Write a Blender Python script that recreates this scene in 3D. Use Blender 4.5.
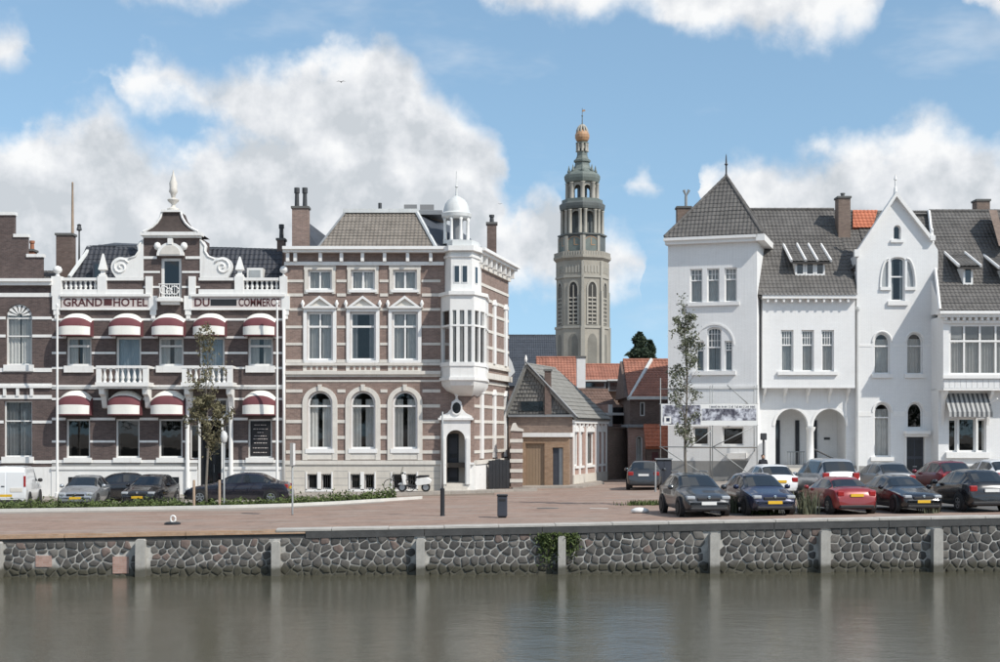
import bpy, bmesh, math, random
from mathutils import Vector, Matrix, noise
from mathutils.geometry import tessellate_polygon
rnd = random.Random(7)
R_ = math.radians
for o in list(bpy.data.objects): bpy.data.objects.remove(o)
scene = bpy.context.scene
C = scene.collection
# ------------------------------------------------------------------ camera
F, CX, HY, CZ = 1400.0, 500.0, 432.0, 3.2      # focal length (px of a 1000 px wide frame), principal column, horizon row, eye height
cd = bpy.data.cameras.new('camera'); cam = bpy.data.objects.new('camera', cd); C.objects.link(cam)
cam.location = (0, 0, CZ); cam.rotation_euler = (R_(90), 0, 0)
cd.sensor_width = 36; cd.lens = 36 * F / 1000; cd.shift_y = (HY - 331) / 1000
cd.clip_start = 0.5; cd.clip_end = 6000
scene.camera = cam
# ------------------------------------------------------------------ light
SUN_AZ, SUN_EL = 53.0, 45.0        # degrees right of the direction back towards the camera, elevation
sun_dir = Vector((math.sin(R_(SUN_AZ)) * math.cos(R_(SUN_EL)), -math.cos(R_(SUN_AZ)) * math.cos(R_(SUN_EL)), math.sin(R_(SUN_EL))))
sl = bpy.data.lights.new('sun', 'SUN'); sl.energy = 2.7; sl.angle = R_(0.55); sl.color = (1.0, 0.95, 0.87)
so = bpy.data.objects.new('sun', sl); C.objects.link(so)
so.rotation_euler = sun_dir.to_track_quat('Z', 'Y').to_euler()
scene.view_settings.view_transform = 'Standard'; scene.view_settings.look = 'None'
scene.view_settings.gamma = 1; scene.view_settings.use_curve_mapping = False
scene.view_settings.exposure = 0.60
# ------------------------------------------------------------------ world: sky with cumulus clouds
wd = bpy.data.worlds.new('World'); scene.world = wd; wd.use_nodes = True
nt = wd.node_tree; nt.nodes.clear()
class NB:
    """tiny node helper"""
    def __init__(s, nt): s.nt = nt
    def n(s, t, **kw):
        nd = s.nt.nodes.new(t)
        for k, v in kw.items(): setattr(nd, k, v)
        return nd
    def put(s, sock, v):
        if hasattr(v, 'is_linked') or isinstance(v, bpy.types.NodeSocket): s.nt.links.new(v, sock)
        else: sock.default_value = v
    def m(s, op, a, b=None, c=None, clamp=False):
        nd = s.n('ShaderNodeMath', operation=op, use_clamp=clamp); s.put(nd.inputs[0], a)
        if b is not None: s.put(nd.inputs[1], b)
        if c is not None: s.put(nd.inputs[2], c)
        return nd.outputs[0]
    def vm(s, op, a, b=None, out=0):
        nd = s.n('ShaderNodeVectorMath', operation=op); s.put(nd.inputs[0], a)
        if b is not None: s.put(nd.inputs[1], b)
        return nd.outputs[out]
    def noise(s, vec, scale, detail=6, rough=.55, dist=0, lac=2.0):
        nd = s.n('ShaderNodeTexNoise'); s.put(nd.inputs['Vector'], vec); nd.inputs['Scale'].default_value = scale
        nd.inputs['Detail'].default_value = detail; nd.inputs['Roughness'].default_value = rough; nd.inputs['Distortion'].default_value = dist
        nd.inputs['Lacunarity'].default_value = lac
        return nd.outputs[0]
    def ramp(s, fac, stops, interp='LINEAR'):
        nd = s.n('ShaderNodeValToRGB'); s.put(nd.inputs[0], fac); cr = nd.color_ramp; cr.interpolation = interp
        while len(cr.elements) < len(stops): cr.elements.new(0.5)
        for e, (p, c) in zip(cr.elements, stops):
            e.position = p; e.color = c if len(c) == 4 else (*c, 1)
        return nd.outputs[0]
    def mix(s, f, a, b, blend='MIX'):
        nd = s.n('ShaderNodeMix', data_type='RGBA', blend_type=blend); s.put(nd.inputs[0], f)
        for sk, v in ((nd.inputs[6], a), (nd.inputs[7], b)):
            s.put(sk, v if not isinstance(v, tuple) or len(v) == 4 else (*v, 1))
        return nd.outputs[2]
    def mr(s, v, a, b, c=0., d=1., t='SMOOTHSTEP'):
        nd = s.n('ShaderNodeMapRange', interpolation_type=t); s.put(nd.inputs[0], v)
        for i, k in enumerate((a, b, c, d)): nd.inputs[i + 1].default_value = k
        return nd.outputs[0]
w = NB(nt)
sky = w.n('ShaderNodeTexSky', sky_type='NISHITA'); sky.sun_disc = False
sky.sun_elevation = R_(SUN_EL); sky.sun_rotation = R_(180 - SUN_AZ)
sky.air_density = 1.0; sky.dust_density = 0.35; sky.ozone_density = 1.6; sky.altitude = 0
gen = w.n('ShaderNodeTexCoord').outputs['Generated']
w.put(sky.inputs['Vector'], w.vm('NORMALIZE', w.vm('ADD', w.vm('MULTIPLY', gen, (1, 1, .72)), (0, 0, .17))))   # clean air: no white band at the horizon
CLOUD_LO, CLOUD_HI, SKY_TINT = 4.3, 6.6, (1.24, 1.29, 1.16)
# cumulus banks: their upper and lower outlines over azimuth (about 50 degrees round the view), open noise clouds all round beyond
AZR = 0.44
def curve(pts):
    """float curve over azimuth; pts are (picture column, picture row) turned into (azimuth, slope)"""
    nd = w.n('ShaderNodeFloatCurve'); cv = nd.mapping.curves[0]; q = []
    for px, py in sorted(pts):
        az = math.atan((px - CX) / F); q.append(((az + AZR) / (2 * AZR), max(0.0, min(1.0, (HY - py) / F * math.cos(az) * 2 + .2))))
    q = [p for p in q if 0.005 < p[0] < 0.995]
    cv.points[0].location = (0, q[0][1]); cv.points[1].location = (1, q[-1][1])
    for p in q: cv.points.new(*p)
    for p in cv.points: p.handle_type = 'AUTO_CLAMPED'
    nd.mapping.update(); w.put(nd.inputs['Value'], azn)
    return w.m('MULTIPLY', w.m('SUBTRACT', nd.outputs[0], .2), .5)
sep = w.n('ShaderNodeSeparateXYZ'); w.put(sep.inputs[0], gen)
nzw = w.n('ShaderNodeTexNoise'); w.put(nzw.inputs['Vector'], gen); nzw.inputs['Scale'].default_value = 34; nzw.inputs['Detail'].default_value = 5; nzw.inputs['Roughness'].default_value = .55
wv = w.vm('SCALE', w.vm('SUBTRACT', nzw.outputs['Color'], (.5, .5, .5))); wv.node.inputs['Scale'].default_value = .042
sw = w.n('ShaderNodeSeparateXYZ'); w.put(sw.inputs[0], wv)
az = w.m('ADD', w.m('ARCTAN2', sep.outputs[0], sep.outputs[1]), sw.outputs[0])
azn = w.m('DIVIDE', w.m('ADD', az, AZR), 2 * AZR, clamp=True)
hor = w.m('SQRT', w.m('ADD', w.m('MULTIPLY', sep.outputs[0], sep.outputs[0]), w.m('MULTIPLY', sep.outputs[1], sep.outputs[1])))
sl_raw = w.m('DIVIDE', sep.outputs[2], w.m('MAXIMUM', hor, .02))
slo = w.m('ADD', sl_raw, sw.outputs[2])
LA_top = curve([(-150, 130), (-80, 118), (0, 140), (40, 118), (70, 108), (95, 102), (125, 116), (150, 134), (176, 142), (205, 130), (235, 122), (300, 116), (420, 118), (470, 128), (492, 150), (503, 178), (514, 196), (530, 184), (548, 182), (562, 200), (574, 232), (590, 232), (612, 224), (628, 232), (640, 262), (650, 330), (692, 332), (702, 172), (716, 152), (740, 143), (765, 143), (792, 152), (812, 150), (832, 136), (870, 126), (905, 116), (932, 107), (955, 108), (985, 124), (1010, 142), (1060, 120), (1150, 140)])
LA_bot = curve([(-150, 600), (380, 600), (470, 340), (500, 300), (560, 300), (640, 300), (700, 420), (740, 600), (1150, 600)])
LB_top = curve([(-150, 30), (-40, 15), (10, 16), (30, 24), (42, 46), (50, 90), (100, 90), (108, 82), (125, 66), (145, 50), (165, 44), (190, 58), (215, 66), (250, 70), (285, 66), (312, 56), (335, 44), (358, 36), (380, 26), (398, 30), (412, 50), (428, 76), (446, 92), (470, 110), (490, 128), (502, 152), (510, 178), (520, 200), (600, 200), (622, 188), (632, 172), (650, 164), (662, 174), (670, 198), (690, 200), (1150, 200)])
LB_bot = curve([(-150, 60), (-40, 74), (10, 78), (32, 64), (42, 44), (50, 70), (100, 70), (108, 92), (130, 108), (160, 114), (200, 124), (260, 150), (330, 190), (500, 200), (512, 180), (520, 180), (600, 180), (625, 184), (640, 197), (655, 198), (668, 186), (680, 180), (1150, 180)])
LC_bot = curve([(-150, -30), (70, -30), (95, -6), (130, 6), (190, 10), (240, 4), (262, -16), (300, -40), (440, -40), (480, -6), (510, 10), (560, 17), (610, 20), (650, 18), (690, 34), (745, 42), (800, 43), (845, 36), (872, 22), (888, 2), (905, -30), (950, -30), (972, 6), (990, 24), (1020, 34), (1080, 20), (1150, -20)])
def up(a, b, soft): return w.m('DIVIDE', w.m('SUBTRACT', a, b), soft)
SOFT = .026
dA = w.m('MINIMUM', up(LA_top, slo, SOFT), up(slo, LA_bot, SOFT)); dB = w.m('MINIMUM', up(LB_top, slo, SOFT), up(slo, LB_bot, SOFT)); dC = up(slo, LC_bot, SOFT)
dC = w.m('MINIMUM', dC, w.m('DIVIDE', w.m('SUBTRACT', .46, slo), SOFT * 2))
dF = w.m('MINIMUM', w.m('SMOOTH_MAX', w.m('SMOOTH_MAX', dA, dB, .3), dC, .3), 2.2)
ng = w.noise(w.vm('MULTIPLY', gen, (1, 1, 1.7)), 5.2, 4, .5)
dG = w.m('MULTIPLY', w.m('SUBTRACT', ng, .515), 14.0)
side = w.mr(w.m('ABSOLUTE', w.m('ARCTAN2', sep.outputs[0], sep.outputs[1])), .36, .43); high = w.mr(sl_raw, .40, .50)
out_ = w.m('MAXIMUM', side, high)
mxn = w.n('ShaderNodeMix', data_type='FLOAT'); w.put(mxn.inputs[0], out_); w.put(mxn.inputs[2], dF); w.put(mxn.inputs[3], w.m('MINIMUM', dG, 2.2)); dens = mxn.outputs[0]
soff = tuple(Vector((.010, 0, .016)))
n2 = w.noise(gen, 17, 7, .56); n3 = w.noise(w.vm('ADD', gen, soff), 17, 7, .56)
d2 = w.m('ADD', dens, w.m('MULTIPLY', w.m('SUBTRACT', n2, .5), 1.9))
alpha = w.mr(d2, -.25, .85)
wisps = w.mr(w.noise(w.vm('MULTIPLY', gen, (1, 1, 3)), 6, 5, .62), .50, .80, 0, .34)
alpha = w.m('MAXIMUM', alpha, wisps)
lit = w.m('ADD', w.m('MULTIPLY', w.m('SUBTRACT', n2, n3), 3.4), w.m('MULTIPLY', w.m('SUBTRACT', 1.2, dens), .30))
litf = w.mr(lit, -.42, .52, 0, 1, 'LINEAR')
ccol = w.ramp(litf, [(0, (CLOUD_LO * .95, CLOUD_LO, CLOUD_LO * 1.05)), (.5, ((CLOUD_LO + CLOUD_HI) * .49, (CLOUD_LO + CLOUD_HI) * .5, (CLOUD_LO + CLOUD_HI) * .515)), (1, (CLOUD_HI, CLOUD_HI, CLOUD_HI * .995))])
blue = w.mix(1.0, sky.outputs[0], SKY_TINT, 'MULTIPLY')
col = w.mix(w.m('MULTIPLY', alpha, .95), blue, ccol)
bg = w.n('ShaderNodeBackground'); w.put(bg.inputs[0], col); bg.inputs[1].default_value = 0.1
wo = w.n('ShaderNodeOutputWorld'); nt.links.new(bg.outputs[0], wo.inputs[0])
# ------------------------------------------------------------------ helpers: places
def gz(x): return 0.015 * max(-60.0, min(60.0, x))          # the quay rises gently to the right
def P(px, py, Y): return Vector(((px - CX) * Y / F, Y, CZ - (py - HY) * Y / F))
def onground(px, py):
    Y = 60.0
    for _ in range(8): Y = (CZ - gz((px - CX) * Y / F)) * F / (py - HY)
    X = (px - CX) * Y / F
    return Vector((X, Y, gz(X)))
class Fac:
    """a vertical plane through two plan points; coordinates a (along), b (height), d (outwards)"""
    def __init__(s, p0, p1, ref=None):
        s.p0 = Vector(p0); s.u = (Vector(p1) - s.p0).normalized(); s.n = Vector((s.u.y, -s.u.x)); s.len = (Vector(p1) - s.p0).length
        s.yr = s.p0.y if ref is None else ref
    def A(s, px):
        t = (px - CX) / F      # p0 + a u = k (t, 1)
        return (t * s.p0.y - s.p0.x) / (s.u.x - t * s.u.y)
    def B(s, py): return CZ - (py - HY) * s.yr / F
    def W(s, a, b, d=0.0):
        q = s.p0 + s.u * a + s.n * d
        return Vector((q.x, q.y, b))
    def poly(s, pts): return [(s.A(x), s.B(y)) for x, y in pts]
def front(Y): return Fac((-60.0, Y), (60.0, Y))
# ------------------------------------------------------------------ helpers: meshes
class MB:
    def __init__(s): s.v = []; s.f = []
    def add(s, vs, fs):
        k = len(s.v); s.v += [tuple(v) for v in vs]; s.f += [tuple(i + k for i in f) for f in fs]; return s
    def box(s, fa, a0, a1, b0, b1, d0, d1):
        vs = [fa.W(a, b, d) for d in (d0, d1) for b in (b0, b1) for a in (a0, a1)]
        return s.add(vs, [(0, 1, 3, 2), (4, 6, 7, 5), (0, 4, 5, 1), (2, 3, 7, 6), (0, 2, 6, 4), (1, 5, 7, 3)])
    def rect(s, fa, x0, y0, x1, y1, d0, d1): return s.box(fa, fa.A(x0), fa.A(x1), fa.B(y1), fa.B(y0), d0, d1)
    def prism(s, fa, outer, d0, d1, holes=()):
        loops = [list(outer)] + [list(h) for h in holes]
        tris = tessellate_polygon([[Vector((a, b, 0)) for a, b in l] for l in loops])
        flat = [p for l in loops for p in l]; n = len(flat)
        vs = [fa.W(a, b, d1) for a, b in flat] + [fa.W(a, b, d0) for a, b in flat]
        fs = [tuple(t) for t in tris] + [tuple(i + n for i in reversed(t)) for t in tris]
        k = 0
        for l in loops:
            m = len(l)
            for i in range(m): j = (i + 1) % m; fs.append((k + i, k + j, n + k + j, n + k + i))
            k += m
        return s.add(vs, fs)
    def wbox(s, x0, x1, y0, y1, z0, z1):
        vs = [(x, y, z) for y in (y0, y1) for z in (z0, z1) for x in (x0, x1)]
        return s.add(vs, [(0, 1, 3, 2), (4, 6, 7, 5), (0, 4, 5, 1), (2, 3, 7, 6), (0, 2, 6, 4), (1, 5, 7, 3)])
    def tube(s, pts, rad, seg=8, caps=True):
        pts = [Vector(p) for p in pts]; rs = rad if isinstance(rad, (list, tuple)) else [rad] * len(pts)
        k = len(s.v); prev = None
        for i, p in enumerate(pts):
            t = (pts[min(i + 1, len(pts) - 1)] - pts[max(i - 1, 0)]).normalized()
            if prev is None: prev = t.orthogonal().normalized()
            x = (prev - t * prev.dot(t)); x = x.normalized() if x.length > 1e-5 else t.orthogonal().normalized(); prev = x
            y = t.cross(x)
            for j in range(seg):
                an = 2 * math.pi * j / seg; s.v.append(tuple(p + (x * math.cos(an) + y * math.sin(an)) * rs[i]))
        for i in range(len(pts) - 1):
            for j in range(seg):
                a = k + i * seg + j; b = k + i * seg + (j + 1) % seg; s.f.append((a, b, b + seg, a + seg))
        if caps:
            s.f.append(tuple(k + j for j in reversed(range(seg)))); s.f.append(tuple(k + (len(pts) - 1) * seg + j for j in range(seg)))
        return s
    def lathe(s, c, prof, seg=16, rot=0.0, axis='z', capb=True, capt=True):
        c = Vector(c); k = len(s.v)
        for r, h in prof:
            for j in range(seg):
                an = rot + 2 * math.pi * j / seg; x, y = r * math.cos(an), r * math.sin(an)
                s.v.append(tuple(c + (Vector((x, y, h)) if axis == 'z' else Vector((x, h, y)) if axis == 'y' else Vector((h, x, y)))))
        for i in range(len(prof) - 1):
            for j in range(seg):
                a = k + i * seg + j; b = k + i * seg + (j + 1) % seg; s.f.append((a, b, b + seg, a + seg))
        if capb and prof[0][0] > 1e-4: s.f.append(tuple(k + j for j in reversed(range(seg))))
        if capt and prof[-1][0] > 1e-4: s.f.append(tuple(k + (len(prof) - 1) * seg + j for j in range(seg)))
        return s
    def quad(s, *p): return s.add(p, [tuple(range(len(p)))])
    def build(s, name, m, parent=None, smooth=False, kind=None, label=None, recalc=True, bevel=0, auto=None):
        o0 = Vector(parent_origin(parent))
        me = bpy.data.meshes.new(name); me.from_pydata([tuple(Vector(v) - o0) for v in s.v], [], s.f)
        if recalc:
            bm = bmesh.new(); bm.from_mesh(me); bmesh.ops.recalc_face_normals(bm, faces=bm.faces); bm.to_mesh(me); bm.free()
        if m: me.materials.append(M[m] if isinstance(m, str) else m)
        if smooth:
            me.polygons.foreach_set('use_smooth', [True] * len(me.polygons))
        ob = bpy.data.objects.new(name, me); C.objects.link(ob); ob.parent = parent
        if smooth and auto:
            try: me.set_sharp_from_angle(angle=R_(auto))
            except Exception: pass
        if bevel:
            bv = ob.modifiers.new('bevel', 'BEVEL'); bv.width = bevel; bv.segments = 2; bv.limit_method = 'ANGLE'
        if kind: ob['kind'] = kind
        if label: ob['label'] = label
        return ob
def parent_origin(p):
    v = Vector((0, 0, 0))
    while p is not None: v += p.location; p = p.parent
    return v
def thing(name, label, cat, loc=(0, 0, 0), group=None):
    o = bpy.data.objects.new(name, None); C.objects.link(o); o.location = loc; o.empty_display_size = .3
    o['label'] = label; o['category'] = cat
    if group: o['group'] = group
    return o
def tag(o, label, cat, group=None):
    o['label'] = label; o['category'] = cat
    if group: o['group'] = group
    return o
def rebase(o, loc):
    """move the origin of a top-level mesh to its base"""
    d = Vector(loc) - o.location
    for v in o.data.vertices: v.co -= d
    o.location = loc
    return o
# ------------------------------------------------------------------ materials
M = {}
def newmat(name):
    m = bpy.data.materials.new(name); m.use_nodes = True; M[name] = m
    t = m.node_tree; b = t.nodes['Principled BSDF']; return m, NB(t), b
def mat(name, col, rough=.7, var=.18, scale=2.5, bump=0.0, bscale=20, metal=0, spec=.4, streak=.0, dirt=None, coat=0):
    m, g, b = newmat(name)
    tc = g.n('ShaderNodeTexCoord').outputs['Object']
    n1 = g.noise(tc, scale, 6, .62); n2_ = g.noise(tc, scale * 9, 4, .6)
    f = g.m('ADD', g.m('MULTIPLY', n1, .7), g.m('MULTIPLY', n2_, .3))
    lo = tuple(c * (1 - var) for c in col); hi = tuple(min(1, c * (1 + var)) for c in col)
    c = g.ramp(f, [(.30, lo), (.70, hi)])
    if streak:
        st = g.noise(g.vm('MULTIPLY', tc, (3.2, 3.2, .28)), 1.6, 5, .65)
        c = g.mix(g.mr(st, .50, .78, 0, streak), c, dirt or tuple(x * .55 for x in col))
    g.put(b.inputs['Base Color'], c); b.inputs['Roughness'].default_value = rough; b.inputs['Metallic'].default_value = metal
    b.inputs['Specular IOR Level'].default_value = spec
    if coat: b.inputs['Coat Weight'].default_value = coat; b.inputs['Coat Roughness'].default_value = .04
    if bump:
        bn = g.n('ShaderNodeBump'); bn.inputs['Strength'].default_value = bump; bn.inputs['Distance'].default_value = .02
        g.put(bn.inputs['Height'], g.noise(tc, bscale, 5, .6)); g.put(b.inputs['Normal'], bn.outputs[0])
    return m
def brickmat(name, c1, c2, mortar, flat=False, bw=.22, bh=.072, var=.25, rough=.85):
    m, g, b = newmat(name)
    tc = g.n('ShaderNodeTexCoord').outputs['Object']
    sp = g.n('ShaderNodeSeparateXYZ'); g.put(sp.inputs[0], tc)
    cb = g.n('ShaderNodeCombineXYZ')
    if flat: g.put(cb.inputs[0], sp.outputs[0]); g.put(cb.inputs[1], sp.outputs[1])
    else: g.put(cb.inputs[0], g.m('ADD', sp.outputs[0], sp.outputs[1])); g.put(cb.inputs[1], sp.outputs[2])
    bt = g.n('ShaderNodeTexBrick'); g.put(bt.inputs['Vector'], cb.outputs[0])
    bt.inputs['Scale'].default_value = 1; bt.inputs['Brick Width'].default_value = bw; bt.inputs['Row Height'].default_value = bh
    bt.inputs['Mortar Size'].default_value = .007; bt.inputs['Mortar Smooth'].default_value = .3; bt.inputs['Bias'].default_value = -.1
    bt.inputs['Color1'].default_value = (*c1, 1); bt.inputs['Color2'].default_value = (*c2, 1); bt.inputs['Mortar'].default_value = (*mortar, 1)
    n1 = g.noise(tc, .8, 6, .65); n2_ = g.noise(tc, 6, 5, .6)
    f = g.m('ADD', g.m('MULTIPLY', n1, .6), g.m('MULTIPLY', n2_, .4))
    v = g.ramp(f, [(.3, (1 - var,) * 3), (.7, (1 + var,) * 3)])
    g.put(b.inputs['Base Color'], g.mix(1.0, bt.outputs[0], v, 'MULTIPLY')); b.inputs['Roughness'].default_value = rough
    b.inputs['Specular IOR Level'].default_value = .25
    bn = g.n('ShaderNodeBump'); bn.inputs['Strength'].default_value = .35; bn.inputs['Distance'].default_value = .01; bn.invert = True
    g.put(bn.inputs['Height'], bt.outputs['Fac']); g.put(b.inputs['Normal'], bn.outputs[0])
    return m
def glassmat(name, tint, refl=.14):
    m, g, b = newmat(name); t = m.node_tree; t.nodes.remove(b)
    tr = g.n('ShaderNodeBsdfTransparent'); tr.inputs[0].default_value = (*tint, 1)
    gl = g.n('ShaderNodeBsdfGlossy'); gl.inputs['Roughness'].default_value = .02
    tc = g.n('ShaderNodeTexCoord').outputs['Object']
    bn = g.n('ShaderNodeBump'); bn.inputs['Strength'].default_value = .05; bn.inputs['Distance'].default_value = .05
    g.put(bn.inputs['Height'], g.noise(tc, 1.1, 2, .5)); g.put(gl.inputs['Normal'], bn.outputs[0])
    lw = g.n('ShaderNodeFresnel'); lw.inputs[0].default_value = 1.5
    mx = g.n('ShaderNodeMixShader'); g.put(mx.inputs[0], g.m('ADD', g.m('MULTIPLY', lw.outputs[0], .7), refl, clamp=True))
    t.links.new(tr.outputs[0], mx.inputs[1]); t.links.new(gl.outputs[0], mx.inputs[2])
    t.links.new(mx.outputs[0], t.nodes['Material Output'].inputs[0])
mat('white_paint', (.77, .76, .735), .55, .07, 1.2, streak=.34, dirt=(.48, .46, .42))
mat('white_render', (.79, .79, .785), .8, .04, .7, bump=.12, bscale=9, streak=.13, dirt=(.55, .55, .54))
def painted_brick():
    m = M['white_render']; g = NB(m.node_tree); b = m.node_tree.nodes['Principled BSDF']
    tc = g.n('ShaderNodeTexCoord').outputs['Object']; sp = g.n('ShaderNodeSeparateXYZ'); g.put(sp.inputs[0], tc); cb = g.n('ShaderNodeCombineXYZ')
    g.put(cb.inputs[0], g.m('ADD', sp.outputs[0], sp.outputs[1])); g.put(cb.inputs[1], sp.outputs[2])
    bt = g.n('ShaderNodeTexBrick'); g.put(bt.inputs['Vector'], cb.outputs[0]); bt.inputs['Scale'].default_value = 1; bt.inputs['Brick Width'].default_value = .22; bt.inputs['Row Height'].default_value = .075; bt.inputs['Mortar Size'].default_value = .006
    bt.inputs['Color1'].default_value = (.97, .97, .97, 1); bt.inputs['Color2'].default_value = (1, 1, 1, 1); bt.inputs['Mortar'].default_value = (.86, .86, .85, 1)
    src = b.inputs['Base Color'].links[0].from_socket
    c = g.mix(1.0, src, bt.outputs[0], 'MULTIPLY')
    fine = g.noise(g.vm('MULTIPLY', tc, (7, 7, .35)), 1.2, 6, .7); c = g.mix(g.mr(fine, .52, .80, 0, .30), c, (.50, .49, .47, 1))
    blot = g.noise(tc, .9, 7, .7); c = g.mix(g.mr(blot, .50, .75, 0, .22), c, (.58, .575, .56, 1))
    g.put(b.inputs['Base Color'], c)
    bn = g.n('ShaderNodeBump'); bn.inputs['Strength'].default_value = .25; bn.inputs['Distance'].default_value = .01; bn.invert = True
    g.put(bn.inputs['Height'], bt.outputs['Fac']); g.put(b.inputs['Normal'], bn.outputs[0])
painted_brick()
mat('white_trim', (.79, .78, .76), .5, .06, 2.0, streak=.26, dirt=(.55, .53, .5))
mat('stone_trim', (.64, .605, .55), .75, .12, 2.0, bump=.15, streak=.42, dirt=(.40, .37, .33))
mat('plinth_stone', (.58, .54, .48), .8, .10, 1.6, bump=.2, streak=.3)
mat('plinth_grey', (.30, .295, .285), .85, .12, 1.8, bump=.2)
brickmat('brick_hotel', (.092, .068, .064), (.135, .098, .090), (.14, .125, .118))
brickmat('brick_mansion', (.215, .150, .128), (.285, .200, .170), (.28, .245, .215))
brickmat('brick_dark', (.125, .088, .076), (.175, .125, .108), (.13, .12, .11))
brickmat('brick_street', (.19, .14, .115), (.25, .185, .15), (.20, .17, .15))
brickmat('brick_pink', (.36, .22, .18), (.42, .28, .24), (.36, .31, .27))
brickmat('brick_tan', (.30, .19, .12), (.36, .24, .16), (.30, .25, .20))
mat('tile_grey', (.115, .108, .102), .75, .38, 1.4, bump=.1, streak=.25, dirt=(.19, .185, .16))
mat('tile_taupe', (.205, .18, .155), .8, .30, 1.8, bump=.1, streak=.3, dirt=(.12, .11, .10))
mat('tile_blue', (.045, .048, .058), .5, .35, 2.5)
mat('tile_red', (.33, .145, .10), .8, .40, 1.5, streak=.3, dirt=(.24, .12, .085))
mat('tile_orange', (.46, .155, .085), .75, .22, 1.5)
mat('tile_brown', (.155, .10, .08), .8, .35, 1.6)
mat('slate', (.055, .062, .075), .55, .25, 1.8, bump=.1)
mat('slate_hung', (.17, .165, .155), .7, .45, 5.0)
mat('roof_concrete', (.21, .205, .19), .8, .25, 2.0)
mat('lead', (.22, .23, .24), .55, .18, 2)
mat('zinc_white', (.62, .63, .62), .45, .10, 2.0, streak=.4, dirt=(.36, .36, .35))
glassmat('glass', (.82, .82, .81), .03)
glassmat('glass_dark', (.25, .25, .25), .05)
mat('car_glass', (.018, .022, .026), .05, .1, 2, spec=.9)
mat('curtain', (.66, .66, .64), .9, .12, 3)
mat('curtain_grey', (.36, .38, .39), .9, .15, 3)
mat('curtain_blue', (.42, .50, .56), .9, .12, 3)
mat('interior', (.075, .066, .058), .9, .3, 1)
mat('awning_red', (.145, .048, .055), .85, .12, 3, streak=.2)
mat('awning_white', (.78, .76, .70), .85, .06, 2, streak=.25, dirt=(.55, .52, .45))
mat('maroon', (.085, .028, .03), .6, .15, 3)
mat('letter_pale', (.56, .50, .475), .6, .05, 3)
mat('door_dark', (.025, .027, .032), .4, .2, 3)
mat('door_blue', (.05, .055, .07), .4, .2, 3)
mat('metal_black', (.022, .023, .026), .45, .2, 4)
mat('metal_grey', (.30, .31, .31), .5, .12, 4, metal=.3)
mat('iron_dark', (.05, .052, .055), .5, .2, 4)
mat('bell_tile', (.075, .058, .052), .8, .3, 4)
mat('wood_tan', (.34, .25, .18), .75, .2, 3)
mat('garage_tan', (.30, .215, .145), .6, .08, 3)
mat('board_black', (.018, .018, .02), .5, .1, 3)
mat('clay_pot', (.33, .14, .08), .8, .2, 4)
mat('chimney_cap', (.13, .13, .125), .8, .2, 4)
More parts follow.
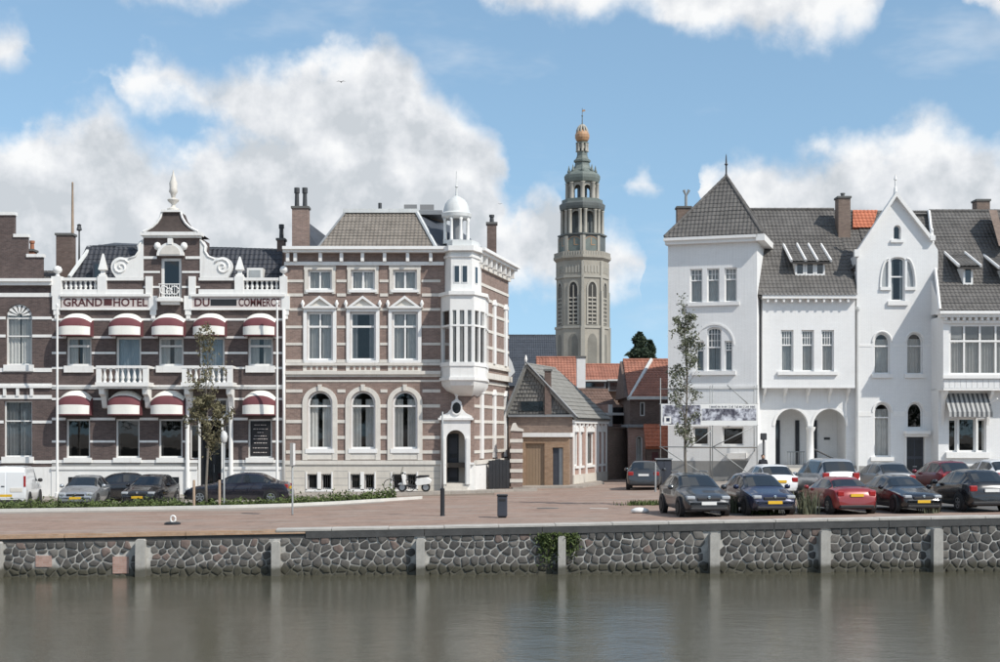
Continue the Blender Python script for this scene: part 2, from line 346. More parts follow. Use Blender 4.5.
# ------------------------------------------------------------------ building kit
def outline(a0, a1, b0, b1, rise=0.0, n=10):
    p = [(a0, b0), (a1, b0)]
    if rise <= 0: return p + [(a1, b1), (a0, b1)]
    c, r, s = (a0 + a1) / 2, (a1 - a0) / 2, b1 - rise
    return p + [(c + r * math.cos(math.pi * i / n), s + rise * math.sin(math.pi * i / n)) for i in range(n + 1)]
class Bld:
    def __init__(s, fa, root, trim='white_trim', wall=None):
        s.fa, s.root, s.trim, s.wall, s.holes, s.rects = fa, root, trim, wall, [], []
    def R(s, x0, y0, x1, y1): f = s.fa; return f.A(x0), f.A(x1), f.B(y1), f.B(y0)
    def part(s, name, m, *rects, d0=-.03, d1=.04, parent=None, **kw):
        mb = MB()
        for r in rects: mb.rect(s.fa, *r[:4], *(r[4:] if len(r) > 4 else (d0, d1)))
        return mb.build(name, m, parent or s.root, **kw)
    def hole(s, x0, y0, x1, y1, rise=0):
        a0, a1, b0, b1 = s.R(x0, y0, x1, y1)
        s.holes.append(outline(a0, a1, b0, b1, rise * s.fa.yr / F)); s.rects.append((a0, a1, b0, b1))
    def window(s, x0, y0, x1, y1, rise=0, cols=1, rows=(), fw=.075, depth=.16, curtain='curtain', cover=.8, sill=0, grid=None, glass='glass', name='window', frame=None, hole=True, sillw=2.0, dd=0.0, split=True):
        """rows: picture rows of transoms; grid: (upper row limit, columns, rows) of small bars above it; sill: height in px"""
        fa = s.fa; a0, a1, b0, b1 = s.R(x0, y0, x1, y1); k = fa.yr / F; rs = rise * k
        if hole: s.hole(x0, y0, x1, y1, rise)
        fr = frame or s.trim; dz = dd - depth
        o = outline(a0, a1, b0, b1, rs)
        inn = outline(a0 + fw, a1 - fw, b0 + fw, b1 - fw, max(0, rs - fw * .3) if rs else 0)
        mb = MB(); mb.prism(fa, o, dz - .07, dz, [inn])
        ts = [fa.B(r) for r in rows]
        spring = b1 - rs if rs else b1
        xs = [a0 + (a1 - a0) * i / cols for i in range(1, cols)] if isinstance(cols, int) else [fa.A(x) for x in cols]
        lowtop = max(ts) if (ts and rs) else b1 - fw * .4
        for x in xs: mb.box(fa, x - fw * .42, x + fw * .42, b0 + fw * .5, lowtop, dz - .062, dz - .006)
        for t in ts: mb.box(fa, a0 + fw * .5, a1 - fw * .5, t - fw * .45, t + fw * .45, dz - .066, dz + .012)
        if grid:
            gy, gc, gr = grid; g0 = fa.B(gy)
            for i in range(1, gc):
                x = a0 + fw + (a1 - a0 - 2 * fw) * i / gc
                hh = b1 - fw * .5
                if rs: hh = (b1 - rs) + rs * math.sqrt(max(0, 1 - ((x - (a0 + a1) / 2) / ((a1 - a0) / 2)) ** 2)) - fw * .4
                mb.box(fa, x - .018, x + .018, g0, hh, dz - .05, dz - .012)
            for j in range(1, gr):
                zz = g0 + (b1 - g0) * j / gr; mb.box(fa, a0 + fw * .6, a1 - fw * .6, zz - .018, zz + .018, dz - .048, dz - .014)
        win = mb.build(name, fr, s.root)
        # panes
        zs = [b0 + fw * .6] + sorted(ts) + [b1 - fw * .6]; cs = [a0 + fw * .6] + xs + [a1 - fw * .6]
        for i in range(len(zs) - 1):
            top = i == len(zs) - 2
            if rs and top:
                z0 = zs[i]; pts = [p for p in outline(a0 + fw * .5, a1 - fw * .5, z0, b1 - fw * .5, rs)]
                MB().add([fa.W(a, b, dz - .035) for a, b in pts], [tuple(range(len(pts)))]).build('pane', glass, win); continue
            for j in range(len(cs) - 1):
                MB().add([fa.W(cs[j], zs[i], dz - .035), fa.W(cs[j + 1], zs[i], dz - .035), fa.W(cs[j + 1], zs[i + 1], dz - .035), fa.W(cs[j], zs[i + 1], dz - .035)], [(0, 1, 2, 3)]).build('pane', glass, win)
        if curtain and cover > 0:
            W_ = (a1 - a0) * cover / 2; n = max(8, int(W_ / .03)); mb = MB(); hi = b1 - fw - (rs * .5 if rs else 0)
            spans = [(a0 + fw * .3, a0 + fw * .3 + W_), (a1 - fw * .3 - W_, a1 - fw * .3)]
            ph = rnd.random() * 6
            for (c0, c1) in spans:
                vs = []
                for i in range(n + 1):
                    a = c0 + (c1 - c0) * i / n; d = dz - .17 + .03 * math.sin(i * 1.1 + ph) * (1 + .3 * math.sin(i * .37))
                    vs += [fa.W(a, b0 + .02, d), fa.W(a, hi, d * 1.0)]
                mb.add(vs, [(2 * i, 2 * i + 2, 2 * i + 3, 2 * i + 1) for i in range(n)])
            mb.build('curtain', curtain, win, smooth=True, recalc=False)
        if sill:
            e = sillw * k
            mb = MB(); mb.prism_side = None
            mb.box(fa, a0 - e, a1 + e, b0 - sill * k, b0 + .012, dz + .001, dd + .11)
            mb.build('sill', fr, win)
        return win
    def bands(s, x0, x1, ys, m=None, h=2.6, d1=.035, name='stone_band', pad=0.0, skip=()):
        """white stone courses across the wall, interrupted by the openings"""
        fa = s.fa; k = fa.yr / F; A0, A1 = fa.A(x0), fa.A(x1)
        for y in ys:
            hh = h
            if isinstance(y, tuple): y, hh = y
            z0, z1 = fa.B(y + hh / 2), fa.B(y - hh / 2)
            cuts = sorted([(r[0] - pad, r[1] + pad) for r in s.rects if r[2] < z1 and r[3] > z0] + [(fa.A(q[0]), fa.A(q[2])) for q in skip if fa.B(q[3]) < z1 and fa.B(q[1]) > z0])
            segs = []; c = A0
            for (p, q) in cuts:
                if p > c + .05: segs.append((c, min(p, A1)))
                c = max(c, q)
            if c < A1 - .05: segs.append((c, A1))
            for p, q in segs:
                if q - p > .06: MB().box(fa, p, q, z0, z1, -.02, d1).build(name, m or s.trim, s.root)
    def make_wall(s, poly, m, th=.32, name='front_wall'):
        return MB().prism(s.fa, s.fa.poly(poly), -th, 0, s.holes).build(name, m, s.root)
    def shell(s, x0, x1, ytop, ybot, depth, m, floors=(), back=None, th=.32, inset=2.2):
        fa = s.fa; a0, a1, b0, b1 = s.R(x0, ytop, x1, ybot)
        MB().box(fa, a0, a0 + .3, b0, b1, -depth, -th - .002).build('side_wall', m, s.root)
        MB().box(fa, a1 - .3, a1, b0, b1, -depth, -th - .002).build('side_wall', m, s.root)
        MB().box(fa, a0 + .302, a1 - .302, b0, b1, -depth, -depth + .3).build('rear_wall', m, s.root)
        MB().box(fa, a0 + .305, a1 - .305, b0, b1 - .05, -inset - .15, -inset).build('interior_wall', 'interior', s.root)
        for y in list(floors) + [ytop + .6]:
            z = fa.B(y); MB().box(fa, a0 + .31, a1 - .31, z - .2, z, -inset, -th - .005).build('floor_slab', 'interior', s.root)
def P3(fa, a, b, d): return fa.W(a, b, d)
def roof_plane(root, pts, tiles, name='roof', th=.14, tw=.24, th_row=.33, amp=.028, base=None, lift=.05):
    """a roof slope: slab plus a skin of pantiles, real waves and steps clipped to the outline"""
    pts = [Vector(p) for p in pts]
    nrm = Vector((0, 0, 0))
    for i in range(len(pts)): nrm += pts[i].cross(pts[(i + 1) % len(pts)])
    nrm.normalize()
    if nrm.z < 0: nrm = -nrm; pts.reverse()
    mb = MB(); n = len(pts)
    mb.add(pts + [p - nrm * th for p in pts], [tuple(range(n)), tuple(reversed(range(n, 2 * n)))] + [(i, i + n, (i + 1) % n + n, (i + 1) % n) for i in range(n)])
    slab = mb.build(name, base or tiles, root)
    hd = Vector((0, 0, 1)).cross(nrm)
    hd = hd.normalized() if hd.length > 1e-4 else Vector((1, 0, 0))
    up = nrm.cross(hd); o = pts[0]
    us = [(p - o).dot(hd) for p in pts]; vs_ = [(p - o).dot(up) for p in pts]
    u0, u1, v0, v1 = min(us), max(us), min(vs_), max(vs_)
    q = 5; nu = int((u1 - u0) / tw) * q + q; rows = int((v1 - v0) / th_row) + 1
    bm = bmesh.new(); grid = []
    prof = [0, .75, 1.0, .55, .05]
    for r in range(rows):
        for e, hgt in ((0.0, .030), (0.97, .0)):
            line = []
            j1, j2 = rnd.uniform(-.012, .012), rnd.uniform(-.006, .010)
            for i in range(nu + 1):
                uu = u0 + i * tw / q; vv = v0 + (r + e) * th_row + j1
                z = lift + amp * prof[i % q] + hgt + j2
                line.append(bm.verts.new(o + hd * uu + up * vv + nrm * z))
            grid.append(line)
    for a, b in zip(grid, grid[1:]):
        for i in range(nu): bm.faces.new((a[i], a[i + 1], b[i + 1], b[i]))
    cen = sum(pts, Vector()) / n
    for i in range(n):
        p, q2 = pts[i], pts[(i + 1) % n]; sd = (q2 - p).cross(nrm).normalized()
        if sd.dot(cen - p) > 0: sd = -sd
        bmesh.ops.bisect_plane(bm, geom=bm.verts[:] + bm.edges[:] + bm.faces[:], plane_co=p + sd * .01, plane_no=sd, clear_outer=True, dist=1e-5)
    me = bpy.data.meshes.new('roof_tiles'); o0 = parent_origin(root)
    bm.transform(Matrix.Translation(-o0)); bm.to_mesh(me); bm.free(); me.materials.append(M[tiles])
    t = bpy.data.objects.new('roof_tiles', me); C.objects.link(t); t.parent = slab; t['kind'] = 'stuff'
    return slab
def ridge(root, p, q, m='tile_grey', r=.11, name='ridge_cap'):
    p, q = Vector(p), Vector(q); L = (q - p).length; n = max(1, int(L / .4)); mb = MB()
    for i in range(n):
        a, b = p.lerp(q, i / n), p.lerp(q, (i + 1.06) / n); mb.tube([a, b], [r, r * .88], 8)
    return mb.build(name, m, root, smooth=True, auto=40)
def chimney(root, x0, x1, y0, y1, Y, m='brick_dark', pots=1, depth=.7, cap=True, potm='clay_pot', poth=.5):
    fa = front(Y); k = Y / F; a0, a1 = fa.A(x0), fa.A(x1); b0, b1 = fa.B(y1), fa.B(y0)
    mb = MB(); mb.box(fa, a0, a1, b0, b1 - .12, -depth, 0)
    o = mb.build('chimney', m, root)
    MB().box(fa, a0 - .06, a1 + .06, b1 - .119, b1, -depth - .06, .06).build('chimney_cap', 'chimney_cap', o)
    for i in range(pots):
        c = fa.W(a0 + (a1 - a0) * (i + .5) / pots, b1, -depth / 2)
        MB().lathe(c, [(.13, 0), (.11, poth * .7), (.15, poth * .72), (.15, poth), (.10, poth), (.09, poth * .3)], 10, capt=False).build('chimney_pot', potm, o, smooth=True, auto=40)
    return o
def text_mesh(s, h, fa, a, b, d, m, parent, name='lettering', bold=0.0, wide=1.0, depth=.02):
    cu = bpy.data.curves.new('t', 'FONT'); cu.body = s; cu.size = 1; cu.offset = bold; cu.extrude = 0; cu.resolution_u = 3
    ob = bpy.data.objects.new('t', cu); C.objects.link(ob); dg = bpy.context.evaluated_depsgraph_get(); dg.update()
    me = bpy.data.meshes.new_from_object(ob.evaluated_get(dg)); C.objects.unlink(ob); bpy.data.objects.remove(ob)
    xs = [v.co.x for v in me.vertices]; ys = [v.co.y for v in me.vertices]; cx = (min(xs) + max(xs)) / 2; y0, y1 = min(ys), max(ys)
    sc = h / (y1 - y0); sx = wide / (max(xs) - min(xs)) if wide > 0 else sc; o0 = parent_origin(parent)
    for v in me.vertices:
        v.co = fa.W(a + (v.co.x - cx) * sx, b + (v.co.y - y0) * sc, d) - o0
    me.name = name; me.materials.clear(); me.materials.append(M[m])
    o = bpy.data.objects.new(name, me); C.objects.link(o); o.parent = parent
    return o
def leaf_mesh(pts, size, jit=.5, seed=1, up=.25):
    r = random.Random(seed); v = []; f = []
    for p in pts:
        n = Vector((r.gauss(0, 1), r.gauss(0, 1), r.gauss(0, 1) + up)).normalized(); t = n.orthogonal().normalized(); t.rotate(Matrix.Rotation(r.uniform(0, 6.28), 3, n)); b_ = n.cross(t)
        s_ = size * r.uniform(1 - jit, 1 + jit); k = len(v); p = Vector(p)
        v += [p - t * s_, p + b_ * s_ * .45 + n * s_ * .12, p + t * s_, p - b_ * s_ * .45 + n * s_ * .12]; f.append((k, k + 1, k + 2, k + 3))
    mb = MB(); mb.v = [tuple(x) for x in v]; mb.f = f
    return mb
# ------------------------------------------------------------------ setting: ground, water, street
M_ = None
def ground_mats():
    # water
    m, g, b = newmat('water'); tc = g.n('ShaderNodeTexCoord').outputs['Object']
    b.inputs['Base Color'].default_value = (.078, .074, .052, 1); b.inputs['Roughness'].default_value = .06; b.inputs['IOR'].default_value = 1.33
    b.inputs['Specular IOR Level'].default_value = .5
    n1 = g.noise(g.vm('MULTIPLY', tc, (1.0, 1.7, 1)), 2.6, 5, .6, .3); n2_ = g.noise(g.vm('MULTIPLY', tc, (1.0, 1.4, 1)), .55, 3, .5)
    big = g.noise(tc, .07, 3, .5)
    amp = g.mr(big, .35, .65, .45, 1.0)
    h = g.m('MULTIPLY', g.m('ADD', g.m('MULTIPLY', n1, .017), g.m('MULTIPLY', n2_, .028)), amp)
    h = g.m('ADD', h, g.m('MULTIPLY', g.noise(g.vm('MULTIPLY', tc, (1.0, 1.5, 1)), 8.0, 4, .6), .0045))
    bn = g.n('ShaderNodeBump'); bn.inputs['Strength'].default_value = 1.0; bn.inputs['Distance'].default_value = 1.0
    g.put(bn.inputs['Height'], h); g.put(b.inputs['Normal'], bn.outputs[0])
    brickmat('paving_red', (.265, .175, .135), (.335, .235, .19), (.27, .225, .19), flat=True, bw=.21, bh=.10, var=.28)
    brickmat('paving_grey', (.30, .27, .24), (.37, .33, .29), (.26, .24, .21), flat=True, bw=.30, bh=.30, var=.22)
    mat('kerb_stone', (.58, .56, .52), .8, .14, 2, bump=.15)
    mat('asphalt', (.12, .115, .11), .9, .25, 2, bump=.2)
    mat('earth', (.20, .155, .12), .95, .35, 1.5, bump=.4)
    mat('mortar', (.42, .41, .385), .95, .45, 3, bump=.3)
    mat('stone_a', (.070, .067, .064), .8, .35, 7, bump=.35, bscale=14)
    mat('stone_b', (.105, .098, .091), .8, .35, 7, bump=.35, bscale=14)
    mat('stone_c', (.155, .145, .133), .85, .3, 7, bump=.35, bscale=14)
    mat('stone_red', (.165, .125, .11), .85, .3, 7, bump=.35, bscale=14)
    mat('concrete_post', (.40, .385, .355), .85, .22, 3, bump=.25, streak=.4, dirt=(.2, .19, .165))
    mat('timber_dark', (.070, .070, .070), .85, .3, 3, bump=.3)
    mat('coping', (.42, .40, .37), .85, .22, 2.2, bump=.25)
    mat('leaf_green', (.085, .115, .035), .7, .45, 2.2)
    mat('leaf_dark', (.050, .072, .042), .7, .45, 2.2)
    mat('leaf_olive', (.150, .135, .075), .75, .4, 2.0)
    mat('leaf_grey', (.125, .135, .085), .75, .4, 2.0)
    mat('bark', (.17, .15, .125), .9, .3, 6, bump=.4)
    mat('soil', (.12, .09, .065), .95, .3, 5, bump=.4)
ground_mats()
for nm in ('mortar', 'stone_a', 'stone_b', 'stone_c', 'stone_red', 'concrete_post'):        # slimy green stain near the water
    m = M[nm]; g = NB(m.node_tree); b = m.node_tree.nodes['Principled BSDF']; src = b.inputs['Base Color'].links[0].from_socket
    tc = g.n('ShaderNodeTexCoord').outputs['Object']; sp = g.n('ShaderNodeSeparateXYZ'); g.put(sp.inputs[0], tc)
    f = g.mr(g.m('ADD', sp.outputs[2], g.m('MULTIPLY', g.noise(tc, 2.5, 4, .6), -.35)), .02, .26, .85, 0.0)
    g.put(b.inputs['Base Color'], g.mix(f, src, (.055, .052, .034, 1)))
for nm in ('paving_red', 'paving_grey'):
    m = M[nm]; g = NB(m.node_tree); b = m.node_tree.nodes['Principled BSDF']; src = b.inputs['Base Color'].links[0].from_socket
    tc = g.n('ShaderNodeTexCoord').outputs['Object']
    g.put(b.inputs['Base Color'], g.mix(g.mr(g.noise(g.vm('MULTIPLY', tc, (.25, 1, 1)), .9, 6, .7), .42, .72, 0, .75), src, (.33, .29, .255, 1)))
    src = b.inputs['Base Color'].links[0].from_socket
    g.put(b.inputs['Base Color'], g.mix(g.mr(g.noise(tc, .55, 7, .7), .56, .70, 0, .45), src, (.13, .10, .085, 1)))
qp0 = Vector(((0 - CX) * 46.7 / F, 46.7)); qp1 = Vector(((1000 - CX) * 48.6 / F, 48.6))
Q = Fac(qp0, qp1)
WZ = -1.63
def struct(name, mb, m, **kw):
    o = mb.build(name, m, None, **kw); o['kind'] = 'structure'; return o
def qy(x): return qp0.y + (x - qp0.x) * (qp1.y - qp0.y) / (qp1.x - qp0.x)
def sheet(name, m, rows, dz, xs):
    """a ground sheet following the slope of the quay; rows = functions or constants of y at x"""
    mb = MB(); nx = len(xs)
    for r in rows:
        for x in xs:
            y = r(x) if callable(r) else r
            mb.v.append((x, y, gz(x) + dz))
    for j in range(len(rows) - 1):
        for i in range(nx - 1): mb.f.append((j * nx + i, j * nx + i + 1, (j + 1) * nx + i + 1, (j + 1) * nx + i))
    return struct(name, mb, m)
water = struct('water', MB().quad((-600, -60, WZ), (600, -60, WZ), (600, 120, WZ), (-600, 120, WZ)), 'water')
XS = [-1500, -400, -60] + [i * 4 for i in range(-14, 15)] + [60, 400, 1500]
sheet('ground', 'earth', [lambda x: qy(max(-300, min(300, x))) + .05, 62, 75, 100, 200, 600, 4000], -.02, XS)
XR = [i * 4 for i in range(-30, 31)]
sheet('street', 'paving_red', [lambda x: qy(x) + .12, 52, 57, 64, 71], .0, XR)
# footway along the houses: a real step up
def slab(name, m, x0, x1, y0, y1, h, n=24):
    mb = MB()
    for i in range(n + 1):
        x = x0 + (x1 - x0) * i / n; a = y0(x) if callable(y0) else y0; b = y1(x) if callable(y1) else y1
        mb.v += [(x, a, gz(x) - .1), (x, a, gz(x) + h), (x, b, gz(x) + h), (x, b, gz(x) - .1)]
    for i in range(n):
        for j in range(3): k = 4 * i + j; mb.f.append((k, k + 4, k + 5, k + 1))
    mb.f += [(0, 1, 2, 3), (4 * n, 4 * n + 3, 4 * n + 2, 4 * n + 1)]
    return mb
def pave_edge(x): return 70.5 if x < -9 else 70.5 + (x + 9) * .42
struct('pavement', slab('p', '', -60, 2.0, pave_edge, 75.6, .12, 60), 'paving_grey')
struct('pavement_lane', slab('p', '', .7, 6.2, lambda x: 78.2 if x < 4.6 else 78.2 + (x - 4.6) * 3.2, lambda x: 82.2 if x < 4.4 else 82.2 + (x - 4.4) * 2.9, .10, 14), 'paving_grey')
struct('pavement_side', slab('p', '', 9.0, 60, 74.5, 84.0, .12), 'paving_grey')
sheet('side_street', 'paving_red', [70.9, 80, 110, 150], .004, [-.3, 3, 6, 9.1, 13, 18])
sheet('parking_lane', 'asphalt', [lambda x: qy(x) + 3.2, lambda x: qy(x) + 8.6], .006, [7.6, 10, 14, 18, 22, 26, 30, 40, 60])
sheet('parking_bay', 'paving_grey', [60.2, 70.4], .006, [-60, -40, -30, -24, -20, -16, -12, -10.2])
# the bank on which the photographer stands, with unseen trees added behind it to darken the window reflections
mb = MB(); mb.quad((-600, 1.5, 1.5), (600, 1.5, 1.5), (600, -900, 1.5), (-600, -900, 1.5)).quad((-600, 1.5, 1.5), (600, 1.5, 1.5), (600, 1.5, -3), (-600, 1.5, -3))
struct('near_bank', mb, 'paving_grey')
rb = random.Random(2); pts = []
for i in range(9000):
    x = rb.uniform(-150, 150); cyc = (x / 9.0) % 1.0; h = 10 + 3.5 * noise.noise(Vector((x * .09, 0, 0))); e = math.sqrt(max(0, 1 - (2 * cyc - 1) ** 2))
    pts.append((x, -46 + rb.gauss(0, 2.0), 1.5 + 2.4 + (h - 2.4) * rb.random() * (.55 + .45 * e)))
o = leaf_mesh(pts, .85, .4, 8).build('unseen_tree_belt', 'leaf_dark', None, recalc=False); o['kind'] = 'stuff'; tag(o, 'unseen belt of dark green trees added behind the camera to darken window reflections', 'trees')
g1, g2 = onground(549, 508.3), onground(600, 508.6)
mb = MB(); n = 20; mb.v = [(g1.x + .52 * math.cos(6.2832 * i / n), g1.y + .42 * math.sin(6.2832 * i / n), g1.z + .006) for i in range(n)]; mb.f = [tuple(range(n))]
o = rebase(mb.build('manhole_cover', 'asphalt', None), (g1.x, g1.y, g1.z + .006)); tag(o, 'dark round manhole cover in the red paving before the slate gable house', 'manhole')
struct('road_marking', MB().quad((g2.x - .42, g2.y - .16, g2.z + .005), (g2.x + .44, g2.y - .16, g2.z + .005), (g2.x + .44, g2.y + .16, g2.z + .005), (g2.x - .42, g2.y + .16, g2.z + .005)), 'kerb_stone')
# kerb of the planting bed (white line in the photograph, running to a point in front of the mansion)
kl = [onground(x, y) for x, y in ((-120, 513.5), (0, 512.2), (80, 511.0), (160, 509.6), (230, 508.4), (290, 506.6), (340, 504.2), (385, 501.4), (422, 499.0))]
mb = MB()
for p in kl:
    mb.v += [(p.x, p.y, p.z - .05), (p.x, p.y, p.z + .13), (p.x, p.y + .34, p.z + .13), (p.x, p.y + .34, p.z - .05)]
for i in range(len(kl) - 1):
    for j in range(3): k = 4 * i + j; mb.f.append((k, k + 4, k + 5, k + 1))
mb.f += [(0, 1, 2, 3), (4 * len(kl) - 4, 4 * len(kl) - 1, 4 * len(kl) - 2, 4 * len(kl) - 3)]
struct('kerb', mb, 'kerb_stone')
def kerb_y(x):
    for p, q in zip(kl, kl[1:]):
        if p.x <= x <= q.x: return p.y + (q.y - p.y) * (x - p.x) / (q.x - p.x)
    return kl[0].y if x < kl[0].x else kl[-1].y
# strip of grey cobbles along the kerb
mb = MB(); kx = [x * .01 for x in range(-3000, -520, 60)]
for x in kx: mb.v += [(x, kerb_y(x) - 1.35, gz(x) + .004), (x, kerb_y(x) - .01, gz(x) + .004)]
mb.f = [(2 * i, 2 * i + 2, 2 * i + 3, 2 * i + 1) for i in range(len(kx) - 1)]
struct('cobble_strip', mb, 'paving_grey')
# planting bed: soil and low cover
bx = [-32, -28, -24, -20, -17, -14, -12, -10, -8, -6, -4.6]
BED_B = lambda x: kerb_y(x) + (2.3 if x < -11 else 2.3 - (x + 11) * .26)
mb = MB()
for x in bx: mb.v += [(x, kerb_y(x) + .3, gz(x) + .07), (x, BED_B(x), gz(x) + .07)]
mb.f = [(2 * i, 2 * i + 2, 2 * i + 3, 2 * i + 1) for i in range(len(bx) - 1)]
struct('planting_bed', mb, 'soil')
pts = []; r3 = random.Random(11)
for i in range(15000):
    x = r3.uniform(-32, -5); y0_, y1_ = kerb_y(x) + .42, BED_B(x) - .05
    y = r3.uniform(y0_, y1_); n_ = noise.noise(Vector((x * .9, y * 1.3, 3)))
    gap = -14.4 < x < -9.9
    if n_ < (-.02 if gap else -.30) : continue
    hgt = max(.05, (.30 + .28 * n_) * (1.25 if x > -9.5 else 1.0) * (.7 if gap else 1))
    pts.append((x, y, gz(x) + .07 + abs(r3.gauss(0, .45)) * hgt))
o = leaf_mesh(pts, .075, .5, 5).build('ground_cover', 'leaf_green', None, recalc=False); o['kind'] = 'stuff'
tag(o, 'low green ground cover plants in the kerbed bed before the parked cars', 'ground cover')
# ------------------------------------------------------------------ quay wall
quay = thing('quay_wall', 'long basalt stone quay wall with pale mortar above the canal water', 'wall', (0, qy(0), WZ))
mb = MB(); qa0, qa1 = Q.A(-700), Q.A(1700)
nq = 24
for i in range(nq + 1):
    a = qa0 + (qa1 - qa0) * i / nq; x = Q.W(a, 0).x
    for d, z in ((.015, -3), (.015, gz(x) - .24), (-.9, gz(x) - .24), (-.9, -3)): mb.v.append(tuple(Q.W(a, z, d)))
for i in range(nq):
    for j in range(3): k = 4 * i + j; mb.f.append((k, k + 4, k + 5, k + 1))
mb.build('mortar_backing', 'mortar', quay)
# stones: irregular polygons between jittered corners of a brick-like net
posts_px = [(-3, 4), (137, 147), (272, 281), (416, 425), (557, 565), (708, 718), (818, 828), (930, 940)]
def stone_mesh(poly, dep):
    c = (sum(p[0] for p in poly) / len(poly), sum(p[1] for p in poly) / len(poly)); n = len(poly); mb = MB()
    for s_, d in ((1.0, -.07), (.97, dep * .55), (.80, dep), (.40, dep * 1.18)):
        for p in poly: mb.v.append(tuple(Q.W(c[0] + (p[0] - c[0]) * s_, c[1] + (p[1] - c[1]) * s_, d)))
    for r in range(3):
        for i in range(n): j = (i + 1) % n; mb.f.append((r * n + i, r * n + j, (r + 1) * n + j, (r + 1) * n + i))
    mb.f.append(tuple(range(3 * n, 4 * n)))
    return mb
rq = random.Random(21); stone_n = 0; rest = MB()
ROWS = 6; Z0 = WZ - .16
def clip(poly, nx, nz, k):
    """keep the side nx*x+nz*z <= k of a convex polygon"""
    out = []; n = len(poly)
    for i in range(n):
        p, q = poly[i], poly[(i + 1) % n]; dp, dq = nx * p[0] + nz * p[1] - k, nx * q[0] + nz * q[1] - k
        if dp <= 0: out.append(p)
        if dp * dq < 0: t = dp / (dp - dq); out.append((p[0] + (q[0] - p[0]) * t, p[1] + (q[1] - p[1]) * t))
    return out
def rubble(a_lo, a_hi):
    """irregular rubble: cells round jittered points, shrunk by the width of the joint"""
    w_ = .325; n = int((a_hi - a_lo) / w_); pts = {}
    for r in range(ROWS):
        for i in range(n):
            cx = a_lo + (i + .5 + (.5 if r % 2 else 0)) * w_; x = Q.W(cx, 0).x; hr = (gz(x) - .26 - Z0) / ROWS
            pts[(r, i)] = (cx + rq.uniform(-.13, .13), Z0 + (r + .5) * hr + rq.uniform(-.085, .085))
    out = []
    for (r, i), c in pts.items():
        top = gz(Q.W(c[0], 0).x) - .265; g = rq.uniform(.010, .022)
        poly = [(c[0] - .5, Z0), (c[0] + .5, Z0), (c[0] + .5, top), (c[0] - .5, top)]
        for dr in (-2, -1, 0, 1, 2):
            for di in (-2, -1, 0, 1, 2):
                o = pts.get((r + dr, i + di))
                if o is None or o == c: continue
                nx, nz = o[0] - c[0], o[1] - c[1]; l = math.hypot(nx, nz); nx /= l; nz /= l
                poly = clip(poly, nx, nz, (nx * (o[0] + c[0]) + nz * (o[1] + c[1])) / 2 - g)
        if len(poly) > 2:
            # round off the corners a little
            m_ = len(poly); q = []
            for k in range(m_):
                p0, p1, p2 = poly[k - 1], poly[k], poly[(k + 1) % m_]; q += [(p1[0] + (p0[0] - p1[0]) * .13, p1[1] + (p0[1] - p1[1]) * .13), (p1[0] + (p2[0] - p1[0]) * .13, p1[1] + (p2[1] - p1[1]) * .13)]
            cc = (sum(p[0] for p in q) / len(q), sum(p[1] for p in q) / len(q)); out.append((cc, q))
    return out
vis0, vis1 = Q.A(-6), Q.A(1006)
cells = rubble(Q.A(-260), Q.A(1260))
post_sp = [(Q.A(a) - .05, Q.A(b) + .05) for a, b in posts_px]
brick_sp = [(Q.A(36), Q.A(52), Q.B(567), Q.B(556)), (Q.A(113), Q.A(129), Q.B(574), Q.B(557))]
vis = [c for c in cells if vis0 < c[0][0] < vis1 and not any(p < c[0][0] < q for p, q in post_sp)]
vis.sort(key=lambda c: -c[0][1]); chosen = set(id(c) for c in vis[:300])
for c in cells:
    cc, q = c
    if any(p < cc[0] < e for p, e in post_sp): continue
    if any(x0 - .1 < cc[0] < x1 + .1 and z0 - .05 < cc[1] < z1 + .05 for x0, x1, z0, z1 in brick_sp): continue
    sm = stone_mesh(q, rq.uniform(.035, .07))
    if id(c) in chosen: sm.build('stone', rq.choice(['stone_a', 'stone_a', 'stone_b', 'stone_b', 'stone_c', 'stone_a', 'stone_red' if rq.random() < .4 else 'stone_b']), quay, recalc=True)
    else: rest.add(sm.v, sm.f)
o = rest.build('lower_stones', 'stone_b', quay, kind='stuff')
for x0, x1, z0, z1 in brick_sp:
    MB().box(Q, x0, x1, z0, z1, -.06, .05).build('brick_patch', 'brick_pink', quay, label='square patch of pinkish brick set in the stones')
for i, (x0, x1) in enumerate(posts_px):
    a0, a1 = Q.A(x0), Q.A(x1); zt = gz(Q.W(a0, 0).x) - (.20 if x0 < 200 else .36)
    mb = MB(); mb.prism(Q, [(a0, -2.4), (a1, -2.4), (a1 - .01, zt - .05), (a1 - .05, zt), (a0 + .05, zt), (a0 + .01, zt - .05)], -.06, .34)
    p = mb.build('fender_post', 'concrete_post', None); rebase(p, Q.W((a0 + a1) / 2, WZ, .15))
    tag(p, 'grey concrete fender post on the stone quay wall ' + ['below the white delivery van', 'right beside a pinkish brick patch', 'where the pale coping stones begin', 'below the tall post with black foot', 'with ivy growing round it', 'between dark grey and navy hatchbacks', 'below the red saloon', 'below the black hatchback'][i], 'post', 'fender posts along the quay wall')
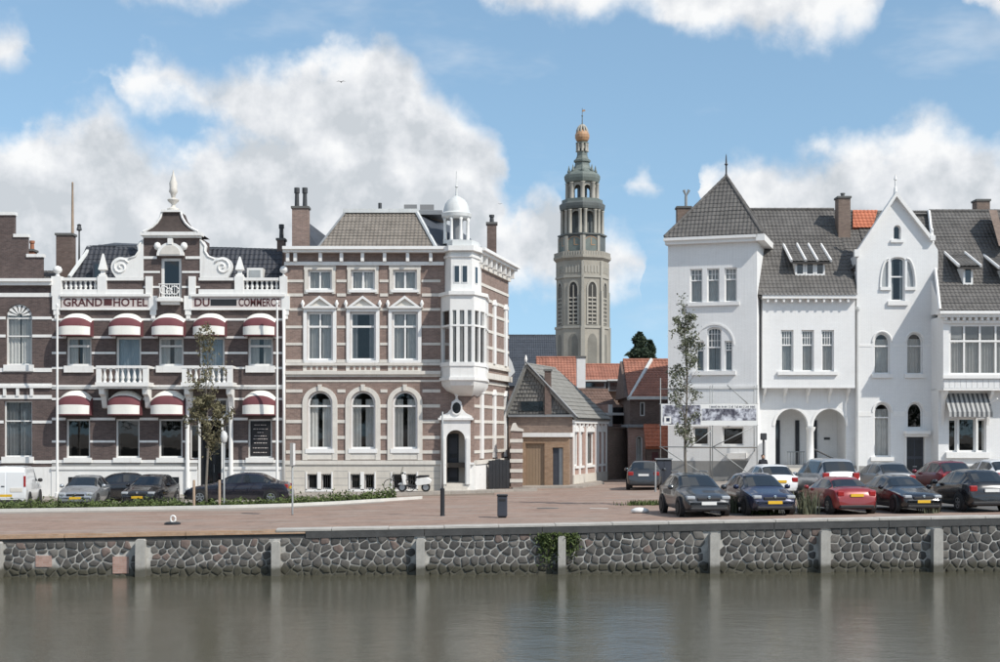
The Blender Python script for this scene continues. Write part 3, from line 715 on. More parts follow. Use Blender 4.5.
# coping: timber beam and pale concrete blocks on the right, worn brick rim on the left
a = Q.A(276); i = 0
while a < Q.A(1120):
    L = 1.9 + rq.uniform(-.1, .1); x = Q.W(a, 0).x; z = gz(x); z2 = gz(Q.W(a + L, 0).x); e = rq.uniform(-.01, .01)
    vs = []
    for (aa, zz) in ((a + .01, z), (a + L - .01, z2)):
        for d, h in ((.10, -.045), (.10, .02 + e), (.08, .035 + e), (-.62, .035 + e), (-.62, -.045)): vs.append(Q.W(aa, zz + h, d))
    MB().add(vs, [(0, 1, 6, 5), (1, 2, 7, 6), (2, 3, 8, 7), (3, 4, 9, 8), (4, 0, 5, 9), (0, 4, 3, 2, 1), (5, 6, 7, 8, 9)]).build('coping_stone', 'coping', quay)
    a += L
a = Q.A(-180)
while a < Q.A(1120):
    L = 4.0; x = Q.W(a, 0).x; z = gz(x); z2 = gz(Q.W(a + L, 0).x); left = a < Q.A(274)
    t0, t1, b_, dd = (-.13, -.13, -.27, .03) if left else (-.047, -.047, -.285, .085)
    MB().add([Q.W(a, z + b_, -.04), Q.W(a, z + t0, -.04), Q.W(a, z + t0, dd), Q.W(a, z + b_, dd), Q.W(a + L - .02, z2 + b_, -.04), Q.W(a + L - .02, z2 + t1, -.04), Q.W(a + L - .02, z2 + t1, dd), Q.W(a + L - .02, z2 + b_, dd)],
             [(0, 1, 2, 3), (4, 7, 6, 5), (0, 4, 5, 1), (1, 5, 6, 2), (2, 6, 7, 3), (3, 7, 4, 0)]).build('timber_beam', 'timber_dark', quay)
    if left:
        MB().add([Q.W(a, z - .12, -.3), Q.W(a, z + .012, -.3), Q.W(a, z + .005, .06), Q.W(a, z - .12, .10), Q.W(a + L - .02, z2 - .12, -.3), Q.W(a + L - .02, z2 + .012, -.3), Q.W(a + L - .02, z2 + .005, .06), Q.W(a + L - .02, z2 - .12, .10)],
             [(0, 1, 2, 3), (4, 7, 6, 5), (0, 4, 5, 1), (1, 5, 6, 2), (2, 6, 7, 3), (3, 7, 4, 0)]).build('brick_rim', 'brick_tan', quay)
    a += L
# ------------------------------------------------------------------ stepped gable house at the left edge
YF = 75.0; fa = front(YF); KF = YF / F
root = thing('stepped_gable_house', 'brown brick house with stepped gable and white bands beside the hotel', 'house', (fa.W(fa.A(0), 0).x, YF, gz(-26)))
B = Bld(fa, root, 'white_paint')
for dx in (0, -62):
    B.window(6 + dx, 304, 32 + dx, 365, rise=12, rows=(318, 336), curtain='curtain', cover=.9, sill=6)
    B.window(4 + dx, 401, 32 + dx, 457, rows=(421,), curtain='curtain_grey', cover=.95, sill=6)
    fan = MB()
    for i in range(7):
        an = math.pi * (i + .5) / 7; c = (fa.A(19 + dx), fa.B(316)); r0, r1 = .15, .62
        p = [(c[0] + r * math.cos(an + s) * 1.02, c[1] + r * math.sin(an + s) * .95) for r, s in ((r0, -.10), (r1, -.14), (r1 + .04, 0), (r1, .14), (r0, .10))]
        fan.prism(fa, p, -.15, -.08)
    fan.build('shell_fanlight', 'white_paint', root)
B.bands(-130, 52, [(295, 4), 318, 336, (370, 4), (385, 3), (397, 4), 422, (462, 3)], h=2.8, pad=.02)
B.part('cornice', 'white_paint', (-130, 279, 53, 282, -.02, .35), (-130, 282, 53, 285.5, -.02, .22))
B.part('string_course', 'white_paint', (-130, 385.5, 52, 388, -.02, .12))
for x in (-52, 5, 32, 18): B.part('keystone', 'white_paint', (x - 1.5, 388, x + 1.5, 396, -.01, .09))
steps = [(-130, 497), (52, 497), (52, 279)]
prof = [(42, 279, 257), (27, 257, 237), (14, 237, 215)]
mid = -22
right = [(52, 279), (42, 279), (42, 257), (27, 257), (27, 237), (14, 237), (14, 214)]
left = [(2 * mid - x, y) for x, y in reversed(right[1:])]
B.make_wall([(-130, 497), (52, 497)] + right + left + [(-130, 279)], 'brick_mansion' if 0 else 'brick_hotel')
for x0, x1, y in ((27, 42, 257), (14, 27, 237), (-58, 14, 215)):
    B.part('step_coping', 'white_paint', (x0 - .4, y - 3, x1 + 1.5, y + .2, -.36, .07))
    if x0 > 0: B.part('step_coping', 'white_paint', (2 * mid - x1 - 1.5, y - 3, 2 * mid - x0 + .4, y + .2, -.36, .07))
B.part('plinth', 'white_paint', (-130, 467, 51.9, 497, -.01, .06))
B.shell(-130, 51.8, 279.5, 497, 10, 'brick_dark', floors=(384,))
zr = fa.B(257); ze = fa.B(281)
roof_plane(root, [fa.W(fa.A(-126), ze, -.5), fa.W(fa.A(50), ze, -.5), fa.W(fa.A(50), zr - .3, -4.5), fa.W(fa.A(-126), zr - .3, -4.5)], 'tile_grey')
roof_plane(root, [fa.W(fa.A(-126), ze, -9.6), fa.W(fa.A(50), ze, -9.6), fa.W(fa.A(50), zr - .3, -4.5), fa.W(fa.A(-126), zr - .3, -4.5)], 'tile_grey')
chimney(root, 27, 33, 249, 275, 77, 'clay_pot', 1)
# ------------------------------------------------------------------ hotel
root = hotel = thing('hotel', 'grand hotel with striped brick front, white balustrade and red striped awnings', 'hotel', (fa.W(fa.A(168), 0).x, YF, gz(-18)))
B = Bld(fa, root, 'white_paint')
# upper floor
for c, w2, dr in ((79, 12.6, 0), (128.5, 12.6, 1), (171, 12.6, 0), (212, 12.6, 1), (260.5, 12.6, 0)):
    B.window(c - w2, 337, c + w2, 386 if dr else 366, curtain='curtain_blue' if dr else 'curtain', cover=.98 if dr else .78, sill=0 if dr else 6.5, rows=(346,) if not dr else (), fw=.12)
# ground floor
for c in (78, 127.5, 170.5):
    B.window(c - 12, 419, c + 12, 458, curtain='curtain_grey', cover=.25, sill=4.5, fw=.10, glass='glass_dark')
mw = B.window(260 - 12, 419, 260 + 12, 458, curtain=None, sill=4.5, fw=.10)
MB().rect(fa, 250, 421.5, 269.5, 456, -.15, -.125).build('menu_board', 'board_black', mw, label='black menu board filling the window')
mb = MB()
for i, (y, w_) in enumerate(((425, 6), (429, 7), (432.5, 3), (436, 6), (439, 7), (443, 6.5), (448, 7.5), (452.5, 7))):
    x = 260 - w_
    while x < 260 + w_:
        l = rnd.uniform(.8, 2.4); mb.rect(fa, x, y - .35, min(x + l, 260 + w_), y + .35, -.124, -.120); x += l + rnd.uniform(.4, .9)
mb.build('menu_lines', 'letter_pale', mw, kind='stuff')
# small window over the entrance, entrance
B.window(217, 398, 228, 416, curtain=None, fw=.13, sill=3)
B.hole(200, 420, 222, 497); B.hole(190, 425, 199, 459); B.hole(224, 425, 230, 459)
dfr = B.part('door_frame', 'white_paint', (198.6, 418, 200.4, 497, -.12, .06), (221.6, 418, 223.4, 497, -.12, .06), (198.6, 416.5, 223.4, 420.2, -.12, .08))
dr = MB().rect(fa, 200.4, 440, 221.6, 497, -.9, -.82).build('door', 'door_dark', root)
MB().rect(fa, 212.5, 446, 219.5, 490, -.82, -.80).build('door_glass', 'car_glass', dr); MB().rect(fa, 202.5, 446, 209.5, 490, -.82, -.80).build('door_glass', 'car_glass', dr)
MB().tube([fa.W(fa.A(211.3), fa.B(465), -.76), fa.W(fa.A(211.3), fa.B(473), -.76)], .02, 6).build('handle', 'metal_grey', dr)
B.part('door_reveal', 'door_dark', (200.2, 420.4, 200.6, 497, -.9, -.13), (221.4, 420.4, 221.8, 497, -.9, -.13), (200.6, 420.3, 221.4, 420.9, -.9, -.13))
for x0, x1 in ((190, 199), (224, 230)):
    B.window(x0, 425, x1, 459, curtain=None, fw=.06, glass='glass_dark', hole=False)
for x in (188, 231.5):
    mb = MB(); c = fa.W(fa.A(x), 0, .14); z0, z1 = fa.B(497), fa.B(392)
    mb.lathe((c.x, c.y, 0), [(.17, z0), (.17, z0 + .25), (.12, z0 + .3), (.115, z1 - .35), (.16, z1 - .3), (.18, z1 - .1), (.18, z1)], 12); mb.build('pilaster', 'white_paint', root, smooth=True, auto=40)
# horizontal bands
B.bands(52, 284, [319.5, 337.3, 353, 368, 399, (419, 2.6), 441.5, (461.5, 3)], h=2.2, pad=.01)
B.part('string_course', 'white_paint', (52, 385, 284, 387, -.02, .10), (52, 387, 284, 389, -.02, .05))
B.part('dark_course', 'plinth_grey', (52, 463.6, 198, 467, -.02, .02), (224, 463.6, 284, 467, -.02, .02))
for a, b in ((52, 198), (224, 284)):
    B.part('plinth', 'white_paint', (a, 467, b, 497, -.01, .10), (a, 466.6, b, 469.5, -.01, .16))
for c in (78, 127.5, 170.5, 260):                      # cellar lights in the plinth
    MB().rect(fa, c - 9, 477, c + 9, 488, .09, .115).build('cellar_window', 'car_glass', root)
# fascia with the name
fL = B.part('name_fascia', 'letter_pale', (62, 296.8, 150.5, 308, -.02, .10)); fR = B.part('name_fascia', 'letter_pale', (192, 296.8, 284, 308, -.02, .10))
MB().rect(fa, 104.5, 299, 112.5, 305.6, .098, .113).build('dark_bar', 'maroon', fL); MB().rect(fa, 211, 299.6, 237, 305.8, .098, .113).build('dark_bar', 'metal_black', fR)
text_mesh('GRAND', 8.2 * KF, fa, fa.A(83.5), fa.B(306.6), .112, 'maroon', fL, bold=.022, wide=39 * KF)
text_mesh('HOTEL', 8.2 * KF, fa, fa.A(131.0), fa.B(306.6), .112, 'maroon', fL, bold=.022, wide=34 * KF)
text_mesh('DU', 8.2 * KF, fa, fa.A(202.5), fa.B(306.6), .112, 'maroon', fR, bold=.022, wide=15 * KF)
text_mesh('COMMERCE', 8.2 * KF, fa, fa.A(259.5), fa.B(306.6), .112, 'maroon', fR, bold=.022, wide=41 * KF)
for a, b in ((61, 151.5), (191, 285.5)):
    B.part('fascia_moulding', 'white_paint', (a, 294.2, b, 296.7, -.02, .22), (a, 308.1, b, 310.2, -.02, .16))
for x in (57, 153.5, 188.5, 286):
    B.part('console', 'white_paint', (x - 4, 296, x + 4, 310, -.02, .14), (x - 3, 310, x + 3, 315, -.02, .11), (x - 2, 315, x + 2, 319, -.02, .08))
# parapet
B.part('parapet_base', 'white_paint', (52, 289.5, 144, 294.1, -.30, .12), (199, 289.5, 287, 294.1, -.30, .12))
B.part('parapet_rail', 'white_paint', (52, 277.8, 144, 280.6, -.30, .08), (199, 277.8, 287, 280.6, -.30, .08))
for x0, x1 in ((52, 62), (98, 107), (146, 153), (189, 196), (235, 244), (280, 287.5)):
    B.part('parapet_pier', 'white_paint', (x0, 276.5, x1, 296, -.36, .14))
for q in ((107.2, 280.7, 144, 289.4, -.2, -.02), (199, 280.7, 234.8, 289.4, -.2, -.02)): B.part('parapet_panel', 'brick_hotel', q)
def baluster(x, y0, y1, r=.085, d=-.1, par=None, f=fa):
    c = f.W(f.A(x), 0, d); z0, z1 = f.B(y1), f.B(y0); h = z1 - z0
    MB().lathe((c.x, c.y, 0), [(r, z0), (r, z0 + h * .08), (r * .55, z0 + h * .13), (r * 1.15, z0 + h * .35), (r * .5, z0 + h * .75), (r * .9, z0 + h * .92), (r, z1)], 8).build('baluster', 'white_paint', par or root, smooth=True, auto=50)
for i in range(7): baluster(65.5 + i * 4.9, 280.6, 289.6)
for i in range(7): baluster(247 + i * 4.9, 280.6, 289.6)
B.window(161, 258, 181.5, 299, curtain='curtain_grey', cover=.3, fw=.15, glass='glass_dark', depth=.12)
MB().rect(fa, 158, 255, 185, 302, -.9, -.85).build('attic_partition', 'interior', root)
# wall
B.make_wall([(52, 497), (284, 497), (284, 294), (200, 294), (200, 234), (143.5, 234), (143.5, 294), (52, 294)], 'brick_hotel')
B.shell(52.2, 283.8, 294, 497, 11, 'brick_dark', floors=(392,))
# central dormer gable
B.part('gable_cornice', 'white_paint', (141.5, 232.5, 202.5, 236, -.4, .30), (143.5, 236, 200.5, 238, -.3, .16))
B.part('stone_band', 'white_paint', (143.5, 256.3, 157, 259, -.02, .04), (185.5, 256.3, 200, 259, -.02, .04), (143.5, 271, 160, 273, -.02, .03), (182, 271, 200, 273, -.02, .03), (143.5, 286, 160, 288, -.02, .03), (182, 286, 200, 288, -.02, .03))
arc = [(fa.A(171.3 + 13.5 * math.cos(math.pi * i / 14)), fa.B(256 - 13 * math.sin(math.pi * i / 14))) for i in range(15)]
ped = MB().prism(fa, arc, -.02, .28).build('arched_pediment', 'white_paint', root)
arc2 = [(fa.A(171.3 + 10 * math.cos(math.pi * i / 14)), fa.B(255 - 9.5 * math.sin(math.pi * i / 14))) for i in range(15)]
MB().prism(fa, arc2, .27, .31).build('shell_relief', 'stone_trim', ped)
B.part('keystone', 'white_paint', (169, 239, 173.5, 245, .0, .34))
for x in (158, 184.5):
    c = fa.W(fa.A(x), fa.B(246.5), .12); MB().lathe(c, [(.02, -.22), (.14, -.16), (.2, 0), (.14, .16), (.02, .22)], 12).build('ball_ornament', 'white_paint', root, smooth=True)
bal = MB()                                            # wrought-iron balconet
for i in range(9):
    x = 161.5 + i * 2.45; bal.tube([fa.W(fa.A(x), fa.B(298), .42), fa.W(fa.A(x), fa.B(285), .42)], .018, 5)
for y in (285, 298): bal.tube([fa.W(fa.A(160.5), fa.B(y), .42), fa.W(fa.A(182), fa.B(y), .42)], .03, 6)
for cx, cy, r in ((166, 291, 4), (176.5, 291, 4), (171.2, 292, 3)):
    bal.tube([fa.W(fa.A(cx + r * math.cos(t * .5)), fa.B(cy + r * math.sin(t * .5)), .43) for t in range(13)], .035, 5)
bal.build('balconet_railing', 'white_paint', root)
B.part('balconet_floor', 'white_paint', (159, 298.6, 183.5, 302, .0, .52), (162, 302, 180.5, 305, .0, .3))
B.part('gable_cheek', 'brick_hotel', (144, 237, 199.5, 293.5, -2.6, -.93))
# bell-shaped roof over the gable
prof = [(1.0, 0), (.86, .09), (.68, .24), (.52, .45), (.40, .72), (.34, 1.0)]
zb, zt, hw, c0 = fa.B(232.4), fa.B(212.5), 27.5 * KF, fa.W(fa.A(171.8), 0)
mb = MB(); n = len(prof)
for s_, h in prof:
    z = zb + (zt - zb) * h; dy = 2.6 * s_
    mb.v += [(c0.x - hw * s_, YF - .25 * s_, z), (c0.x + hw * s_, YF - .25 * s_, z), (c0.x + hw * s_, YF + .2 + dy, z), (c0.x - hw * s_, YF + .2 + dy, z)]
for i in range(n - 1):
    for j in range(4): k = 4 * i; mb.f.append((k + j, k + (j + 1) % 4, k + 4 + (j + 1) % 4, k + 4 + j))
mb.f.append((4 * n - 4, 4 * n - 3, 4 * n - 2, 4 * n - 1))
bell = mb.build('bell_roof', 'bell_tile', root)
for sx in (-1, 1):
    MB().tube([(c0.x + sx * hw * s_, YF - .25 * s_ - .02, zb + (zt - zb) * h) for s_, h in prof], .07, 6).build('hip_moulding', 'white_paint', bell)
MB().wbox(c0.x - 9.5 * KF, c0.x + 9.5 * KF, YF - .22, YF + 1.2, zt + .001, zt + .12).build('roof_top_moulding', 'white_paint', bell)
MB().lathe((c0.x, YF + .35, zt + .12), [(.32, 0), (.34, .12), (.12, .22), (.10, .38), (.30, .55), (.32, .62), (.10, .72), (.16, .95), (.24, 1.05), (.20, 1.25), (.22, 1.5), (.15, 1.68), (.13, 1.8), (.05, 2.0), (.03, 2.2)], 12).build('pinnacle', 'stone_trim', bell, smooth=True, auto=60)
# scrolls
def scroll(sx):
    X = lambda x: 171.8 + sx * (x - 171.8)
    pl = [(X(143.6), 239), (X(139.5), 241.5), (X(137), 246), (X(138), 251), (X(135), 255.5), (X(129), 257.5)] + [(X(121 + 10 * math.cos(t)), 267 - 10 * math.sin(t)) for t in [math.pi * (.38 + .08 * i) for i in range(11)]] + [(X(116), 277.6), (X(143.6), 277.6)]
    o = MB().prism(fa, fa.poly(pl), -.25, .04).build('scroll', 'white_paint', root)
    sp = [fa.W(fa.A(X(121 + (8.6 - t * .42) * math.cos(t * .55 + .5))), fa.B(267 - (8.6 - t * .42) * math.sin(t * .55 + .5)), .05) for t in range(20)]
    MB().tube(sp, .055, 6).build('spiral', 'white_paint', o, smooth=True)
    MB().tube([fa.W(fa.A(X(x)), fa.B(y), .05) for x, y in ((142.5, 240.5), (138.5, 246), (139, 251), (135.5, 256.5), (129, 259))], .05, 6).build('scroll_edge', 'white_paint', o, smooth=True)
scroll(1); scroll(-1)
def obelisk(x, y0, y1):
    c = fa.W(fa.A(x), 0, -.12); z0, z1 = fa.B(y1), fa.B(y0); h = z1 - z0
    MB().lathe((c.x, c.y, 0), [(.27, z0), (.27, z0 + .1), (.16, z0 + .14), (.14, z0 + .28), (.30, z0 + .36), (.27, z0 + .48), (.06, z1 - .05), (.0, z1)], 4, rot=math.pi / 4).build('obelisk', 'white_paint', root)
obelisk(102.5, 253, 276.4); obelisk(239.5, 256, 276.4)
for x in (57, 284):
    c = fa.W(fa.A(x), fa.B(276.4), -.1); MB().lathe(c, [(.16, 0), (.10, .1), (.08, .16), (.22, .25), (.25, .38), (.18, .52), (.03, .58)], 12).build('ball_finial', 'white_paint', root, smooth=True)
# roof behind the parapet
ze, zr = fa.B(292), fa.B(240)
f1, f2 = fa.A(62), fa.A(287); 
roof_plane(root, [fa.W(f1, ze, -.6), fa.W(f2, ze, -.6), fa.W(fa.A(284), fa.B(247) + .1, -2.6), fa.W(fa.A(72), fa.B(244) + .2, -2.6)], 'tile_blue', tw=.26, th_row=.36, amp=.04)
MB().prism(Fac((fa.W(f1, 0).x, YF + 2.6), (fa.W(f2, 0).x, YF + 2.6)), [(0.5, ze), (f2 - f1, ze), (f2 - f1, fa.B(247) + .05), (.5, fa.B(245))], -8.2, -.05).build('upper_roof', 'slate', root)
roof_plane(root, [fa.W(fa.A(72), fa.B(244.5) + .2, -2.62), fa.W(fa.A(284), fa.B(248) + .2, -2.62), fa.W(fa.A(276), fa.B(243.5) + .4, -6), fa.W(fa.A(84), fa.B(235) + .4, -6)], 'slate', amp=.01)
B.part('snow_guard', 'zinc_white', (74, 245.5, 126, 247, -2.62, -2.5), (207, 246, 272, 247.4, -2.62, -2.5))
for x in range(75, 126, 4): B.part('guard_bracket', 'zinc_white', (x, 247.2, x + 1, 252, -2.5, -2.44))
for x in range(208, 272, 4): B.part('guard_bracket', 'zinc_white', (x, 247.6, x + 1, 252, -2.5, -2.44))
MB().tube([fa.W(fa.A(66), fa.B(276), -.55), fa.W(fa.A(74), fa.B(245), -2.5)], .12, 6).build('hip_flashing', 'zinc_white', root)
for x0, x1, y0, y1, m_ in ((244, 260, 266, 279, 'white_paint'), (88, 98, 260, 279, 'door_blue')):
    a0, a1, b0, b1 = B.R(x0, y0, x1, y1)
    dm = MB().prism(fa, outline(a0, a1, b0, b1), -2.4, -.85, ()).build('roof_window', m_, root)
    MB().box(fa, a0 + .12, a1 - .12, b0 + .1, b1 - .12, -.86, -.83).build('pane', 'car_glass' if m_ == 'door_blue' else 'curtain_grey', dm)
chimney(root, 56, 72, 233, 285, 76.5, 'brick_dark', 0)
chimney(root, 277, 284, 238, 285, 77.5, 'brick_dark', 1, poth=.8, potm='iron_dark')
fp = MB().lathe(fa.W(fa.A(60), fa.B(236), -2.2), [(.08, 0), (.085, .3), (.07, 1.8), (.05, 3.2), (.06, 3.22), (.02, 3.3)], 8).build('roof_pole', 'wood_tan', root, smooth=True)
MB().tube([P(79.2, 262, 78), P(79.2, 227, 78)], [.06, .04], 6).lathe(P(79.2, 226, 78), [(.02, -.3), (.16, -.22), (.10, 0), (.13, .06), (.02, .12)], 8).build('vent_cowl', 'iron_dark', root)
# awnings
def awning(c, w2, y0, y1, D=.95):
    a0, aw = fa.A(c), w2 * KF; z1, z0 = fa.B(y0), fa.B(y1); H = z1 - z0; root_ = bpy.data.objects.new('awning', None); C.objects.link(root_); root_.parent = hotel; root_.location = (0, 0, 0)
    def S(s, t):
        top = H * (1 - .30 * abs(s) ** 2.6)
        if t <= .72:
            q = t / .72 * math.pi / 2
            dd = D * math.sin(q) * (1 - .30 * abs(s) ** 4); zz = z0 + H * .34 + (top - H * .34) * math.cos(q)
        else:
            q = (t - .72) / .28; dd = D * (1 - .30 * abs(s) ** 4) * (1 + .03 * q); zz = z0 + H * .34 * (1 - q)
        return fa.W(a0 + aw * s, zz, .04 + dd)
    n = 14
    for nm, m_, t0, t1 in (('white_stripe', 'awning_white', 0, .38), ('red_stripe', 'awning_red', .38, .66), ('white_stripe', 'awning_white', .66, .96), ('red_edge', 'awning_red', .96, 1.0)):
        mb = MB(); k = 6
        for j in range(k + 1):
            for i in range(n + 1): mb.v.append(tuple(S(-1 + 2 * i / n, t0 + (t1 - t0) * j / k)))
        for j in range(k):
            for i in range(n): q = j * (n + 1) + i; mb.f.append((q, q + 1, q + n + 2, q + n + 1))
        mb.build(nm, m_, root_, smooth=True, recalc=False)
    for s in (-1, 1):                                 # end gores
        mb = MB(); vs = [S(s, i / 12) for i in range(13)] + [fa.W(a0 + aw * s, z0, .04)]
        mb.add(vs, [tuple(range(14))]); mb.build('end_gore', 'awning_red', root_)
for c in (78.3, 128, 170.5, 211.5, 261): awning(c, 15.6, 313.5, 337)
for c in (77.3, 127, 169.7, 260.6): awning(c, 15.8, 390.5, 415.5)
# balconies
for x0, x1 in ((102, 153), (186.5, 236)):
    br = bpy.data.objects.new('balcony', None); C.objects.link(br); br.parent = hotel
    def bp(nm, *r): 
        mb = MB()
        for q in r: mb.rect(fa, *q)
        return mb.build(nm, 'white_paint', br)
    bp('balcony_slab', (x0 - .8, 383, x1 + .8, 387, .0, 1.15), (x0 + 1, 387, x1 - 1, 389, .0, 1.0))
    bp('balcony_rail', (x0, 366.5, x1, 369, .86, 1.12), (x0, 366.5, x0 + 3, 369, .02, .859), (x1 - 3, 366.5, x1, 369, .02, .859))
    bp('balcony_pier', (x0, 369.1, x0 + 5, 382.9, .84, 1.10)); bp('balcony_pier', (x1 - 5, 369.1, x1, 382.9, .84, 1.10))
    for i in range(7):
        x = x0 + 8 + (x1 - x0 - 16) * i / 6; baluster(x, 369, 383, .10, .98, br)
    for x in (x0 + 4, x1 - 4):
        pl = [(0, 0), (0, 1.05), (.9, 1.05), (.85, .75), (.5, .62), (.35, .35), (.22, .05)]
        mb = MB(); a = fa.A(x); zt = fa.B(389)
        for da in (-.14, .14):
            for d, z in pl: mb.v.append(tuple(fa.W(a + da, zt - 1.05 + z, d)))
        m_ = len(pl); mb.f = [tuple(range(m_)), tuple(reversed(range(m_, 2 * m_)))] + [(i, (i + 1) % m_, (i + 1) % m_ + m_, i + m_) for i in range(m_)]
        mb.build('console', 'white_paint', br)
# rain pipe at the right end
MB().tube([fa.W(fa.A(284.3), fa.B(310), .16), fa.W(fa.A(284.3), fa.B(494), .16)], .085, 8).build('rain_pipe', 'white_paint', root, smooth=True)
for x, lb in ((57.3, 'slim white flagpole rising past the hotel front beside the stepped gable house'), (277.2, 'slim white flagpole standing next to the rain pipe of the hotel')):
    p0 = P(x, 497, 73.3); p0.z = gz(p0.x) + .10
    mb = MB(); mb.lathe(p0, [(.14, 0), (.14, .25), (.075, .3), (.06, 6), (.05, 10.0), (.08, 10.02), (.08, 10.12), (.0, 10.2)], 8)
    o = mb.build('flagpole', 'white_paint', None, smooth=True, auto=40); rebase(o, p0); tag(o, lb, 'flagpole', 'flagpoles of the hotel')
# ------------------------------------------------------------------ brick mansion on the corner
root = mansion = thing('corner_mansion', 'brown brick mansion with cream bands, corner oriel and white cupola', 'mansion', (fa.W(fa.A(380), 0).x, YF, gz(-6)))
B = Bld(fa, root, 'stone_trim')
XC = (474 - CX) * KF                                     # corner of front and side
SP1 = Vector((.50, 83.2)); S = Fac((XC, YF), SP1)         # side street front
cols = (320, 363, 405)
for c in cols:
    B.window(c - 12, 270, c + 12, 290, cols=2, curtain='curtain', cover=.9, fw=.11, sill=2.5, frame='white_trim', depth=.1)
    B.window(c - 13, 312, c + 13, 360.5, cols=2 if c != 363 else 1, rows=(326.5,), curtain='curtain_grey' if c == 363 else 'curtain', cover=.5 if c == 363 else .8, fw=.12, sill=3, frame='white_trim', depth=.12)
    B.window(c - 12.5, 391, c + 12.5, 449, rise=12, rows=(406,), curtain='curtain', cover=.78, fw=.11, sill=4, frame='white_trim', depth=.14)
    for s_ in (-7.5, 6.5):
        B.window(c + s_ - 5, 474, c + s_ + 5, 489, curtain=None, fw=.06, sill=0, frame='white_trim', depth=.12, glass='glass_dark')
        gr = MB()
        for i in range(1, 5): gr.tube([fa.W(fa.A(c + s_ - 5 + 2 * i), fa.B(489), -.05), fa.W(fa.A(c + s_ - 5 + 2 * i), fa.B(474), -.05)], .014, 5)
        gr.build('window_grille', 'iron_dark', root)
    # surrounds
    sk = [(c - 16, 266.5, c + 16, 293.5)]
    for (x0, y0, x1, y1) in ((c - 15.5, 269.9, c - 12, 294), (c + 12, 269.9, c + 15.5, 294), (c - 16, 266, c + 16, 269.9)):
        B.part('window_surround', 'stone_trim', (x0, y0, x1, y1), d1=.07)
    pd = MB().prism(fa, fa.poly([(c - 17, 308.5), (c + 17, 308.5), (c, 296)]), -.02, .24, [fa.poly([(c - 10.5, 306.3), (c + 10.5, 306.3), (c, 298.8)])]).build('pediment', 'white_trim', root)
    MB().prism(fa, fa.poly([(c - 10.4, 306.2), (c + 10.4, 306.2), (c, 298.9)]), -.02, .10).build('tympanum', 'stone_trim', pd)
    for x in (c - 17, c + 17): MB().lathe(fa.W(fa.A(x), fa.B(308), .12), [(.09, 0), (.05, .1), (.12, .22), (.03, .42)], 8).build('acroterion', 'white_trim', pd, smooth=True)
    for (x0, y0, x1, y1) in ((c - 16.5, 308.6, c - 13, 362.5), (c + 13, 308.6, c + 16.5, 362.5), (c - 13, 308.6, c + 13, 311.9)):
        B.part('window_surround', 'white_trim', (x0, y0, x1, y1), d1=.09)
    a0, a1 = fa.A(c - 17.5), fa.A(c + 17.5)
    ring = outline(a0, a1, fa.B(460), fa.B(386.5), 16.5 * KF, 16); inn = outline(fa.A(c - 12.6), fa.A(c + 12.6), fa.B(460) + .0, fa.B(390.9), 12.1 * KF, 16)
    # arched surround as a U-shaped plate
    uo = [(a1, fa.B(460))] + [p for p in ring[2:]] + [(a0, fa.B(460)), (fa.A(c - 12.6), fa.B(460))] + [p for p in reversed(inn[2:])] + [(fa.A(c + 12.6), fa.B(460))]
    MB().prism(fa, uo, -.02, .08).build('arched_surround', 'stone_trim', root)
    MB().prism(fa, fa.poly([(c - 2, 384.5), (c + 2, 384.5), (c + 1.4, 391), (c - 1.4, 391)]), -.02, .16).build('keystone', 'stone_trim', root)
    B.part('apron_panel', 'stone_trim', (c - 12.5, 453.2, c + 12.5, 459.5), d1=.05)
    for (x0, y0, x1, y1) in ((c - 14, 472, c - 12.7, 490), (c + 11.7, 472, c + 13, 490), (c - 2.3, 472, c + 1.3, 490), (c - 14, 489, c + 13, 491.5)):
        B.part('basement_surround', 'white_trim', (x0, y0, x1, y1), d1=.12)
# portal in the cut corner
B.hole(446.5, 430, 465, 483, 9.2)
skips = [(c - 16.5, 264, c + 16.5, 294.5) for c in cols] + [(c - 17, 295, c + 17, 363) for c in cols] + [(c - 17.5, 384, c + 17.5, 461) for c in cols] + [(440.5, 256, 480, 398), (440, 398, 474.5, 484)]
B.bands(286, 474, [281, (295, 3), 309.5, 327, 344, (361, 3)], h=2.6, skip=skips)
B.bands(286, 474, [(381, 2), 391, 406, 421.5, 437.5, 452], h=3.2, skip=skips)
B.part('string_course', 'stone_trim', (285, 362.8, 441, 365.5, -.02, .12), (285, 371, 441, 374.5, -.02, .22), (285, 374.5, 441, 377, -.02, .10))
B.part('frieze_panel', 'stone_trim', *[(c - 17, 365.5, c + 17, 370.9) for c in cols], d1=.04)
for c in cols:
    for i in range(5): B.part('rosette', 'brick_mansion', (c - 13 + i * 5.6, 366.6, c - 9.6 + i * 5.6, 369.8), d0=.03, d1=.055)
B.part('plinth_moulding', 'stone_trim', (284.5, 460.5, 441, 464.5, -.02, .16))
mbp = MB().prism(fa, fa.poly([(284.5, 464.6), (441, 464.6), (441, 496), (284.5, 496)]), -.01, .09, [h for h in B.holes if max(p[1] for p in h) < fa.B(472)])
mbp.build('plinth', 'plinth_stone', root)
for y in (471, 478, 485): B.part('plinth_joint', 'plinth_grey', *[(a, y, b, y + .5) for a, b in ((286, 305), (334, 348), (377, 390), (419, 440))], d0=.08, d1=.093)
# cornice
B.part('cornice', 'white_trim', (284, 247.5, 447, 250.5, -.4, .62), (284, 250.5, 446, 253.2, -.3, .45), (284.5, 262, 444, 265.5, -.02, .14))
for x in (288.5, 296, 321, 342, 363, 385, 408, 431): B.part('eaves_bracket', 'white_trim', (x - 1.6, 253.3, x + 1.6, 261.9, -.02, .36))
B.make_wall([(284.3, 496), (474, 496), (474, 250), (284.3, 250)], 'brick_mansion')
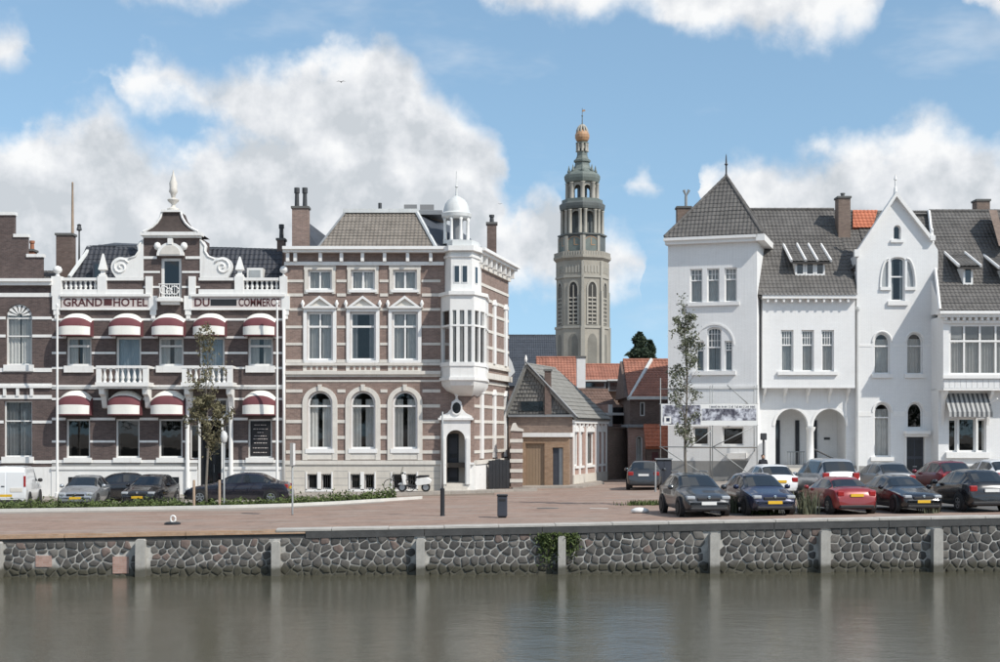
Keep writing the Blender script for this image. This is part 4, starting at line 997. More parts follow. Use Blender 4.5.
# side front: openings none, bands and pilasters
Bs = Bld(S, root, 'stone_trim')
L = S.len
zl = lambda y: fa.B(y)
MB().prism(S, [(0.001, zl(496)), (L, zl(496)), (L, zl(250)), (0.001, zl(250))], -.32, 0).build('side_front', 'brick_mansion', root)
for y in (281, 295, 309.5, 327, 344, 361, 381, 391, 406, 421.5, 437.5, 452):
    MB().box(S, .02, L, zl(y + 1.5), zl(y - 1.5), -.02, .04).build('stone_band', 'stone_trim', root)
for y0, y1, d in ((247.5, 250.5, .62), (250.5, 253.2, .45), (262, 265.5, .14), (362.8, 365.5, .14), (371, 377, .24), (460.5, 464.5, .16)):
    MB().box(S, .0, L + (.5 if d > .4 else .03), zl(y1), zl(y0), -.02, d).build('cornice' if d > .4 else 'string_course', 'white_trim' if d > .4 else 'stone_trim', root)
for i in range(8): MB().box(S, .3 + i * 1.15, .52 + i * 1.15, zl(261.9), zl(253.3), -.02, .36).build('eaves_bracket', 'white_trim', root)
for a in (1.3, 4.3, 7.2):
    for y0, y1 in ((393, 459), (298, 360)):
        MB().box(S, a, a + .5, zl(y1), zl(y0), -.02, .12).build('pilaster', 'white_trim', root)
        MB().prism(S, [(a - .12, zl(y0)), (a + .62, zl(y0)), (a + .25, zl(y0 - 6))], -.02, .16).build('pilaster_gable', 'white_trim', root)
MB().box(S, .02, L, zl(496), zl(464.6), -.01, .09).build('plinth', 'white_trim', root)
# rear volume
bk = [(fa.W(fa.A(284.3), 0).x, YF + .33), (XC - .3, YF + .33), (SP1.x - .32, SP1.y), (fa.W(fa.A(284.3), 0).x, SP1.y)]
mb = MB()
for i in (2, 3):
    p, q = bk[i], bk[(i + 1) % 4]
    f_ = Fac(p, q); mb.box(f_, 0, f_.len, zl(496), zl(250), -.15, .15)
mb.build('rear_wall', 'brick_dark', root)
MB().wbox(bk[0][0] + .2, XC - .4, YF + 2.3, YF + 2.45, zl(496), zl(251)).build('interior_wall', 'interior', root)
for y in (251.5, 366, 463): MB().wbox(bk[0][0] + .2, XC - .4, YF + .34, YF + 2.3, zl(y) - .25, zl(y)).build('floor_slab', 'interior', root)
# roof: tiled front slope, slate right slope, flat lead top
ze = zl(248.5); zt = zl(209) + .25; dB = -3.0
tl, tr = fa.A(340), fa.A(413)
roof_plane(root, [fa.W(fa.A(318), ze, -.1), fa.W(fa.A(436), ze, -.1), fa.W(tr, zt, dB), fa.W(tl, zt, dB)], 'tile_taupe', tw=.22, th_row=.30)
roof_plane(root, [fa.W(fa.A(318), ze, -.1), fa.W(tl, zt, dB), fa.W(tl, zt, -7), fa.W(fa.A(318), ze, -8)], 'tile_taupe')
roof_plane(root, [fa.W(fa.A(436), ze, -.1), fa.W(fa.A(480), ze, -1.2), fa.W(fa.A(507), ze, -7.6), fa.W(fa.A(452), zt - .3, -6.5), fa.W(tr, zt, dB)], 'slate', amp=.008)
roof_plane(root, [fa.W(fa.A(285), ze, -2.5), fa.W(fa.A(319), ze, -2.5), fa.W(fa.A(319), ze + 1.2, -5.5), fa.W(fa.A(285), ze + 2.6, -5.5)], 'slate', amp=.01)
MB().wbox(fa.W(tl, 0).x - .1, fa.W(fa.A(440), 0).x, YF - dB - .15, YF + 7, zt - .1, zt + .14).build('flat_roof', 'lead', root)
MB().tube([fa.W(fa.A(436), ze + .08, .0), fa.W(tr, zt + .1, dB + .08)], .11, 6).build('hip_flashing', 'zinc_white', root)
MB().tube([fa.W(fa.A(318), ze + .08, .0), fa.W(tl, zt + .1, dB + .08)], .06, 6).build('hip_flashing', 'lead', root)
MB().wbox(fa.W(tl, 0).x - .15, fa.W(tr, 0).x + .15, YF - dB - .3, YF - dB - .14, zt - .02, zt + .2).build('roof_edge', 'zinc_white', root)
for x0, x1 in ((404, 417), (420, 434)): MB().add([P(x0, 210, 80), P(x1, 210, 80), P(x1, 204.5, 81.2), P(x0, 204.5, 81.2), P(x0, 210, 82), P(x1, 210, 82), ], [(0, 1, 2, 3), (3, 2, 5, 4), (0, 3, 4), (1, 5, 2), (0, 4, 5, 1)]).build('skylight', 'car_glass', root)
MB().tube([P(380, 210, 79), P(380, 203, 79)], .1, 8).build('vent_pipe', 'iron_dark', root)
chimney(root, 292, 308, 206, 252, 76.2, 'brick_mansion', 2, poth=1.05, potm='iron_dark')
chimney(root, 487, 496.5, 222, 268, 79.5, 'brick_dark', 1, depth=.6, potm='iron_dark', poth=.45)
# ------------------ oriel over the entrance
def pl_(px, Y): return Vector(((px - CX) * Y / F, Y))
pA, pB, pC, pD, pE = pl_(441, 75.0), pl_(450, 73.75), pl_(474, 73.75), pl_(485.5, 75.3), pl_(488.5, 78.2)
faces = [(pA, pB), (pB, pC), (pC, pD), (pD, pE)]
def ring_prism(pts, z0, z1, name, m, grow=0.0, par=None):
    c = Vector((sum(p.x for p in pts) / len(pts), sum(p.y for p in pts) / len(pts))); q = [p + (p - c).normalized() * grow for p in pts]; n = len(q)
    mb = MB(); mb.v = [(p.x, p.y, z0) for p in q] + [(p.x, p.y, z1) for p in q]
    mb.f = [tuple(range(n)), tuple(range(n, 2 * n))] + [(i, (i + 1) % n, (i + 1) % n + n, i + n) for i in range(n)]
    return mb.build(name, m, par or root)
pin = pl_(458, 77.5)
plan = [pA, pB, pC, pD, pE, pin]
oriel = bpy.data.objects.new('oriel', None); C.objects.link(oriel); oriel.parent = root
zf = fa.B
ring_prism(plan, zf(367), zf(363), 'oriel_sill', 'white_trim', .06, oriel)
ring_prism(plan, zf(378), zf(367), 'oriel_apron', 'white_paint', .0, oriel)
ring_prism(plan, zf(381), zf(378), 'oriel_moulding', 'white_paint', .10, oriel)
# tapering foot
c = Vector((sum(p.x for p in plan[:5]) / 5, 76.2)); mb = MB(); ks = [(zf(381), 1.0), (zf(386), .97), (zf(391), .84), (zf(396), .55)]; n = len(plan)
for z, s_ in ks:
    for p in plan: q = c + (p - c) * s_; mb.v.append((q.x, q.y, z))
for i in range(len(ks) - 1):
    for j in range(n): mb.f.append((i * n + j, i * n + (j + 1) % n, (i + 1) * n + (j + 1) % n, (i + 1) * n + j))
mb.f += [tuple(range(n)), tuple(range(3 * n, 4 * n))]; mb.build('oriel_foot', 'white_paint', oriel, smooth=True, auto=30)
ring_prism(plan, zf(312), zf(297), 'oriel_head', 'white_paint', .0, oriel)
ring_prism(plan, zf(297), zf(293.5), 'oriel_cornice', 'white_paint', .14, oriel)
ring_prism([c + (p - c) * .80 for p in plan], zf(365), zf(310), 'oriel_core', 'interior', 0, oriel)
for i, (p, q) in enumerate(faces):
    f_ = Fac(p, q, YF); W_ = f_.len; nl = (1, 3, 2, 2)[i]
    bo = Bld(f_, oriel, 'white_paint')
    mb = MB(); z0, z1, zt_ = zf(363), zf(312), zf(327)
    for j in range(nl + 1):
        a = W_ * j / nl; w_ = .09 if 0 < j < nl else .13
        mb.box(f_, max(0, a - w_), min(W_, a + w_), z0, z1, -.16, 0)
    mb.box(f_, .01, W_ - .01, zt_ - .05, zt_ + .05, -.15, .015)
    wi = mb.build('window', 'white_paint', oriel)
    for j in range(nl):
        for (q0, q1) in ((z0, zt_), (zt_, z1)):
            MB().quad(f_.W(W_ * j / nl + .05, q0, -.09), f_.W(W_ * (j + 1) / nl - .05, q0, -.09), f_.W(W_ * (j + 1) / nl - .05, q1, -.09), f_.W(W_ * j / nl + .05, q1, -.09)).build('pane', 'glass', wi)
        if i > 0: MB().quad(f_.W(W_ * j / nl + .05, z0, -.25), f_.W(W_ * (j + .62) / nl, z0, -.25), f_.W(W_ * (j + .62) / nl, z1, -.25), f_.W(W_ * j / nl + .05, z1, -.25)).build('curtain', 'curtain', wi)
# upper storey of the oriel (smaller) and cupola
pA2, pB2, pC2, pD2 = pl_(445, 75.0), pl_(451, 74.15), pl_(472, 74.15), pl_(479.5, 75.3)
plan2 = [pA2, pB2, pC2, pD2, pl_(482, 77), pin]
ring_prism(plan2, zf(293.4), zf(259), 'oriel_upper', 'white_paint', 0, oriel)
ring_prism(plan2, zf(259), zf(256.5), 'oriel_upper_moulding', 'white_paint', .08, oriel)
ring_prism(plan2, zf(252.9), zf(248), 'oriel_top_cornice', 'white_paint', .28, oriel); ring_prism(plan2, zf(256.5), zf(252.9), 'oriel_frieze', 'white_paint', .0, oriel)
f_ = Fac(pB2, pC2, YF)
for a in (.28, .66): 
    o = MB().box(f_, f_.len * a - .17, f_.len * a + .17, zf(284.5), zf(267), -.02, .03).build('upper_window', 'white_trim', oriel)
    MB().box(f_, f_.len * a - .12, f_.len * a + .12, zf(283.7), zf(267.8), .0, .04).build('pane', 'car_glass', o)
f_ = Fac(pC2, pD2, YF)
o = MB().box(f_, f_.len * .3, f_.len * .72, zf(284.5), zf(267), -.02, .03).build('upper_window', 'white_trim', oriel); MB().box(f_, f_.len * .36, f_.len * .66, zf(283.7), zf(267.8), .0, .04).build('pane', 'car_glass', o)
ring_prism([c + (p - c) * .92 for p in plan2], zf(248), zf(241.5), 'cupola_base', 'zinc_white', 0, oriel)
cup = bpy.data.objects.new('cupola', None); C.objects.link(cup); cup.parent = root
cc = Vector(((456.5 - CX) * 75.8 / F, 75.8, 0)); rc = 13.2 * 75.8 / F
z0, z1 = zf(241.5), zf(217)
MB().lathe((cc.x, cc.y, 0), [(rc * 1.08, z0 - .05), (rc * 1.08, z0 + .12)], 8, rot=math.pi / 8).build('cupola_floor', 'zinc_white', cup)
for i in range(8):
    an = math.pi / 8 + i * math.pi / 4; MB().lathe((cc.x + rc * .93 * math.cos(an), cc.y + rc * .93 * math.sin(an), 0), [(.11, z0 + .12), (.085, z0 + .2), (.075, z1 - .12), (.11, z1)], 8).build('column', 'white_paint', cup, smooth=True)
MB().lathe((cc.x, cc.y, 0), [(rc * .45, z0 + .1), (rc * .45, z1)], 8, rot=math.pi / 8).build('cupola_core', 'lead', cup)
MB().lathe((cc.x, cc.y, 0), [(rc * .98, z1), (rc * 1.12, z1 + .10), (rc * 1.16, z1 + .28), (rc * 1.02, z1 + .36), (rc * .98, z1 + .55), (rc * .86, z1 + .82), (rc * .62, z1 + 1.05), (rc * .3, z1 + 1.2), (.06, z1 + 1.27), (.04, z1 + 1.7), (.09, z1 + 1.76), (.03, z1 + 1.85), (.02, z1 + 2.6)], 16, rot=math.pi / 16).build('dome', 'zinc_white', cup, smooth=True, auto=35)
# ------------------ portal
pa = lambda px: fa.A(px)
po = outline(pa(446.5), pa(465), zf(484), zf(430), 9.2 * KF, 14); ou = outline(pa(441.5), pa(470.5), zf(484), zf(424), 0)
portal = MB().prism(fa, [(pa(441.5), zf(484)), (pa(446.4), zf(484))] + [p for p in reversed(po[2:])] + [(pa(465.1), zf(484)), (pa(470.5), zf(484)), (pa(470.5), zf(420)), (pa(441.5), zf(420))], -.02, .30).build('portal', 'white_paint', root)
MB().prism(fa, fa.poly([(439.5, 420), (472.5, 420), (472, 416), (466, 413), (462.5, 409), (461.5, 402), (457, 398.5), (452, 402), (451, 409), (447.5, 413), (440.5, 416)]), -.02, .26).build('portal_gable', 'white_paint', portal)
MB().prism(fa, fa.poly([(438.5, 420.1), (473.5, 420.1), (473.5, 417.8), (438.5, 417.8)]), -.02, .42).build('portal_cornice', 'white_paint', portal)
ov = [(pa(456.8 + 4.3 * math.cos(t * math.pi / 8)), zf(408 - 5.6 * math.sin(t * math.pi / 8))) for t in range(16)]
ovo = [(pa(456.8 + 5.8 * math.cos(t * math.pi / 8)), zf(408 - 7.1 * math.sin(t * math.pi / 8))) for t in range(16)]
MB().prism(fa, ovo, .2, .34, [ov]).build('oval_frame', 'white_paint', portal); MB().prism(fa, ov, .25, .275).build('oval_pane', 'car_glass', portal)
MB().lathe(fa.W(pa(456.8), zf(399), .15), [(.1, 0), (.05, .1), (.13, .22), (.02, .5)], 8).build('finial', 'white_paint', portal, smooth=True)
for x in (443.5, 468.3): MB().box(fa, pa(x) - .1, pa(x) + .1, zf(484), zf(438), .29, .40).build('portal_pilaster', 'white_paint', portal)
MB().box(fa, pa(445), pa(466.5), zf(484), zf(424), -1.25, -1.2).build('porch_back', 'stone_trim', root)
MB().box(fa, pa(445), pa(446.4), zf(484), zf(424), -1.2, -.321).build('porch_side', 'stone_trim', root); MB().box(fa, pa(465.1), pa(466.5), zf(484), zf(424), -1.2, -.321).build('porch_side', 'stone_trim', root)
dr = MB().box(fa, pa(447), pa(458), zf(482), zf(434), -1.19, -1.12).build('door', 'door_dark', root)
for (y0, y1) in ((438, 454), (458, 478)): MB().box(fa, pa(448.6), pa(456.4), zf(y1), zf(y0), -1.12, -1.10).build('door_panel', 'door_blue', dr)
MB().box(fa, pa(446.6), pa(464.9), zf(486), zf(483), -1.2, .25).build('doorstep', 'plinth_stone', root)
MB().box(fa, pa(444), pa(467.5), zf(489.4), zf(486), -.3, .55).build('doorstep', 'plinth_stone', root)
MB().box(fa, pa(442.5), pa(469), zf(496), zf(489.4), -.3, .9).build('doorstep', 'plinth_stone', root)
B.part('plinth', 'white_paint', (441, 464.6, 446.3, 496, -.01, .20), (465.2, 464.6, 474.1, 496, -.01, .20), (441, 462.5, 446.3, 464.5, -.01, .33), (465.2, 462.5, 474.2, 464.5, -.01, .33))
B.part('side_niche', 'stone_trim', (480, 474, 481, 475, -.01, .01))
# ------------------------------------------------------------------ banded garden wall and dark gate beside the mansion
f_ = Fac((.50 + .02, 83.3), (1.55, 79.0)); 
gw = thing('garden_wall', 'brick and white banded garden wall end with curved top beside the mansion', 'wall', (1.3, 79.5, gz(1.3)))
f_ = Fac((11.0 * 78.5 / F, 78.5), (22.5 * 78.5 / F, 78.5)); W_ = f_.len; zb = gz(1) ; H = 3.35
MB().prism(f_, [(0, zb - .2), (W_, zb - .2), (W_, zb + H - .12), (W_ * .62, zb + H), (W_ * .40, zb + H + .25), (W_ * .18, zb + H + .22), (0, zb + H - .1)], -.9, 0).build('wall_core', 'brick_mansion', gw)
for i in range(5): MB().box(f_, -.06, W_ + .02, zb + .35 + i * .56, zb + .55 + i * .56, -.92, .03).build('stone_band', 'stone_trim', gw)
MB().prism(f_, [(-.05, zb + H - .1), (W_ + .06, zb + H - .13), (W_ + .06, zb + H - .02), (W_ * .62, zb + H + .1), (W_ * .40, zb + H + .36), (W_ * .16, zb + H + .33)], -.93, .06).build('coping', 'stone_trim', gw)
gt = thing('dark_gate', 'dark grey closed board gate between mansion and banded garden wall', 'gate', (0, 77.6, gz(0)))
f_ = Fac(((489 - CX) * 77.2 / F, 77.2), ((509.5 - CX) * 78.3 / F, 78.3)); W_ = f_.len; zb = gz(0)
MB().box(f_, 0, W_, zb + .25, zb + .35, -.1, -.052).box(f_, 0, W_, zb + 1.4, zb + 1.5, -.1, -.052).build('gate_rail', 'metal_black', gt)
for i in range(6): MB().box(f_, W_ * i / 6 + .008, W_ * (i + 1) / 6 - .008, zb + .05, zb + 1.62 + .04 * math.sin(i * .6), -.05, 0).build('gate_board', 'plank_dark' if 'plank_dark' in M else 'metal_black', gt)
# ------------------------------------------------------------------ church tower, about 370 m away
YT = 370.0; KT = YT / F; tw = front(YT)
tx = (584 - CX) * KT; ty = YT + 8
mat('tower_stone', (.33, .305, .26), .85, .22, .25, bump=.2, bscale=2, streak=.0)
mat('tower_green', (.15, .175, .16), .6, .25, .4)
mat('tower_lead', (.105, .115, .112), .6, .25, .4)
mat('tower_gold', (.40, .235, .13), .4, .2, 1)
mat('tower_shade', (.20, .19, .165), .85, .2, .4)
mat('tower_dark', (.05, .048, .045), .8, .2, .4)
mat('tower_pale', (.37, .35, .305), .8, .12, .4)
tower = thing('church_tower', 'tall octagonal stone church tower with open lantern and golden onion top', 'church tower', (tx, ty, 0))
tz = lambda y: CZ - (y - HY) * KT
def oct_(name, m, prof, seg=8, rot=None, **kw):
    # vertices seen at about -2 degrees from the line of sight
    r0 = math.radians(-92) if rot is None else rot
    return MB().lathe((tx, ty, 0), [(r * KT, tz(y)) for r, y in prof], seg, rot=r0, **kw).build(name, m, tower)
oct_('shaft', 'tower_stone', [(27.2, 445), (27.2, 326), (26.4, 325), (26.4, 276), (26.8, 275.5), (26.8, 259)])
oct_('string_course', 'tower_pale', [(28.2, 327.5), (28.2, 325)]); oct_('string_course', 'tower_pale', [(27.6, 276.5), (27.6, 274.5)])
oct_('gallery', 'tower_stone', [(26.8, 259.2), (29.4, 256.5), (29.4, 254), (28.8, 254), (28.8, 250), (28.0, 250), (28.0, 254.2)])
octf = []
for i in range(8):
    a0 = math.radians(-92 + 45 * i); a1 = math.radians(-92 + 45 * (i + 1))
    octf.append((a0, a1))
def oface(i, r):
    a0, a1 = octf[i]; p0 = Vector((tx + r * KT * math.cos(a0), ty + r * KT * math.sin(a0))); p1 = Vector((tx + r * KT * math.cos(a1), ty + r * KT * math.sin(a1)))
    return Fac(p0, p1, YT)          # u runs anticlockwise -> n points outwards
for i in range(8):
    a0 = octf[i][0]; 
    if not (-200 < math.degrees(a0) < 40): continue
    # corner buttress
    ca, sa = math.cos(a0), math.sin(a0)
    f_ = Fac((tx + 27.0 * KT * ca - sa * -.55, ty + 27.0 * KT * sa + ca * -.55), (tx + 27.0 * KT * ca - sa * .55, ty + 27.0 * KT * sa + ca * .55))
    mb = MB(); mb.box(f_, 0, 1.1, tz(445), tz(326), -.5, .55); mb.box(f_, .15, .95, tz(326), tz(290), -.6, .3); mb.box(f_, .2, .9, tz(290), tz(260), -.6, .1); mb.build('buttress', 'tower_pale', tower)
for i in (5, 6, 7, 0, 1):
    f_ = oface(i, 26.4); W_ = f_.len
    if f_.n.y > .3: continue
    w0, w1 = W_ * .28, W_ * .72
    o = MB().prism(f_, outline(w0 - .45, w1 + .45, tz(324), tz(279), 2.2, 10), -.5, .20, [outline(w0, w1, tz(323.5), tz(281), 1.9, 10)]).build('belfry_opening', 'tower_pale', tower)
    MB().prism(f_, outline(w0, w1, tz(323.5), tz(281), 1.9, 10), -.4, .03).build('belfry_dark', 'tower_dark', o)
    for j in range(7): 
        z = tz(321.5 - j * 4.0); MB().add([f_.W(w0, z, .16), f_.W(w1, z, .16), f_.W(w1, z + .35, .03), f_.W(w0, z + .35, .03), f_.W(w0, z - .06, .16), f_.W(w1, z - .06, .16)], [(0, 1, 2, 3), (4, 5, 1, 0)]).build('louvre', 'tower_stone', o)
    MB().box(f_, (w0 + w1) / 2 - .12, (w0 + w1) / 2 + .12, tz(323.5), tz(284), .03, .19).build('mullion', 'tower_pale', o)
    f2 = oface(i, 27.2); W2 = f2.len
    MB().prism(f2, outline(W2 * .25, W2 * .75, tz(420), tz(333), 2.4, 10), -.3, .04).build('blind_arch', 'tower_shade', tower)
    f3 = oface(i, 26.8); W3 = f3.len
    for j in range(5): MB().prism(f3, outline(W3 * (.10 + .165 * j), W3 * (.10 + .165 * j + .09), tz(271.5), tz(264), .3, 6), -.1, .12).build('frieze_niche', 'tower_pale', tower)
    for j in range(8):
        fb = oface(i, 28.9); a = fb.len * (j + .5) / 8; MB().box(fb, a - .12, a + .12, tz(254), tz(250.3), -.2, .06).build('gallery_baluster', 'tower_pale', tower)
# clock stage
oct_('clock_stage', 'tower_lead', [(23.6, 254), (23.6, 233.5), (25.2, 233), (25.2, 231.5)])
for i in (6, 7, 0, 5):
    f_ = oface(i, 23.6); W_ = f_.len
    if f_.n.y > .3: continue
    c = f_.W(W_ / 2, tz(243.5), .08)
    rg = [(W_ / 2 + 2.15 * math.cos(t * math.pi / 10), tz(243.3) + 2.15 * math.sin(t * math.pi / 10)) for t in range(20)]
    o = MB().prism(f_, rg, -.1, .10).build('clock_face', 'tower_green', tower)
    MB().prism(f_, [(W_ / 2 + 2.3 * math.cos(t * math.pi / 10), tz(243.3) + 2.3 * math.sin(t * math.pi / 10)) for t in range(20)], -.05, .16, [rg]).build('clock_rim', 'tower_gold', o)
    MB().box(f_, W_ / 2 - .1, W_ / 2 + .1, tz(243.3), tz(243.3) + 1.8, .11, .17).box(f_, W_ / 2, W_ / 2 + 1.2, tz(243.3) - .1, tz(243.3) + .1, .11, .16).build('clock_hands', 'tower_gold', o)
    for a in (.06, .94): MB().box(f_, W_ * a - .35, W_ * a + .35, tz(252), tz(234), -.1, .35).build('pilaster', 'tower_pale', tower)
def lantern(r, y0, y1, core, ncol, mcol, mc, rc):
    oct_('lantern_core', mc, [(core, y0), (core, y1)])
    for i in range(8):
        a0 = octf[i][0]
        for da in ((0,) if ncol == 1 else (-.13, .13)):
            an = a0 + da; MB().lathe((tx + r * KT * math.cos(an), ty + r * KT * math.sin(an), 0), [(rc * 1.3, tz(y0)), (rc, tz(y0 - 1)), (rc * .9, tz(y1 + 1)), (rc * 1.3, tz(y1))], 8).build('column', mcol, tower, smooth=True)
        f_ = oface(i, r * .98); W_ = f_.len
        mb = MB().prism(f_, [(W_ * .12, tz(y1)), (W_ * .12, tz(y0)), (W_ * .2, tz(y0))] + [(W_ * (.5 - .3 * math.cos(math.pi * k / 8)), tz(y1 + 6) + W_ * .3 * math.sin(math.pi * k / 8)) for k in range(9)] + [(W_ * .8, tz(y0)), (W_ * .88, tz(y0)), (W_ * .88, tz(y1))], -.5, -.1)
        mb.build('arcade', mcol, tower)
lantern(20.5, 231.6, 207, 10.5, 2, 'tower_pale', 'tower_lead', .5)
oct_('lantern_cornice', 'tower_lead', [(19, 207.2), (22.5, 206), (23.2, 203.5), (23.4, 200.5), (21.6, 199), (20, 197.5), (16, 196)])
oct_('lantern_rail', 'tower_green', [(20.8, 199), (20.8, 195.5), (20.2, 195.5), (20.2, 199)])
lantern(15.0, 196.2, 178.5, 5.0, 1, 'tower_pale', 'tower_lead', .6)
oct_('dome_roof', 'tower_green', [(14.5, 178.6), (17.0, 177.5), (18.2, 174), (18.4, 171), (16.5, 168.5), (13, 166.5), (9.5, 163.5), (7.6, 160), (7.2, 157)])
for i in range(8):
    an = octf[i][0]; MB().lathe((tx + 13.5 * KT * math.cos(an), ty + 13.5 * KT * math.sin(an), tz(167)), [(.35, -.3), (.5, .2), (.3, .6), (.15, 1.4), (.0, 2.0)], 8).build('dome_vase', 'tower_green', tower, smooth=True)
oct_('upper_neck', 'tower_green', [(7.2, 157.2), (8.6, 156.4), (8.6, 154.5), (6.6, 153), (5.4, 150), (5.2, 146)])
lantern(5.2, 146, 138, 2.6, 1, 'tower_pale', 'tower_lead', .33)
oct_('neck_ring', 'tower_green', [(5, 138.2), (6.6, 137.4), (6.6, 136.4), (4.6, 135.8)])
oct_('golden_onion', 'tower_gold', [(4.6, 135.8), (6.2, 134.5), (7.4, 131.5), (7.4, 128.5), (6.0, 125.5), (3.6, 123), (2.2, 121), (1.8, 119)], 16)
for k in range(10):
    an = k * .628; MB().tube([(tx + r * KT * math.cos(an), ty + r * KT * math.sin(an), tz(y)) for r, y in ((5.5, 127.5), (5.2, 124), (3.8, 121), (1.5, 118.5))], .28, 5).build('crown_rib', 'tower_pale', tower)
oct_('spire_rod', 'tower_lead', [(1.1, 119), (.5, 116), (.4, 110), (.9, 109), (.3, 108), (.25, 101)])
MB().prism(Fac((tx - 1, ty), (tx + 1, ty)), [(1.0, tz(105)), (1.9, tz(104)), (1.7, tz(102.5)), (1.0, tz(103))], -.05, .05).build('weathervane', 'tower_gold', tower)
# ------------------------------------------------------------------ gabled houses of the side street
def gable_house(name, label, p0, ang, W, D, zw, zrd, wall, roof, ridge_along='u', over=.25, base=None, cat='house'):
    """box house with a saddle roof. p0 = front left corner on the plan, ang = turn of the front (deg), ridge along the front ('u') or the depth ('d')"""
    u = Vector((math.cos(R_(ang)), math.sin(R_(ang)))); f = Fac(p0, Vector(p0) + u * W)
    zb = (gz(p0[0]) if base is None else base) - .2
    rt = thing(name, label, cat, (*(f.W(W / 2, 0).xy), zb + .2))
    b = Bld(f, rt, 'white_trim')
    return rt, f, b, zb
def finish_house(rt, f, b, zb, W, D, zw, zrd, wall, roof, ridge_along, over=.25, rear=True, amp=.028):
    fr = [(0, zb), (W, zb), (W, zw)] + ([(W / 2, zrd)] if ridge_along == 'd' else []) + [(0, zw)]
    MB().prism(f, fr, -.3, 0, b.holes).build('front_wall', wall, rt)
    MB().box(f, 0, .3, zb, zw, -D, -.302).build('side_wall', wall, rt); MB().box(f, W - .3, W, zb, zw, -D, -.302).build('side_wall', wall, rt)
    MB().prism(f, fr, -D - .3, -D - .002).build('rear_wall', wall, rt)
    MB().box(f, .31, W - .31, zb, zw - .02, -1.7, -1.6).build('interior_wall', 'interior', rt); MB().box(f, .31, W - .31, zw - .2, zw - .05, -1.6, -.31).build('floor_slab', 'interior', rt)
    o = over
    if ridge_along == 'u':
        for (d0, d1) in ((o, -D / 2 - .15), (-D - .3 - o, -D / 2 - .15)):
            e = zw - (zrd - zw) / (D / 2 + .15) * o
            roof_plane(rt, [f.W(-o, e, d0), f.W(W + o, e, d0), f.W(W + o, zrd, d1), f.W(-o, zrd, d1)], roof, amp=amp)
        ridge(rt, f.W(-o, zrd + .08, -D / 2 - .15), f.W(W + o, zrd + .08, -D / 2 - .15), roof)
        for a in (0, W - .3): 
            q = Fac(f.W(a, 0, -D - .3).xy, f.W(a, 0, 0).xy) 
            MB().prism(q, [(0.0, zw), (D + .3, zw), (D / 2 + .15, zrd - .02)], -.3 if False else 0, .3).build('gable_wall', wall, rt)
    else:
        for (a0, a1) in ((-o, W / 2), (W + o, W / 2)):
            e = zw - (zrd - zw) / (W / 2) * o
            roof_plane(rt, [f.W(a0, e, o), f.W(a1, zrd, o), f.W(a1, zrd, -D - .3 - o), f.W(a0, e, -D - .3 - o)], roof, amp=amp)
        ridge(rt, f.W(W / 2, zrd + .08, o), f.W(W / 2, zrd + .08, -D - .3 - o), roof)
# 1: low house with slate-hung gable; front faces the quay, long side follows the street
rt = thing('slate_gable_house', 'low house with grey slate hung gable, tan garage door and white pilasters', 'house', (3.0, 83, gz(3)))
c1 = Vector((72.5 * 81.5 / F, 81.5)); c0 = Vector((8.5 * 82.2 / F, 82.2)); c2 = Vector((106.5 * 89.5 / F, 89.5)); c3 = c0 + (c2 - c1)
Hf = Fac(c0, c1, 81.8); Hs = Fac(c1, c2, 81.5); b = Bld(Hf, rt, 'white_trim'); zb = gz(3) - .1
W_ = Hf.len; zw = Hf.B(417); zap = Hf.B(364.5)
MB().box(Hf, 0, W_, zb, zw, -.3, 0).build('front_wall', 'brick_street', rt)
MB().box(Hf, W_ * .0, W_ + .12, zw, zw + .14, -.5, .22).build('gutter', 'lead', rt)
MB().prism(Hf, [(0, zw + .15), (W_, zw + .15), (Hf.A(526.5), zap)], -.3, -.04).build('gable_wall', 'slate', rt)
sl_ = MB(); am = Hf.A(526.5)                    # hung slates, each course a row of little plates
z = zw + .2
while z < zap - .1:
    t = (z - zw - .15) / (zap - zw - .15); x0 = 0 + (am - 0) * t; x1 = W_ + (am - W_) * t; x = x0 + .04
    while x < x1 - .16:
        e = rnd.uniform(.0, .02); w_ = .20; sl_.add([Hf.W(x, z, .02 + e), Hf.W(x + w_ - .03, z, .02 + e), Hf.W(x + w_ - .03, z + .26, -.03), Hf.W(x, z + .26, -.03), Hf.W(x, z, -.03), Hf.W(x + w_ - .03, z, -.03)], [(0, 1, 2, 3), (0, 4, 5, 1), (0, 3, 4), (1, 5, 2)]); x += w_
    z += .24
sl_.build('hung_slates', 'slate_hung', rt, kind='stuff')
MB().rect(Hf, 519, 401.5, 543, 411, .02, .06).build('attic_window', 'car_glass', rt)
D_ = (c2 - c1).length; RV = (c2 - c1)
ap0 = Vector((*(Hf.W(am, 0, .2).xy), zap + .05)); ap1 = ap0 + Vector((RV.x, RV.y, 0)) * .72
e0 = Vector((*(Hf.W(W_ + .3, 0, .2).xy), zw - .1)); e1 = e0 + Vector((RV.x, RV.y, 0)) * 1.0
l0 = Vector((*(Hf.W(-.3, 0, .2).xy), zw - .1)); l1 = l0 + Vector((RV.x, RV.y, 0))
roof_plane(rt, [e0, e1, ap1, ap0], 'roof_concrete', amp=.02); roof_plane(rt, [l0, ap0, ap1, l1], 'roof_concrete', amp=.02)
MB().add([e1, l1, ap1], [(0, 1, 2)]).build('rear_gable', 'roof_concrete', rt)
MB().lathe(ap0 + Vector((0, 0, -.05)), [(.10, 0), (.05, .12), (.09, .3), (.03, .55)], 8).build('finial', 'white_trim', rt)
MB().tube([l0 + Vector((0, 0, .1)), ap0 + Vector((0, -.05, .1)), e0 + Vector((0, 0, .1))], .07, 6).build('verge', 'lead', rt)
ch = chimney(rt, 544.8, 551.3, 369, 414.5, 81.55, 'brick_dark', 0, depth=.5)
